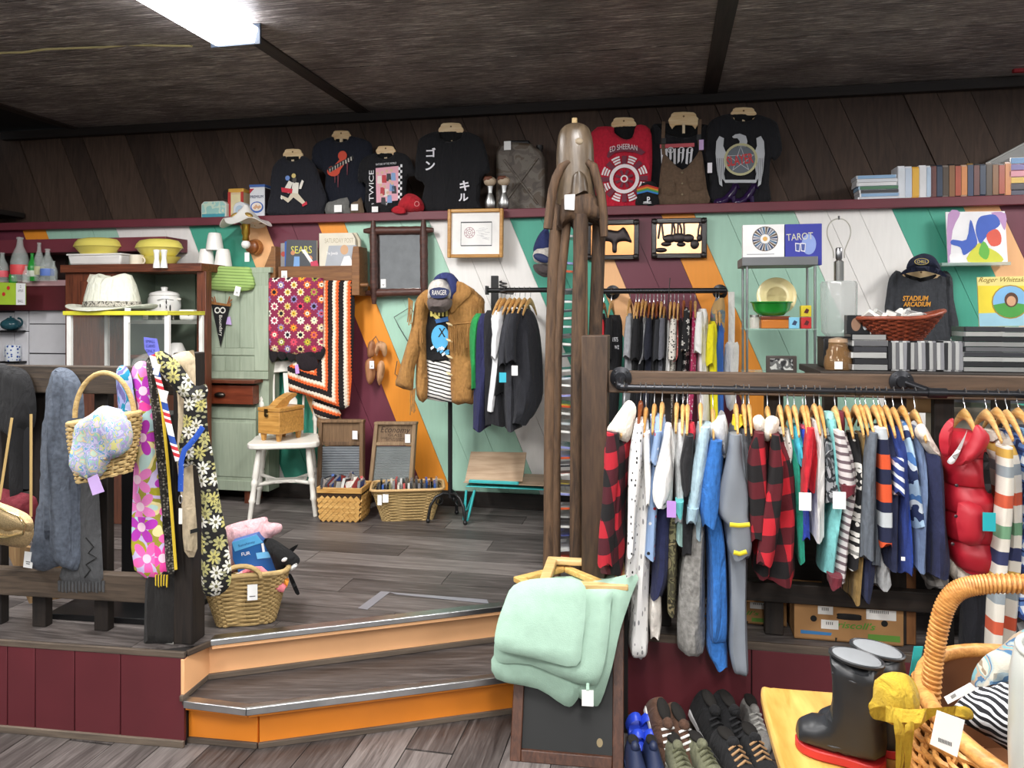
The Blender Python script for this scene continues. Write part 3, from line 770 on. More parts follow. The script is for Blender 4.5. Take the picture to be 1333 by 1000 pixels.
x,z=LR.xz(235,650,-0.2);part('clip',MB().tube([(x+0.006*cos(a),-0.2,z+0.014*sin(a))for a in[2*PI*k/12 for k in range(12)]],0.002,5,True),metal('c8c8cc'),t)
part('plastic_card',MB().box((x,-0.2,z-0.06),(0.012,0.003,0.055)),solid('e8e6e0'),t)
p=Pl(196,456,3.02,AL)
t=thing('paper_sign','purple hand-written sign above the scarves on the corner post','sign',p)
part('card',MB().prism(p.pts([(187,439),(204,441),(208,460),(199,472),(188,454)]),0,0.002),solid('6a6fd0',0.7),t)
mb=MB()
for s_,y in(('SMALL',444.5),('SCARVES',450.5),('ONLY',457)):
 x,z=p.xz(196,y);mb.text(s_,x,z,0.04,0.012,-0.001)
part('lettering',mb,solid('1e2a6e'),t)
part('support',MB().box2((p.xz(196,460)[0]-0.01,0.003,p.xz(196,500)[1]),(p.xz(196,460)[0]+0.01,0.012,p.xz(196,445)[1])),solid('2a2622'),t)
# ================================================================ seagrass basket of soft toys on the top step
BS=Pl(318,828,3.06,0.22)
t=thing('seagrass_basket','square tapered seagrass basket full of soft toys at the top of the steps','basket',BS.w(0,0.12,H-BS.o.z+0.005),0.22)
basket(t,rect_ring(0.22,0.2,0.335,0.3,0.215),24,seagrass,0.0052,72,0.011)
part('handle',MB().tube([(-0.01+0.075*cos(a),-0.155,0.205+0.05*sin(a))for a in[PI*k/12 for k in range(13)]],0.010,7),seagrass,t)
for q in((0.03,-0.158),):
 mb=MB().box((0.035,-0.158,0.15),(0.038,0.0015,0.062)).box((0.035,-0.1595,0.135),(0.022,0.0006,0.003),None,1);part('price_tag',mb,[solid(TAG),solid('444')if 0 else solid('444444')],t)
q0=BS.w(0,0.12,H-BS.o.z)
p=Pl(320,740,q0.y,0.1)
hang('plush_blanket','pale pink fluffy plush with a stubby arm at the back of the seagrass basket','soft toy',p,[(291,689),(310,680),(334,675),(347,673),(350,680),(361,681),(367,684),(366,692),(352,702),(350,720),(320,735),(300,745),(296,715)],cloth('d2a6ab',0.15,sc=150),0.05,0.05,0.05,seed=15,wr=0.008)
t=thing('toy_box','blue cardboard box with a white roller picture among the soft toys','box',p)
P=p.pts([(302,706),(334,696),(364,738),(365,752),(318,762),(303,728)],-0.04)
part('carton',MB().prism(P,-0.04,0.02),solid('1f5c9c',0.4),t)
part('top_panel',MB().prism(p.pts([(302,706),(334,696),(342,706),(306,718)],-0.04),-0.043,-0.039),solid('57a9dc',0.4),t)
x,z=p.xz(321,708.5,-0.045);x2,z2=p.xz(320,721,-0.045)
part('lettering',MB().text('Sunshiney',x,z,0.068,0.013,-0.0445,0,0.24),solid('14407a'),t);part('lettering',MB().text('FUR',x2,z2,0.035,0.014,-0.0445,0,0.15),solid('f0f2f4'),t)
part('roller_handle',MB().flat(p.pts([(340,708),(343,707),(345,719),(342,720)],-0.045),-0.0445),solid('f0f2f4'),t);part('roller_picture',MB().flat(p.pts([(333,720),(350,718),(352,726),(335,728)],-0.045),-0.0446),solid('6fbcea'),t)
hang('plush_orca','black and white plush orca hanging over the right rim of the seagrass basket','soft toy',p,[(343,704),(354,701),(372,712),(388,724),(390,732),(383,738),(372,738),(370,748),(360,744),(350,722)],cloth('131314'),0.05,0.05,-0.03,seed=16)
o=bpy.data.objects['plush_orca']
part('eye_patch',MB().ball((p.xz(370,729,-0.08)[0],-0.078,p.xz(370,729,-0.08)[1]),(0.013,0.006,0.008),10,rot=(0,-0.5,0)),cloth('e8e8e6'),o)
part('fin',MB().pillow(sp(p,[(376,714),(390,706),(381,718)]),0.008,None,-0.03,0.015),cloth('131314'),o)
part('tail_flipper',MB().pillow(sp(p,[(379,744),(383,742),(392,762),(393,767),(388,766)]),0.012,None,-0.06,0.015),cloth('131314'),o)
part('white_chin',MB().pillow(sp(p,[(381,733),(389,727),(390,731),(383,737)]),0.02,None,-0.06,0.012),cloth('e4e4e2'),o)
t=thing('plush_flamingo','pink plush flamingo with white belly at the front of the seagrass basket','soft toy',p)
part('body',MB().ball((p.xz(330,748)[0],-0.07,p.xz(330,748)[1]),(0.06,0.05,0.045),16),cloth('eeb0b4',sc=150),t)
part('belly',MB().ball((p.xz(317,747)[0],-0.085,p.xz(317,747)[1]),(0.034,0.03,0.03),14),cloth('e8ece8'),t)
part('neck',MB().tube([(a,-0.1,b)for a,b in p.pts([(325,736),(334,731),(346,731),(354,738),(362,748),(372,754),(377,756)])],[0.011,0.012,0.013,0.013,0.014,0.018,0.014],10),cloth('e8828c'),t)
part('beak',MB().pillow(sp(p,[(376,752),(377,744),(381,742),(382,746),(379,754)]),0.012,None,-0.1,0.012),solid('e8942c'),t)
hang('plush_cushion','small white and black patterned plush behind the flamingo in the seagrass basket','soft toy',p,[(346,752),(356,746),(370,752),(372,764),(350,768)],dots('d9d9d6',('2a2a2a',),70,0.25),0.03,None,-0.06,seed=17)
hang('plush_toy','dusty pink plush toy lying low under the handle of the seagrass basket','soft toy',p,[(300,752),(310,748),(330,757),(340,768),(320,776),(298,770)],cloth('d78f97'),0.03,None,-0.08,seed=18)
# ================================================================ back left: shelves, hutch, cupboard
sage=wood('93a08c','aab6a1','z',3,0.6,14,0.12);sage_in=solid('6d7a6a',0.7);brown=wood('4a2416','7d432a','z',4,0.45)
brownx=wood('4a2416','7d432a','x',4,0.45)
HP=PW(262,355,0.42);zf=H-HP.o.z
bxr=lambda pl,a,y0,y1,b=None:None
def pbox(pl,px0,py0,px1,py1,y0,y1,mb=None,mi=0):
 """box whose front face fills the pixel rectangle, from depth y0 to y1"""
 a,b=pl.xz(px0,py0,y0),pl.xz(px1,py1,y0);mb=mb or MB()
 return mb.box2((a[0],y0,b[1]),(b[0],y1,a[1]),mi)
t=thing('hutch','open-shelved dark brown wooden hutch with sage green inside, behind the glass case','cabinet',HP)
part('top_board',pbox(HP,78,345,262,353,-0.03,0.36),brownx,t,0.004)
sd=part('left_panel',pbox(HP,85,353,163,640,0,0.03),brown,t,0.003)
part('raised_panel',pbox(HP,104,366,150,480,-0.008,0.002),brown,sd,0.004)
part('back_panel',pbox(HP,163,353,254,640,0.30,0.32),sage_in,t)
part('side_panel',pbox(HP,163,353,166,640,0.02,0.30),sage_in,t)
part('right_stile',pbox(HP,256,353,268,640,-0.005,0.06),brown,t,0.003)
part('shelf',pbox(HP,165,417,257,422,0.03,0.19),solid('b9bdb6',0.5),t)
part('shelf',pbox(HP,165,462,257,468,0.03,0.19),brownx,t)
part('base_board',pbox(HP,163,520,258,640,0.02,0.05),brown,t)
part('knob',MB().lathe([(0.008,0),(0.008,0.02),(0.02,0.03),(0.022,0.04),(0.012,0.048)],(HP.xz(257,484)[0],0,HP.xz(257,484)[1]),14,rot=(PI/2,0,0)),solid('d8cfa0',0.3),t,label='cream round knob')
CP=PW(300,495,0.22)
t=thing('cupboard','tall sage green painted cupboard with plank doors and a brown drawer','cabinet',CP)
part('carcass',pbox(CP,264,354,350,640,0.02,0.16),sage,t)
part('top_board',pbox(CP,262,349,352,355,0,0.17),sage,t,0.003)
d=part('upper_door',pbox(CP,264,356,349,494,0.008,0.02),sage,t)
for a,b,c,e in((264,356,349,372),(264,453,349,463),(264,483,349,494)):part('rail',pbox(CP,a,b,c,e,0,0.014),sage,d,0.002)
for a,c in((264,274),(331,349)):part('stile',pbox(CP,a,372,c,483,-0.0005,0.012),sage,d,0.002)
for k in range(3):
 a=274.5+k*19;part('plank',pbox(CP,a,372,a+18.4,453,0.003,0.012),sage,d,0.001);part('plank',pbox(CP,a,464,a+18.4,483,0.003,0.012),sage,d,0.001)
dr=part('drawer',pbox(CP,248,501,329,527,-0.06,0.02),wood('5f2816','8a4228','x',4,0.4),t,0.003)
part('counter_board',pbox(CP,244,494,331,500,-0.09,0.03),brownx,t,0.003)
x,z=CP.xz(287,514,-0.06);part('cup_pull',MB().ball((x,-0.068,z),(0.04,0.02,0.018),14),metal('55504a',0.4),dr)
d=part('lower_door',pbox(CP,266,529,333,640,-0.012,0.02),sage,t)
for a,b,c,e in((266,529,333,546),(266,624,333,640)):part('rail',pbox(CP,a,b,c,e,-0.02,-0.01),sage,d,0.002)
part('panel',pbox(CP,270,549,330,622,-0.016,-0.01),sage,d,0.002)
zb=H-CP.o.z
for px in(272,322):
 x=CP.xz(px,640)[0];part('leg',MB().box2((x-0.02,0.0,zb),(x+0.02,0.04,CP.xz(px,640)[1])),brown,t)
x=CP.xz(322,640)[0];part('leg',MB().box2((x-0.02,0.12,zb),(x+0.02,0.16,CP.xz(322,640)[1])),brown,t)
# things on the cupboard and the hutch
white_china=solid('f3f2ee',0.25,var=0.02)
for i,(px,py0,py1,lab)in enumerate(((268.5,325,347,'left one of two upturned white cups under a third on the green ribbed runner'),(290.5,325,347,'right one of two upturned white cups under a third on the green ribbed runner'),(279.5,304,326,'topmost upturned white cup of the stack of three'))):
 p=PW(px,py1,0.13);k=p.o.y/F;hh=(py1-py0)*k;mb=MB().lathe([(11.2*k,0),(11*k,hh*0.1),(8.6*k,hh*0.85),(7.5*k,hh),(0.5*k,hh)],(0,0,0),24)
 t=thing('ceramic_cup',lab,'cup',p,0,'white upturned cups');part('cup_body',mb,white_china,t);part('foot_ring',MB().tube([(7*k*cos(a),7*k*sin(a),hh)for a in[2*PI*j/20 for j in range(20)]],0.003,5,True),white_china,t)
p=PW(292,377,0.245)
t=thing('table_runner','folded lime green ribbed table runner on top of the sage cupboard','linen',p)
mb=MB().pillow(sp(p,[(258,352),(264,346),(318,347),(326,354),(327,377),(275,377),(262,372)]),0.02,0.15,0,0.02,0.001)
for v in mb.v:
 v.z+=0.004*sin(v.z*190)
part('cloth_body',mb,stripes((('9dbb6c',0.75),('6f8c48',0.25)),0.02,(0.05,0,1)),t)
price_tag(p,t,309,379,8,12,-0.03,0.25)
p=PW(336,356,0.17)
mb=MB()
for a,b in((326,338),(339,351)):
 q=p.pts([(a,352),(a+4,350.5),(b,352),(b-1,359),(a+3,360)]);mb.tube([(u,0,v)for u,v in q],0.0025,6,True)
mb.tube([(p.xz(338,353)[0],0,p.xz(338,353)[1]),(p.xz(339,353)[0],0,p.xz(339,353)[1])],0.002,5);mb.tube([(p.xz(326,353)[0],0,p.xz(326,353)[1]),(p.xz(330,358)[0],0.12,p.xz(330,354)[1])],0.002,5)
solo('eyeglasses','clear framed eyeglasses lying on the sage cupboard beside the runner','glasses',mb,solid('6a6660',0.3),p)
p=PW(288,388,0.235)
t=thing('pennant','black felt pennant with tan ties and white lettering hanging on the sage cupboard','pennant',p)
part('felt',MB().prism(p.pts([(275,396),(299,399),(287,452)]),0,0.003),cloth('141416'),t)
part('top_band',MB().prism(p.pts([(274,391),(278,393),(296,396),(301,394),(300,399),(275,396)]),-0.002,0.004),cloth('9c6a3a'),t)
for P in([(279,393),(276,387)],[(281,394),(279,386)],[(296,396),(299,386)],[(298,394),(302,390)]):part('tie',MB().tube([(a,0,b)for a,b in p.pts(P)],0.004,6),cloth('9c5f38'),t)
mb=MB();k=p.o.y/F
for dx in(-3.5,3.5):
 x,z=p.xz(286.5+dx,404);mb.disc(x,z,4.2*k,-0.001,r0=2.6*k,n=18)
x,z=p.xz(287,424);mb.text('Boundary',x,z,27*k,6*k,-0.001,0,-PI/2+0.03)
part('lettering',mb,solid('e6e4dc'),t);part('card',MB().prism(p.pts([(292,414),(299,412),(301,423),(292,422)]),0.004,0.006),solid('c2a8de'),t)
# yellow dishes on the hutch
yel=solid('e0d268',0.35,var=0.05)
def casserole(label,px,py,wpx,off=0.30,lid=True):
 p=PW(px,py,off);k=p.o.y/F;R=wpx/2*k;t=thing('casserole_dish',label,'dish',p,0)
 part('dish',MB().lathe([(R*0.66,0),(R*0.72,0.01),(R*0.9,0.045),(R*0.97,0.058)],n=28,sq=(1,0.7)),yel,t)
 if lid:part('lid',MB().lathe([(R,0.055),(R*0.98,0.062),(R*0.92,0.085),(R*0.8,0.105),(R*0.5,0.115),(R*0.1,0.117)],n=28,sq=(1,0.7)),yel,t)
 return t
p=PW(125,345,0.33);t=thing('serving_tray','white rectangular dish under a yellow casserole on the hutch','dish',p)
k=p.o.y/F;mb=MB().box((0,0.1,0.034),(80*k,0.24,0.068),taper=0.94);part('tray_body',mb,solid('eceae6',0.3),t,0.012);part('tray_rim',MB().box((0,0.1,0.07),(82*k,0.25,0.012)),solid('f2f0ec',0.3),t,0.004)
casserole('lidded yellow casserole standing on a white dish at the left of the hutch',128,332,66,0.26)
casserole('lower yellow dish under the right-hand lidded casserole on the hutch',207,346,60,0.28,False)
casserole('lidded yellow casserole stacked on another yellow dish at the right of the hutch',207,334,64,0.28)
for px,lab in((204,'left one of two white shakers in front of the stacked yellow dishes'),(213.5,'right one of two white shakers in front of the stacked yellow dishes')):
 p=PW(px,349,0.47);t=thing('salt_shaker',lab,'shaker',p,0,'white shaker pair')
 part('shaker_body',MB().lathe([(0.023,0),(0.021,0.02),(0.014,0.06),(0.017,0.095),(0.021,0.11)],n=16),white_china,t);part('cap',MB().lathe([(0.021,0.11),(0.02,0.117),(0.002,0.121)],n=16),white_china,t)
p=PW(178,347,0.40);t=thing('mug','small cream mug with a dark painted foot between the yellow casseroles','mug',p)
part('cup_body',MB().lathe([(0.04,0),(0.043,0.01),(0.043,0.075),(0.039,0.076),(0.038,0.02)],n=20),solid('e6dcc6',0.4),t);part('handle',MB().tube([(0.04+0.02*sin(a),0,0.038-0.022*cos(a))for a in[PI*j/8 for j in range(9)]],0.005,6),solid('e6dcc6',0.4),t)
# pot, box and bowl on the hutch shelves
p=PW(214,416,0.30);t=thing('fondue_pot','white enamel pot with black leaf motif, lid and short feet on the hutch shelf','pot',p)
k=p.o.y/F
part('pot_body',MB().lathe([(0.07,0.035),(0.098,0.05),(0.104,0.09),(0.1,0.14),(0.092,0.16)],n=28),solid('eeedea',0.2),t)
part('lid',MB().lathe([(0.098,0.16),(0.085,0.178),(0.04,0.19),(0.018,0.192),(0.022,0.215),(0.004,0.22)],n=28),solid('f0efec',0.2),t)
for s_ in(-1,1):part('handle',MB().ball((s_*0.108,0,0.135),(0.016,0.012,0.008),10),solid('e2ded2',0.3),t)
for j in range(3):
 a=-PI/2+2*PI*j/3+0.5;part('foot',MB().lathe([(0.016,0),(0.012,0.02),(0.02,0.042)],(0.06*cos(a),0.06*sin(a),0),12),metal('9a9890',0.3),t)
mb=MB()
for a,b,r in((208,398,0.9),(216,393,1.2),(221,401,1.6),(216,400,0.8)):
 x,z=p.xz(a,b,-0.104);mb.ball((x,-0.1,z),(0.004*r,0.004,0.014*r),8)
q=p.pts([(205,391),(214,389),(226,391)],-0.1);mb.tube([(a,-0.102,b)for a,b in q],0.002,5);part('leaf_motif',mb,solid('1a1a1a'),t)
part('price_tag',MB().box((-0.05,-0.12,0.04),(0.036,0.0015,0.075),(0,0.1,0)),solid(TAG),t)
p=PW(246,417,0.32);t=thing('trinket_box','small white rounded box with black marks beside the enamel pot','box',p)
part('box_body',MB().box((0,0,0.024),(0.105,0.07,0.048)),white_china,t,0.014);part('lid',MB().box((0,0,0.06),(0.108,0.073,0.02)),white_china,t,0.009)
mb=MB()
for a,b in((0.01,0.045),(-0.02,0.05),(0.022,0.035)):mb.disc(a,b,0.006,-0.0366)
part('painted_marks',mb,solid('22242a'),t)
p=PW(230,462,0.34);solo('bowl','upturned white bowl on the lower hutch shelf','bowl',MB().lathe([(0.06,0),(0.055,0.03),(0.035,0.075),(0.025,0.08),(0.001,0.08)],n=20),white_china,p)
# glass showcase with yellow rim
SC=PW(83,405,0.84)
t=thing('display_case','white framed glass display case with a lemon yellow top edge under the cowboy hat','display case',SC)
ym=solid('d8d23c',0.35);wm=solid('e8e8e4',0.35)
zb=H-SC.o.z;x1=SC.xz(219,405)[0]
part('top_glass',MB().box2((0,0,-0.012),(x1,0.36,-0.004)),pane('d5e5e0',0.3),t)
for P in(((0,-0.01,-0.026),(x1,0.008,0.0)),((0,0.35,-0.026),(x1,0.37,0.0)),((0,0,-0.026),(0.016,0.36,0.0)),((x1-0.016,0,-0.026),(x1,0.36,0.0))):part('top_edge',MB().box2(*P),ym,t,0.003)
zc=SC.xz(100,500)[1]
for px in(89,163.5,216.5):
 x=SC.xz(px,420)[0];part('post',MB().box2((x-0.014,0,zc),(x+0.014,0.024,-0.026)),wm,t,0.002)
for x in(0.014,x1-0.014):part('post',MB().box2((x-0.012,0.34,zc),(x+0.012,0.364,-0.026)),wm,t,0.002)
part('front_pane',MB().box2((0.01,0.01,zc),(x1-0.01,0.014,-0.026)),pane('d8e4e0',0.05),t)
part('base_cabinet',MB().box2((0,-0.004,zb),(x1,0.36,zc)),wood('3b2118','653a28','z',4),t,0.004)
p=Pl(193,478,SC.o.y+0.12)
t=thing('cake_dome','clear plastic dome in the right half of the display case','dome',p.w(0,0,SC.w(0,0,zc).z-p.o.z+0.002),-TH)
part('dome',MB().lathe([(0.11,0.0),(0.108,0.07),(0.085,0.14),(0.03,0.175),(0.002,0.178)],n=28,cap=False),pane('f2f2f0',0.22),t);part('rim',MB().tube([(0.11*cos(a),0.11*sin(a),0.004)for a in[2*PI*j/28 for j in range(28)]],0.004,6,True),pane('ffffff',0.5),t)
# cowboy hat
p=PW(146,404,0.66)
t=thing('cowboy_hat','cream cowboy hat with a mottled grey band on the display case','hat',p)
felt=cloth('dfe0cf',0.05);k=p.o.y/F
def hat_ring(r,z,pinch=0.0,n=36,sy=0.75):return[(r*cos(2*PI*j/n)*(1-0.0),r*sin(2*PI*j/n)*sy,z+pinch*abs(cos(2*PI*j/n))**2)for j in range(n)]
def rings(L):
 mb=MB();n=len(L[0]);mb.add([v for R in L for v in R],[(i*n+j,i*n+(j+1)%n,(i+1)*n+(j+1)%n,(i+1)*n+j)for i in range(len(L)-1)for j in range(n)]+[tuple((len(L)-1)*n+j for j in range(n))],0,True);return mb
part('crown',rings([hat_ring(0.178,0.02),hat_ring(0.172,0.08),hat_ring(0.150,0.16),hat_ring(0.125,0.195,0.025),hat_ring(0.09,0.20,0.03),hat_ring(0.04,0.175,0.0),hat_ring(0.01,0.172)]),felt,t)
part('brim',rings([hat_ring(0.17,0.018),hat_ring(0.23,0.010,0.012),hat_ring(0.27,0.002,0.03),hat_ring(0.283,-0.002,0.042),hat_ring(0.283,-0.006,0.042),hat_ring(0.26,-0.006,0.022),hat_ring(0.17,0.006)]),felt,t)
part('hat_band',rings([hat_ring(0.181,0.022),hat_ring(0.180,0.05),hat_ring(0.176,0.055),hat_ring(0.17,0.05)]),patches(('57544c','b9b5a8','8a867a'),60),t)
part('price_tag',MB().box((0.24,-0.17,-0.03),(0.04,0.0015,0.085),(0,0.08,0)),solid(TAG),t)
p=PW(137,367,0.43);t=thing('paper_label','cream paper tag pinned to the brown hutch above the cowboy hat','tag',p)
part('card',MB().prism(p.pts([(115,361),(117,357),(144,359),(144,372),(117,371),(113,366)]),0,0.002),solid('d9d3c0'),t);part('lettering',MB().text('Cupboard',*p.xz(130,362),0.09,0.018,-0.001),solid('4a463e'),t)
# alcove at the far left: bottles, sign, tiles
AP=PW(40,366,0.25)
shelf_t=thing('bottle_shelf','maroon shelf with a pink top holding glass bottles, far left','shelf',AP)
part('shelf_top',pbox(AP,-60,366,85,372,-0.01,0.24),solid('d3a9ac',0.5),shelf_t,0.003)
part('apron',pbox(AP,-60,372,85,404,0,0.03),maroon_dark,shelf_t)
part('upper_board',pbox(AP,-60,314,216,326,0.0,0.24),maroon,shelf_t,0.003)
part('back_panel',pbox(AP,-60,326,85,366,0.20,0.23),solid('2b1a17',0.8),shelf_t)
t=struct('wall_tile',pbox(AP,-60,404,88,640,0.06,0.09),solid('3a3a3c'),at=AP)
for a,b,c,d in((-40,407,18,475),(19,405,36.5,431),(19,432,36.5,478),(38,404.5,88,421.5),(38,422.5,88,460),(38,461,88,510),(-40,480,36,530)):part('tile',pbox(AP,a,b,c,d,0.045,0.062),solid('d3d2d6',0.25,var=0.04),t,0.002)
def bottle(label,px,py,hpx,wpx,m,off=0.30,lab_c=None):
 p=PW(px,py,off);k=p.o.y/F;h,r=hpx*k,wpx*k/2;t=thing('glass_bottle',label,'bottle',p,0,'glass bottles on the far left shelf')
 part('bottle_glass',MB().lathe([(r*0.92,0),(r,h*0.04),(r*0.96,h*0.3),(r,h*0.45),(r*0.8,h*0.62),(r*0.38,h*0.8),(r*0.3,h*0.95),(r*0.38,h*0.96),(r*0.38,h)],n=20),m,t)
 if lab_c:
  part('painted_label',MB().lathe([(r*0.985,h*0.16),(r*1.02,h*0.2),(r*1.03,h*0.34),(r*1.0,h*0.38)],n=20,cap=False),solid(lab_c,0.5),t)
clear=pane('eaf3ee',0.24);green=pane('2f9a3c',0.75)
for a in((26,367,58,22,clear,0.30,'d9484c','tallest clear glass bottle with red print, at the left of the far left shelf'),(3,367,38,15,clear,0.33,'e05a66','clear bottle with bright red label at the edge of the picture, far left shelf'),(17,369,20,10,green,0.33,None,'low green bottle in front of the tallest clear bottle'),(42,366,36,12,green,0.30,'c9cfc0','green glass bottle with white sticker among clear bottles'),(51,366,50,13,clear,0.28,'b8b890','slim clear bottle second tallest on the far left shelf'),(62,366,42,17,clear,0.30,'5a78c0','clear bottle with a blue label near the right of the shelf'),(70,366,26,9,clear,0.31,None,'small plain clear bottle at the right end of the far left shelf'),(34,368,22,9,clear,0.36,None,'short plain clear bottle in front of the green bottle')):
 bottle(a[7],a[0],a[1],a[2],a[3],a[4],a[5],a[6])
p=PW(10,400,0.44)
t=thing('picture_sign','lime green card with red cherries at the far left under the bottles','sign',p)
part('board',MB().prism(p.pts([(-40,366),(33,369),(33,397),(-40,396)]),0,0.006),solid('a8c83a',0.5),t)
part('text_panel',MB().prism(p.pts([(21,368.6),(33,369),(33,397),(21,397)]),-0.001,0.004),solid('e9e9ea'),t)
mb=MB();k=p.o.y/F
for a,b,r in((11,375,2.6),(5,383,2.6)):mb.disc(*p.xz(a,b),r*k,-0.0012)
part('cherries',mb,solid('c8302c'),t)
mb=MB()
for s_,y,w_ in(('2',373,2),('APPLES',378.5,8),('BALL',392,8)):mb.text(s_,*p.xz(27,y),w_*k,3.4*k,-0.0015)
part('lettering',mb,solid('55505a'),t)
p=PW(14,430,0.25)
t=thing('teapot','dark teal glazed teapot on a tile ledge at the far left','teapot',p);k=p.o.y/F
part('pot_body',MB().ball((0,0,0.04),(0.07,0.06,0.042),18),solid('2c5560',0.15,var=0.3,vs=20),t);part('handle',MB().tube([(0.06+0.035*sin(a),0,0.055-0.03*cos(a))for a in[PI*j/9 for j in range(10)]],0.007,6),solid('24454e',0.15),t)
part('lid',MB().lathe([(0.035,0.075),(0.02,0.088),(0.006,0.09),(0.008,0.1)],n=16),solid('2c5560',0.15),t)
part('ledge',MB().box((-0.02,0.03,-0.008),(0.2,0.12,0.014)),black_paint,t)
p=PW(17,470,0.24)
t=thing('mug','white mug with blue geometric pattern at the far left','mug',p)
part('cup_body',MB().lathe([(0.045,0),(0.05,0.01),(0.05,0.11),(0.046,0.112),(0.045,0.02)],n=22),dots('dfe4ea',('2d4f9c','3b62b4'),42,0.33),t);part('handle',MB().tube([(-0.05-0.025*sin(a),0,0.055-0.03*cos(a))for a in[PI*j/9 for j in range(10)]],0.006,6),solid('dfe4ea'),t)
part('ledge',MB().box((0.0,0.03,-0.008),(0.16,0.12,0.014)),black_paint,t)
# ================================================================ tins and lamp on the ledge, left
LZ=ledge_z
def on_ledge(px,off,label=None):
 p=PW(px,280,off);p.o.z=LZ;return p
p=on_ledge(278,-0.06);t=thing('tin_box','flat octagonal mint tin painted with a seaside scene, leftmost on the ledge','tin',p)
k=p.o.y/F;P=[(-18,3),(-14,0),(14,0),(18,3),(18,20),(14,23.5),(-14,23.5),(-18,20)];P=[(a*k,b*k)for a,b in P]
part('tin_body',MB().prism(P,0,0.05),solid('dfe6dc',0.3),t,0.004);part('painted_scene',MB().prism([(a*0.92,b*0.92+0.005)for a,b in P],-0.002,0.002),patches(('9fd0c8','cfe4d0','a8d8d0','e6e8cc'),14),t)
part('painted_sea',MB().prism([(-16*k,1.5*k),(16*k,1.5*k),(16.5*k,7*k),(-16.5*k,7*k)],-0.003,0.001),solid('4aa3b4'),t)
p=on_ledge(307,-0.10);t=thing('tin_box','tall cream tin with a red and yellow lid on the ledge','tin',p)
part('tin_body',MB().box((0,0.05,0.10),(0.115,0.1,0.2)),solid('e8cfa6',0.35),t,0.008);part('lid',MB().box((0,0.05,0.205),(0.12,0.105,0.03)),solid('e6b04e',0.35),t,0.006)
for s_ in(-1,1):part('red_edge',MB().box((s_*0.05,-0.002,0.10),(0.02,0.004,0.19)),solid('c23a34',0.4),t)
part('label_panel',MB().box((0,-0.002,0.11),(0.07,0.004,0.13)),solid('f0e2b4'),t)
p=on_ledge(312,-0.02);t=thing('tin_box','small pale grey domed tin in front of the tall cream tin','tin',p)
P=[(-9.5*k,0),(9.5*k,0),(9.5*k,14*k),(6*k,19*k),(0,21*k),(-6*k,19*k),(-9.5*k,14*k)]
part('tin_body',MB().prism(P,0,0.07),solid('dfe3e8',0.35),t,0.005)
mb=MB().disc(0,10*k,6*k,-0.001).disc(0.0,8*k,2.4*k,-0.0015,1);part('painted_face',mb,[solid('b9cfe0'),solid('d8a878')],t)
p=on_ledge(334,-0.05);t=thing('cracker_tin','tall blue and white cracker tin with a picture of crackers on the ledge','tin',p)
part('tin_body',MB().box((0,0.06,0.11),(0.115,0.11,0.22)),solid('eef0f4',0.35),t,0.006);part('lid',MB().box((0,0.06,0.225),(0.12,0.115,0.02)),solid('4a6fb8',0.35),t,0.004)
part('lettering',MB().text('PREMIUM',0,0.148,0.098,0.02,0.002),solid('1d2a5e'),t)
mb=MB().disc(0,0.075,0.05,0.0035,1,sq=0.8).disc(0,0.078,0.04,0.003,2,sq=0.75)
mb.flat([(-0.055,0.205),(-0.055,0.17),(-0.02,0.205)],0.003,3)
mb.flat([(-0.03,0.07),(-0.005,0.095),(0.01,0.08),(-0.012,0.06)],0.0025,4);mb.flat([(0.0,0.072),(0.022,0.09),(0.034,0.075),(0.012,0.06)],0.0022,4)
part('printed_label',mb.move((0,-0.0005,0)),[solid('1d2a5e'),solid('3f6cc0'),solid('f4e8dc'),solid('c23440'),solid('e0b088')],t)
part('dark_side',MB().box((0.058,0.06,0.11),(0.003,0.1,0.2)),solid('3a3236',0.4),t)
p=PW(320,296,0.16);t=thing('pendant_lamp','white handkerchief glass lamp shade with brass socket and bulb in front of the ledge','lamp',p);k=p.o.y/F
mb=MB();n=48;L=[]
for r,z in((0.018,-0.03),(0.05,-0.01),(0.10,0.0),(0.16,0.0),(0.163,0.004),(0.10,0.012),(0.03,0.075),(0.012,0.10)):
 L.append([(r*cos(2*PI*j/n)*(1+0.12*(r/0.16)*cos(8*PI*j/n)),r*sin(2*PI*j/n)*(1+0.12*(r/0.16)*cos(8*PI*j/n)),z-(0.05*(r/0.16)**2)*(0.5+0.5*cos(8*PI*j/n))+0.02)for j in range(n)])
part('shade',rings(L).move((0,0,0.03)),solid('f2f0ea',0.25),t)
for a in(-1,1):part('gold_leaf',MB().ball((a*0.055,-0.055,0.075),(0.03,0.02,0.012),12,rot=(0.5,a*0.5,0)),solid('a98a4a',0.4,0.4),t)
part('socket',MB().lathe([(0.018,-0.095),(0.024,-0.085),(0.02,-0.06),(0.028,-0.04),(0.026,-0.005),(0.03,0.02)],n=18),metal('b8963e',0.3),t)
part('bulb',MB().ball((0,0,-0.115),0.03,16),solid('f2f1ee',0.15),t)
part('cord',MB().tube([(0,0,-0.14),(0.006,0,-0.2)],0.0015,5),solid('8a7a50'),t)
part('price_tag',MB().box((0.01,-0.002,-0.20),(0.034,0.0015,0.062)),solid(TAG),t)
part('hook_chain',MB().tube([(0,0,0.12),(0,0.03,0.14),(0,0.12,0.02)],0.002,5),metal('b8963e'),t)
p=PW(333,322,0.02);t=thing('wall_plaque','round turned brown wooden plaque on the peach stripe of the wall','plaque',p);k=p.o.y/F
part('disc',MB().lathe([(10.5*k,0.0),(10.5*k,0.012),(9.2*k,0.03)],(0,0.0,0),28,rot=(PI/2,0,0)),wood('8a4f24','b5763f','x',5,0.4),t)
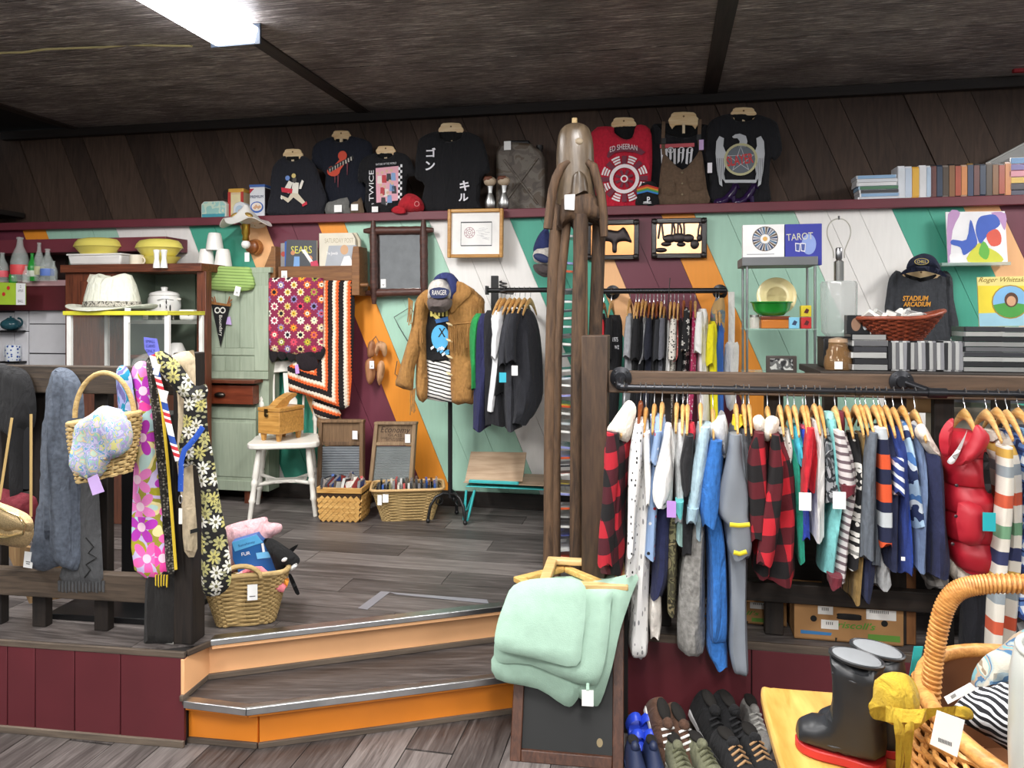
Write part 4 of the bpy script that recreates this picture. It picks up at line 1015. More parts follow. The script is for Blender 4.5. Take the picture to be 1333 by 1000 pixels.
part('bowl',MB().lathe([(9*k,0.028),(8.6*k,0.045),(7*k,0.055),(0.002,0.056)],(-1.5*k,0,0),28,rot=(PI/2,0,0)),wood('7a3f1c','9c5f30','x',5,0.35),t)
# ================================================================ display garments along the ledge
hw=wood('dcb27a','f4daac','x',5,0.4)
def display_hanger(label,px,py,w=1.0,h=1.0,off=-0.02):
 p=PW(px,py,off);t=thing('display_hanger',label,'hanger',p,0,'wooden display hangers')
 P=[(-11,0),(11,0),(14.5,5),(17.5,10),(13,20),(9.5,15.5),(-9.5,15.5),(-13,20),(-17.5,10),(-14.5,5)]
 part('hanger_body',MB().prism(sp(p,[(px+a*w,py+b*h)for a,b in P],0,2),0,0.014),hw,t,0.003)
 part('centre_slat',MB().prism(p.pts([(px-1.8,py+13*h),(px+1.8,py+13*h),(px+1.8,py+25*h),(px-1.8,py+25*h)]),-0.0,0.012),wood('d8bd94','efdcb8','z',5),t)
 x,z=p.xz(px,py+5*h);part('hook_hole',MB().disc(x,z,0.006,-0.0015,n=10),solid('7a5630'),t)
def shirt(label,cx,P,col,neck,printf=None,group='display shirts along the ledge',name='t_shirt',off=0.0,mats=None,T=0.024,py=240):
 p=PW(cx,py,off);m=mats or cloth(col);t=thing(name,label,'shirt',p,0,group)
 part('shirt_body',MB().pillow(sp(p,P,0,3),T,0.03,0,0.018,0.003,len(label),R=0.022,fold=0.0035,ff=60),m,t)
 if neck:part('neck_opening',MB().pillow(sp(p,neck,0.02,2),0.004,0.004,0.022,0.012,0),cloth('0c0c0e'),t)
 if printf:
  mb=MB();mats_=printf(p,mb,-T-0.011);part('front_print',mb,mats_,t)
 return t,p
K=lambda p:p.o.y/F
def pr_runner(p,mb,y):
 q=lambda L:p.pts(L,y)
 for L,i in(([(381,237),(389,238),(388,252),(379,251)],0),([(371,244),(376,235),(381,238),(376,252),(371,250)],0),([(390,241),(393,234),(395.5,236),(392,246),(389,246)],0),([(379,251),(388,252),(398,264),(395,267),(382,257),(375,264),(366,257),(368,255),(375,258)],1),([(366,244),(381,246),(380,252),(367,250)],2),([(393,266),(399,262),(400,266),(394,269)],2),([(366,254),(369,256),(367,260),(365,258)],0)):mb.flat(q(L),y-0.0002*i,i)
 mb.disc(*p.xz(377.5,233),3.2*K(p),y+0.0003,3);mb.disc(*p.xz(385.5,230),3*K(p),y-0.0005,4);mb.disc(*p.xz(386.5,235.5),3*K(p),y-0.0003,5,sq=1.3)
 return[solid('e9e4d8'),solid('d8cdb6'),solid('c9243a'),solid('6f8fd0'),solid('d8c27a'),solid('4a4644')]
def pr_guitar(p,mb,y):
 k=K(p);mb.disc(*p.xz(437,224),9*k,y,0,sq=0.75);mb.disc(*p.xz(448.5,204),6.2*k,y,0);mb.flat(p.pts([(433,218),(446,203),(452,208),(440,226)],y),y-0.0002,0)
 for a,b in((436,238),(440,244),(452,228)):mb.flat(p.pts([(a-1.2,b-16),(a+1.2,b-16),(a+0.4,b),(a-0.4,b)],y),y+0.0002,1)
 mb.flat(p.pts([(426,220),(459,202),(461,206),(429,225)],y),y-0.0006,2)
 rr=random.Random(4)
 for j in range(9):
  a=429+j*3.4;b=222.5-j*1.95;mb.flat(p.pts([(a,b-2.6),(a+1.3,b-3),(a+1.5+rr.uniform(-1,1),b+2),(a+0.3,b+2.4)],y),y-0.001,3)
 return[solid('d8492e'),solid('6a2434'),solid('1a1a1e'),solid('cfc8bc')]
def pr_pink(p,mb,y):
 k=K(p);mb.flat(p.pts([(489,219),(519,216),(518,261),(490,264)],y),y,0)
 for j in range(13):
  for i in range(2):
   if(i+j)%2:a=518.5+i*2.6-j*0.05;b=214+j*3.7;mb.flat(p.pts([(a,b),(a+2.6,b),(a+2.6,b+3.7),(a,b+3.7)],y),y-0.0003,1)
 mb.text('TWICE',*p.xz(486,243),40*k,6.5*k,y-0.0004,1,PI/2)
 mb.text('NATURE OF THE WORLD',*p.xz(505,214.5),28*k,2.6*k,y,1,0.03);mb.text('B    my',*p.xz(497,267),22*k,5*k,y,1,0.1)
 for a,b,c in((494,227,3),(500,226,2),(506,224,4),(512,223,5),(498,242,2),(503,244,3),(510,237,5),(513,240,4),(507,252,5),(499,255,4)):
  mb.disc(*p.xz(a,b),2.0*k,y-0.0005,6);mb.flat(p.pts([(a-2.6,b+2),(a+2.6,b+2),(a+3.4,b+12),(a-3,b+12)],y),y-0.0004,c)
 return[solid('e3a5b4'),solid('e9e9ec'),solid('b83038'),solid('e8dcd4'),solid('2a2a30'),solid('7fa2cf'),solid('d9b49a')]
def pr_kana(p,mb,y):
 k=K(p)
 for s_,a,b,h in(('ゴ',563,200,12),('ン',562,217,12),('キ',606.5,243,13),('ル',605,258,10)):mb.text(s_,*p.xz(a,b),13*k,h*k,y,0,0,bold=0.03)
 return[solid('eceaf0')]
def pr_wheel(p,mb,y):
 k=K(p);cx,cz=p.xz(813,234)
 for j in range(8):
  a0=j*PI/4+0.16
  for r in(21,24.5,28):mb.disc(cx,cz,(r+2.2)*k,y,0,6,r*k,a0+0.05,a0+PI/4-0.36)
  a=j*PI/4;mb.flat([(cx+r_*k*cos(a+s_),cz+r_*k*sin(a+s_))for r_,s_ in((16,-0.16),(30,-0.11),(30,0.11),(16,0.16))],y+0.0003,1)
  a+=PI/8;mb.flat([(cx+r_*k*cos(a+s_),cz+r_*k*sin(a+s_))for r_,s_ in((5,-0.3),(12,-0.16),(12,0.16),(5,0.3))],y-0.0002,1)
 mb.disc(cx,cz,19*k,y-0.0001,0,24,14.5*k);mb.disc(cx,cz,4.8*k,y-0.0004,0,16,3*k)
 mb.flat(p.pts([(792,197),(802,190.5),(816,189),(830,191),(840,198),(835,202),(826,198.5),(812,197),(800,199),(792,206),(790,204)],y),y,1)
 mb.text('ED SHEERAN',*p.xz(812,195.5),35*k,7*k,y-0.0006,0,0.02,arc=3*k)
 return[solid('f0e4e6'),solid('6e1a34')]
def pr_lines(p,mb,y):
 k=K(p);mb.flat(p.pts([(859,188),(904,186),(904,191),(859,193)],y),y,0)
 for a in range(8):mb.flat(p.pts([(860+a*5.6,194),(863+a*5.6,193),(864+a*5.2,214-a%3*4),(861+a*5.2,213)],y),y,1)
 for a in(873,887,898):mb.disc(*p.xz(a,197),4*k,y-0.0004,1,14,3*k)
 return[solid('c8565e'),solid('dcdce0')]
def pr_eagle(p,mb,y):
 k=K(p);c=p.xz(963.5,209)
 for s_ in(-1,1):
  w_=[(963.5+s_*a,b)for a,b in((17,202),(22,190),(21,180),(27,177),(31,184),(32,200),(30,222),(27,240),(23,243),(24,232),(19,238),(21,226))]
  mb.flat(p.pts(w_,y),y+0.0004,0)
  for j in range(4):mb.flat(p.pts([(963.5+s_*(22+j*2.4),206),(963.5+s_*(22.6+j*2.4),206),(963.5+s_*(21.5+j*2.2),236),(963.5+s_*(21+j*2.2),236)],y),y-0.0001,3)
 mb.flat(p.pts([(953,178),(957,175),(963,174),(971,177),(973,184),(971,192),(961,192),(963,184),(960,180),(955,180)],y),y,0)
 mb.flat(p.pts([(944,238),(984,238),(986,234),(942,234)],y),y+0.0003,0)
 mb.disc(*c,21*k,y-0.0003,1,28,18*k);mb.disc(*c,18*k,y,4)
 for a in range(5):
  t0,t1=PI/2+a*4*PI/5,PI/2+(a+1)*4*PI/5;d=V((cos(t1)-cos(t0),sin(t1)-sin(t0))).normalized()*0.0016
  A_,B_=(c[0]+17*k*cos(t0),c[1]+17*k*sin(t0)),(c[0]+17*k*cos(t1),c[1]+17*k*sin(t1));mb.flat([(A_[0]-d.y,A_[1]+d.x),(B_[0]-d.y,B_[1]+d.x),(B_[0]+d.y,B_[1]-d.x),(A_[0]+d.y,A_[1]-d.x)],y-0.0005,0)
 mb.text('SLAYER',*p.xz(962.5,209.5),33*k,13*k,y-0.001,2,0.12,bold=0.02)
 return[solid('b9bcc0'),solid('b9b48a'),solid('c22a2e'),solid('2a2a2e'),solid('5f666e')]
shirt('black t-shirt printed with a running man, leftmost on the ledge',388,[(352,250),(353,228),(356,216),(364,207),(371,203),(374,208),(381,210),(389,208),(393,203),(402,206),(411,216),(418,236),(426,260),(422,276),(414,281),(352,281),(349,266)],'1d1e26',[(371,203),(393,203),(389,208),(381,210),(374,208)],pr_runner)
display_hanger('pale wooden hanger holding the black running man t-shirt',381,194,0.75,0.75)
shirt('navy t-shirt with an orange guitar print, behind its neighbours on the ledge',446,[(406,200),(411,187),(432,178),(436,183),(444,185),(453,182),(457,177),(480,184),(485,194),(486,216),(476,228),(475,266),(424,266),(424,228),(408,216)],'171b28',[(432,178),(457,177),(453,182),(444,185),(436,183)],pr_guitar,off=-0.09)
display_hanger('pale wooden hanger holding the navy guitar t-shirt',444,170,0.72,0.7,-0.1)
shirt('black t-shirt with a pink photo print of a group of women',503,[(466,224),(471,208),(489,199),(493,205),(502,207),(511,203),(514,198),(528,201),(536,211),(541,228),(530,233),(528,268),(520,279),(478,279),(476,240),(467,238)],'151519',[(489,199),(514,198),(511,203),(502,207),(493,205)],pr_pink)
display_hanger('pale wooden hanger holding the pink print t-shirt',502,190,0.75,0.65)
shirt('black t-shirt with white Japanese lettering, left of the jerrycan',588,[(540,226),(543,192),(548,179),(569,171),(574,180),(586,185),(600,180),(604,171),(624,178),(631,190),(638,222),(628,230),(624,262),(622,275),(552,275),(553,242),(543,234)],'141418',[(569,171),(604,171),(600,180),(586,185),(574,180)],pr_kana)
display_hanger('golden wooden hanger holding the t-shirt with Japanese lettering',587,160,0.95,0.95)
shirt('bright red sleeveless t-shirt with a ship wheel print, right of the carved tower',812,[(770,172),(797,165),(800,173),(812,181),(823,179),(829,163),(846,168),(849,200),(847,240),(838,272),(786,272),(778,262),(772,230)],'c41f38',[(797,165),(829,163),(823,179),(812,181),(800,173)],pr_wheel)
display_hanger('golden wooden hanger holding the red ship wheel t-shirt',812,153,0.95,0.9)
shirt('black off-shoulder t-shirt with white line print under the brown vest',884,[(838,204),(845,174),(852,161),(862,170),(872,176),(890,179),(908,175),(918,162),(926,172),(926,202),(921,264),(845,268),(845,238),(838,230)],'15151a',[(852,161),(918,162),(908,175),(890,179),(872,176)],pr_lines,off=-0.05)
display_hanger('wide golden wooden hanger holding the brown vest',890,146,1.15,1.1,-0.04)
p=PW(890,240,0.03);t=thing('vest','brown pocketed utility vest with buckled shoulder straps on the ledge','vest',p)
vm=cloth('64503f',0.15)
hang('vest_body',0,0,p,[(858,266),(858,240),(861,214),(864,200),(869,204),(888,221),(904,206),(912,195),(916,212),(920,245),(923,264),(890,268)],vm,0.02,0.02,0,fold=0.003,seed=21,parent=t)
for P in([(864,202),(863,184),(864,159)],[(912,197),(910,180),(911,156)]):part('shoulder_strap',MB().tube([(a,-0.012,b)for a,b in p.pts(P)],0.011,6,flat=0.3,up=(1,0,0)),vm,t)
for a,b in((864,183),(910,178)):part('buckle',pbox(p,a-3,b-3,a+3,b+4,-0.022,-0.012),solid('1a1a1c'),t,0.001)
for a,b in((861,237),(896,231)):
 part('pocket',MB().pillow(sp(p,[(a,b),(a+17,b+2),(a+17,b+17),(a+1,b+16)],0,2),0.012,0.004,-0.022,0.015,0.001),vm,t);part('pocket_flap',pbox(p,a,b,a+17,b+6,-0.036,-0.028),vm,t,0.003)
for b in(226,240,254):x,z=p.xz(888,b);part('button',MB().ball((x,-0.026,z),(0.007,0.004,0.007),8),solid('8a7a60'),t)
part('price_tag',pbox(p,910,182,916,195,-0.04,-0.038),solid('c7a6d8'),t);part('price_tag',pbox(p,921,212,927,225,-0.03,-0.028),solid('e9e4ea'),t)
shirt('black t-shirt with a silver eagle and red lettering in a ring',965,[(916,206),(919,172),(927,156),(950,148),(956,156),(968,158),(981,155),(985,149),(1008,157),(1014,168),(1018,196),(1009,209),(1003,208),(1001,240),(998,266),(928,266),(924,240),(922,216)],'141419',[(950,148),(985,149),(981,155),(968,158),(956,156)],pr_eagle)
display_hanger('golden wooden hanger holding the silver eagle t-shirt',968,140,0.98,0.85)
# small things on the ledge
def cap_part(t,R,m_front,m_back,m_peak,squash=0.8,peak_ang=0.0,peak=True):
 n=24;L=[[(R*cos(2*PI*j/n)*cos(e),R*sin(2*PI*j/n)*cos(e),R*squash*sin(e))for j in range(n)]for e in[0,0.25,0.5,0.8,1.1,1.4,1.55]]
 mb=rings(L)
 for i,f in enumerate(mb.f):
  c=sum((mb.v[j]for j in f),V())/len(f);mb.mi[i]=0 if c.y<-0.1*R else 1
 part('crown',mb,[m_front,m_back],t);part('top_button',MB().ball((0,0,R*squash),(0.009,0.009,0.006),8),m_back,t)
 if peak:
  P=[(R*0.98*cos(a),-R*0.98*abs(sin(a))*1.0,0)for a in[PI*j/14 for j in range(15)]];Q=[(R*1.02*cos(a),-R*(0.25+1.5*sin(a)),-R*0.28*(sin(a)))for a in[PI*j/14 for j in range(15)]]
  mb=MB();n_=15;mb.add([(a,b,c+0.004)for a,b,c in P+Q]+[(a,b,c-0.003)for a,b,c in P+Q],[(j,j+1,n_+j+1,n_+j)for j in range(n_-1)]+[(2*n_+j,3*n_+j,3*n_+j+1,2*n_+j+1)for j in range(n_-1)]+[(n_+j,n_+j+1,3*n_+j+1,3*n_+j)for j in range(n_-1)],0,True);part('peak',mb,m_peak,t)
def ledge_cap(label,px,wpx,hpx,col,off=0.03,rz=0.6,mark=None):
 p=on_ledge(px,off);k=K(p);R=wpx/2*k;t=thing('cap',label,'cap',p,0);t.rotation_euler=(0,0,-TH+rz);cap_part(t,R,cloth(col),cloth(col),cloth(col),hpx*k/R)
 if mark:part('price_tag',MB().box((0.0,-R*1.02,R*0.5),(0.05,0.002,0.04),(0.3,0,0)),solid(TAG),t)
for lab,a,b,c,d,tg,e in(('grey fabric mug sleeve with a white sticker on the ledge',425,455,259,281,(435,267,445,276),'6f6f6c'),('brown fabric mug sleeve with a white sticker beside the grey one',457,473,259,281,(457,266,466,274),'6a5846')):
 p=on_ledge((a+b)/2,0.03);t=thing('mug_sleeve',lab,'fabric holder',p)
 hang('sleeve_body',0,0,p,[(a,265),(a+8,262),(b-3,c-2),(b,270),(b,280),(a,281)],cloth(e),0.03,0.03,0,2,parent=t,fold=0)
 part('price_tag',pbox(p,tg[0],tg[1],tg[2],tg[3],-0.04,-0.038),solid(TAG),t)
p=on_ledge(496,0.03);t=thing('cap','black fabric cap lying folded left of the red cap','cap',p);hang('cap_body',0,0,p,[(482,268),(492,264),(506,268),(512,277),(508,282),(484,282)],cloth('121214'),0.03,None,0,3,parent=t);part('price_tag',pbox(p,484,269,492,276,-0.045,-0.043),solid(TAG),t)
p=on_ledge(531,0.04);t=thing('cap','bright red baseball cap lying on the ledge under the pink print t-shirt','cap',p)
hang('crown',0,0,p,[(518,266),(523,258),(531,252),(541,254),(550,262),(552,272),(546,277),(530,278),(519,276)],cloth('b3202c'),0.06,0.06,0,3,parent=t,fold=0,wr=0.002)
hang('peak',0,0,p,[(509,274),(516,268),(525,270),(528,277),(516,278)],cloth('b3202c'),0.015,0.02,-0.04,3,parent=t,fold=0,wr=0)
part('emblem',MB().disc(*p.xz(546,267),0.018,-0.055,n=14,r0=0.013),solid('d07070'),t)
def shoe_stretcher(label,px):
 p=on_ledge(px,0.02);k=K(p);t=thing('shoe_stretcher',label,'shoe form',p,0,'shoe forms on the ledge')
 part('toe_piece',MB().lathe([(0.012,0),(0.032,0.01),(0.036,0.05),(0.024,0.09),(0.014,0.11)],n=18,sq=(1,0.6)),metal('b8b8b6',0.35),t)
 part('shank',MB().lathe([(0.014,0.10),(0.016,0.13),(0.022,0.155)],n=14,sq=(1,0.6)),metal('c2c2c0',0.35),t)
 part('heel_piece',MB().ball((0,0,0.185),(0.042,0.03,0.032),14),solid('b9a58c',0.5),t);part('leather_strap',MB().pillow([(-0.045,0.19),(-0.03,0.215),(0.01,0.216),(0.03,0.195),(0.0,0.185)],0.02,None,-0.02,0.015,0),solid('6a3a24',0.5),t)
shoe_stretcher('left one of two metal shoe forms standing on end before the jerrycan',638);shoe_stretcher('right one of two metal shoe forms standing on end before the jerrycan',656)
p=on_ledge(679,-0.10);t=thing('jerrycan','rusty dark grey metal jerrycan with a cross pressed into its side','fuel can',p)
rust=patches(('4a4038','5b5148','6a6258','56483a'),9,0.55,1.2)
P=p.pts([(645,276),(645,198),(650,188),(662,184),(690,186),(704,196),(709,206),(709,276)])
part('can_body',MB().prism(P,0,0.16),rust,t,0.02)
for a,b in(((656,208),(700,266)),((700,206),(656,266))):part('pressed_rib',MB().tube([(u,-0.002,v)for u,v in p.pts([a,b])],0.008,6),rust,t)
part('handle',MB().tube([(u,0.05,v)for u,v in p.pts([(655,190),(659,183),(686,183),(690,190)])],0.013,8),solid('1a1a1c',0.5),t);part('price_tag',pbox(p,656,184,665,195,-0.01,-0.008),solid(TAG),t)
part('spout',MB().lathe([(0.02,0),(0.02,0.03),(0.024,0.03),(0.024,0.05),(0.001,0.05)],(p.xz(700,196)[0],0.08,p.xz(700,196)[1]),14),solid('2a2826',0.5),t)
p=on_ledge(843,0.02);t=thing('beanie_cap','black cap with rainbow stripes and a white game logo, in front of the brown vest','cap',p);k=K(p)
hang('cap_body',0,0,p,[(828,272),(829,250),(833,240),(842,236),(852,238),(857,248),(858,272)],cloth('131316'),0.05,0.05,0,3,parent=t,fold=0,wr=0.001)
for j,c in enumerate(('c2342c','d98a2c','4a9a4c','3a7fc4')):
 q=p.pts([(829.5,246.6+j*2.2),(843,243.4+j*2.3),(857,247+j*2.2)]);part('stripe',MB().tube([(u,-0.043-0.012*(i==1),v)for i,(u,v)in enumerate(q)],1.2*k,6,flat=0.3,up=(0,0,1)),solid(c,0.8),t)
mb=MB().text('P',*p.xz(844.5,262),4*k,8*k,-0.060,0,bold=0.02).text('S',*p.xz(843,265.5),11*k,3*k,-0.0595,0,bold=0.02)
part('logo',mb,solid('eeeef2'),t)
for s_,lab in((934,'left shoe of a pair of glossy purple high heels on the ledge'),(958,'right shoe of a pair of glossy purple high heels on the ledge')):
 p=on_ledge(s_+10,0.03);k=K(p);t=thing('heeled_shoe',lab,'shoe',p,0,'purple high heels');pm_=solid('2c1a40',0.12,var=0.1)
 b=lambda a,c:p.xz(s_+a,c)
 part('upper',MB().pillow(sp(p,[(s_-5,265),(s_-2,259),(s_+8,256),(s_+16,246),(s_+22,238),(s_+27,243),(s_+22,256),(s_+12,265),(s_+2,270)]),0.035,0.035,0,0.015,0),pm_,t)
 part('heel',MB().tube([(b(20,256)[0],0,b(20,256)[1]),(b(23,272)[0],0,b(23,272)[1]-0.0)],[0.018,0.008],8),pm_,t);part('sole',MB().pillow(sp(p,[(s_-5,267),(s_+8,268),(s_+4,272),(s_-3,271)]),0.03,None,0,0.015,0),solid('0f0c12',0.3),t)
 part('ankle_strap',MB().tube([(b(20,241)[0],-0.03,b(20,241)[1]),(b(25,239)[0],0,b(25,239)[1]),(b(28,246)[0],-0.02,b(28,246)[1])],0.006,6),pm_,t)
 # ================================================================ on the painted wall
p=PW(412,345,0.10);t=thing('magazine_rack','wooden wall rack of old magazines with a dowel rail for afghans','rack',p)
rw=wood('6a4426','8f6238','x',4,0.5)
part('front_panel',pbox(p,362,347,466,365,-0.07,-0.055),rw,t,0.003);part('back_panel',pbox(p,362,325,466,375,0.05,0.065),rw,t)
for P in([(352,385),(352,348),(356,338),(360,328),(361,322),(366,322),(366,385)],[(464,385),(464,335),(466,322),(473,322),(474,340),(474,385)]):part('side_panel',MB().prism(p.pts(P),-0.08,0.066),rw,t,0.003)
q=p.pts([(346,374),(480,371)],-0.05);part('dowel',MB().tube([(q[0][0],-0.06,q[0][1]),(q[1][0],-0.06,q[1][1])],0.012,10),rw,t)
price_tag(p,t,370,358,8,11,-0.075)
def magazine(label,P,col,y,deco=None):
 m_=thing('magazine',label,'magazine',p,0,'old magazines in the wall rack');part('pages',MB().prism(p.pts(P),y+0.002,y+0.022),solid('e2dccb'),m_);part('cover',MB().prism(p.pts(P),y-0.001,y+0.002),solid(col,0.35),m_)
 if deco:mb=MB();ms=deco(mb,y-0.0015);part('cover_print',mb,ms,m_)
k=K(p)
def d_sears(mb,y):
 mb.text('SEARS',*p.xz(397,326),29*k,9.5*k,y,0);mb.flat(p.pts([(392,325),(397,325),(412,347),(407,347)],y),y-0.0004,1);mb.disc(*p.xz(408,337),3.5*k,y-0.0003,2);mb.flat(p.pts([(404,341),(413,339),(415,347),(405,347)],y),y-0.0005,3);mb.disc(*p.xz(386,330),3*k,y-0.0003,2);mb.flat(p.pts([(383,334),(390,334),(390,347),(382,347)],y),y-0.0002,4)
 return[solid('d8d25a'),solid('ecebe8'),solid('c98a64'),solid('c2415a'),solid('7aa2d4')]
def d_old(mb,y):
 mb.text('SATURDAY POST',*p.xz(445,314),39*k,6*k,y,0);mb.flat(p.pts([(428,320),(464,319),(464,347),(423,347)],y),y,1);mb.disc(*p.xz(452,326),5.5*k,y-0.0004,2,sq=1.15);mb.flat(p.pts([(448,334),(455,333),(462,347),(443,347)],y),y-0.0003,3);mb.text('The Jewish',*p.xz(436,331),16*k,5*k,y-0.0003,3)
 return[solid('b0a488'),solid('a9adb4'),solid('c9a07a'),solid('f0eeea')]
magazine('cream vintage magazine with a portrait of a woman, right in the wall rack',[(420,305),(462,304),(466,312),(466,360),(420,360)],'d9d2c0',-0.045,d_old)
magazine('pile of yellowed magazine pages at the back of the wall rack',[(416,304),(464,303),(469,312),(469,358),(416,358)],'d3cab2',-0.005)
magazine('dark catalogue with yellow title in the wall rack',[(378,313),(416,314),(416,360),(376,360)],'4a4d52',-0.05,d_sears)
magazine('blue and white covered magazine behind the dark catalogue',[(373,315),(380,314),(380,360),(373,360)],'2f5fae',-0.025)
magazine('grey magazine with a red picture at the left of the rack',[(366,317),(376,316),(376,360),(366,360)],'9a9896',-0.005,lambda mb,y:(mb.disc(*p.xz(369.5,331),3.5*k,y),[solid('c25a4c')])[1])
# afghans
def granny():
 g=G('granny squares');v=g.coord();x,y,z=g.sep(v)[:3];s=1/0.066
 a=g.m('ADD',g.m('MULTIPLY',g.m('ADD',x,z),s*0.7071),40.0);b=g.m('ADD',g.m('MULTIPLY',g.m('SUBTRACT',z,x),s*0.7071),40.0)
 fa,fb=g.m('SUBTRACT',g.m('FRACT',a),0.5),g.m('SUBTRACT',g.m('FRACT',b),0.5)
 wn=g.new('ShaderNodeTexWhiteNoise',noise_dimensions='2D');g.L.new(g.comb(g.m('FLOOR',a),g.m('FLOOR',b),0.0),wn.inputs['Vector'])
 h=g.sep(wn.outputs['Color']);r=g.m('SQRT',g.m('ADD',g.m('MULTIPLY',fa,fa),g.m('MULTIPLY',fb,fb)))
 ang=g.m('ARCTAN2',fb,fa);pet=g.m('ADD',0.35,g.m('MULTIPLY',g.m('COSINE',g.m('MULTIPLY',ang,8.0)),0.07))
 cols=('e8dcb8','e2762e','e9e4e0','9a9c3a','d9c08a','8e7fb0','e9e4d4','d8485c')
 outer=g.ramp(h[0],[(i/8,c)for i,c in enumerate(cols)],True);inner=g.ramp(h[1],[(0,'d9b53a'),(0.3,'1d1a22'),(0.55,'c8506a'),(0.8,'e8e0c8')],True)
 col=g.mix(g.m('LESS_THAN',r,pet),'8a2a4c',outer);col=g.mix(g.m('LESS_THAN',r,0.2),col,inner);col=g.mix(g.m('LESS_THAN',r,0.07),col,'201820')
 return g.out(col,0.95,0,g.noise(v,90.0,2.0),0.9,0.006)
p=PW(385,362,0.19);t=thing('afghan','magenta granny square crochet afghan with black scalloped edge on the dowel rail','blanket',p)
hang('blanket_body',0,0,p,[(348,362),(384,361),(421,362),(421,420),(420,459),(386,462),(351,458),(348,430)],granny(),0.025,0.02,0,0,fold=0.006,ff=30,seed=31,parent=t)
mb=MB()
for j in range(6):
 cx=355+j*12;q=sp(p,[(cx-7,452),(cx+7,452),(cx+6.5,463),(cx,472-(j%2)*3),(cx-6.5,463)],0,3);mb.pillow(q,0.014,None,0.004+0.003*(j%2),0.02,0.001,j)
part('scalloped_edge',mb,cloth('1a1519',sc=120),t,stuff=True)
def ripple():
 g=G('ripple stripes');v=g.coord();x,y,z=g.sep(v)[:3]
 zz=g.m('MULTIPLY',g.m('PINGPONG',g.m('ADD',z,9.0),0.011),0.55);zx=g.m('MULTIPLY',g.m('PINGPONG',g.m('ADD',x,9.0),0.011),0.55)
 a=g.m('SUBTRACT',0.245,g.m('ADD',x,zz));b=g.m('ADD',g.m('ADD',z,0.905),g.m('ADD',g.m('MULTIPLY',x,0.28),zx))
 d=g.m('MINIMUM',a,b);f=g.m('FRACT',g.m('ADD',g.m('MULTIPLY',d,1/0.078),20.0))
 col=g.ramp(f,[(0,'1c1416'),(0.34,'e0622c'),(0.56,'f0b48a'),(0.66,'ece0cf'),(0.9,'1c1416')],True)
 return g.out(col,0.95,0,g.noise(v,80.0,2.0),1.0,0.008)
p=PW(418,362,0.15);t=thing('afghan','black, orange and white striped crochet afghan hanging from the dowel rail','blanket',p)
hang('blanket_body',0,0,p,[(412,362),(460,364),(462,400),(459,480),(455,528),(446,534),(420,524),(396,514),(376,510),(374,478),(385,470),(404,478),(415,470)],ripple(),0.03,0.02,0,0,fold=0.008,ff=30,seed=32,parent=t)
hang('folded_corner',0,0,p,[(408,520),(440,532),(442,544),(425,548),(410,540)],ripple(),0.02,0.01,0.04,2,fold=0.004,seed=33,parent=t)
hang('dark_fold',0,0,p,[(384,462),(398,456),(410,462),(414,478),(402,484),(390,480)],cloth('1f161c',sc=120),0.02,0.01,-0.03,2,fold=0.002,seed=34,parent=t)
part('price_tag',MB().prism(p.pts([(384,476),(388,474),(390,486),(385,487)],-0.06),-0.062,-0.06),solid('c79adf'),t)
# carved mirror
def log_frame(t,P,m,r):
 for i,(a,b)in enumerate(P):
  a,b=V((a[0],-0.015-0.012*(i%2),a[1])),V((b[0],-0.015-0.012*(i%2),b[1]));d=b-a;n=12
  part('frame_log',MB().tube([a+d*(j/n)for j in range(n+1)],[r*(0.55 if j in(0,n)else 0.8 if j in(1,n-1)else 1.0+0.08*(j%2))for j in range(n+1)],8),m,t)
p=PW(521,338,0.05);t=thing('wall_mirror','small mirror in a dark carved log frame with crossed corners','mirror',p)
part('glass',pbox(p,490,303,552,380,-0.004,0.004),metal('d6d6d4',0.04),t)
cw=wood('3a221c','5f3a30','x',7,0.5,6,0.6)
log_frame(t,[(p.xz(475,301),p.xz(565,300)),(p.xz(488,288),p.xz(489,396)),(p.xz(477,382),p.xz(562,380)),(p.xz(553,287),p.xz(554,392))],cw,0.026)
price_tag(p,t,499,369,7,11,-0.008)
def framed(name,label,cat,px0,py0,px1,py1,bpx,mf,off=0.03,mid=None,art=None,tilt=0.0):
 p=PW((px0+px1)/2,(py0+py1)/2,off);t=thing(name,label,cat,p);a,b=p.xz(px0,py0),p.xz(px1,py1);k=K(p);bw=bpx*k
 for lo,hi in(((a[0],b[1]),(a[0]+bw,a[1])),((b[0]-bw,b[1]),(b[0],a[1]))):part('frame_side',MB().box2((lo[0],-0.015,lo[1]),(hi[0],0.02,hi[1])),mf,t,0.005)
 for lo,hi in(((a[0]+bw,a[1]-bw),(b[0]-bw,a[1])),((a[0]+bw,b[1]),(b[0]-bw,b[1]+bw))):part('frame_rail',MB().box2((lo[0],-0.015,lo[1]),(hi[0],0.02,hi[1])),mf,t,0.005)
 part('backing',MB().box2((a[0]+bw,0.004,b[1]+bw),(b[0]-bw,0.012,a[1]-bw)),mid or solid('f4f3f0'),t)
 if art:art(p,t)
 t.rotation_euler[1]=tilt;return t
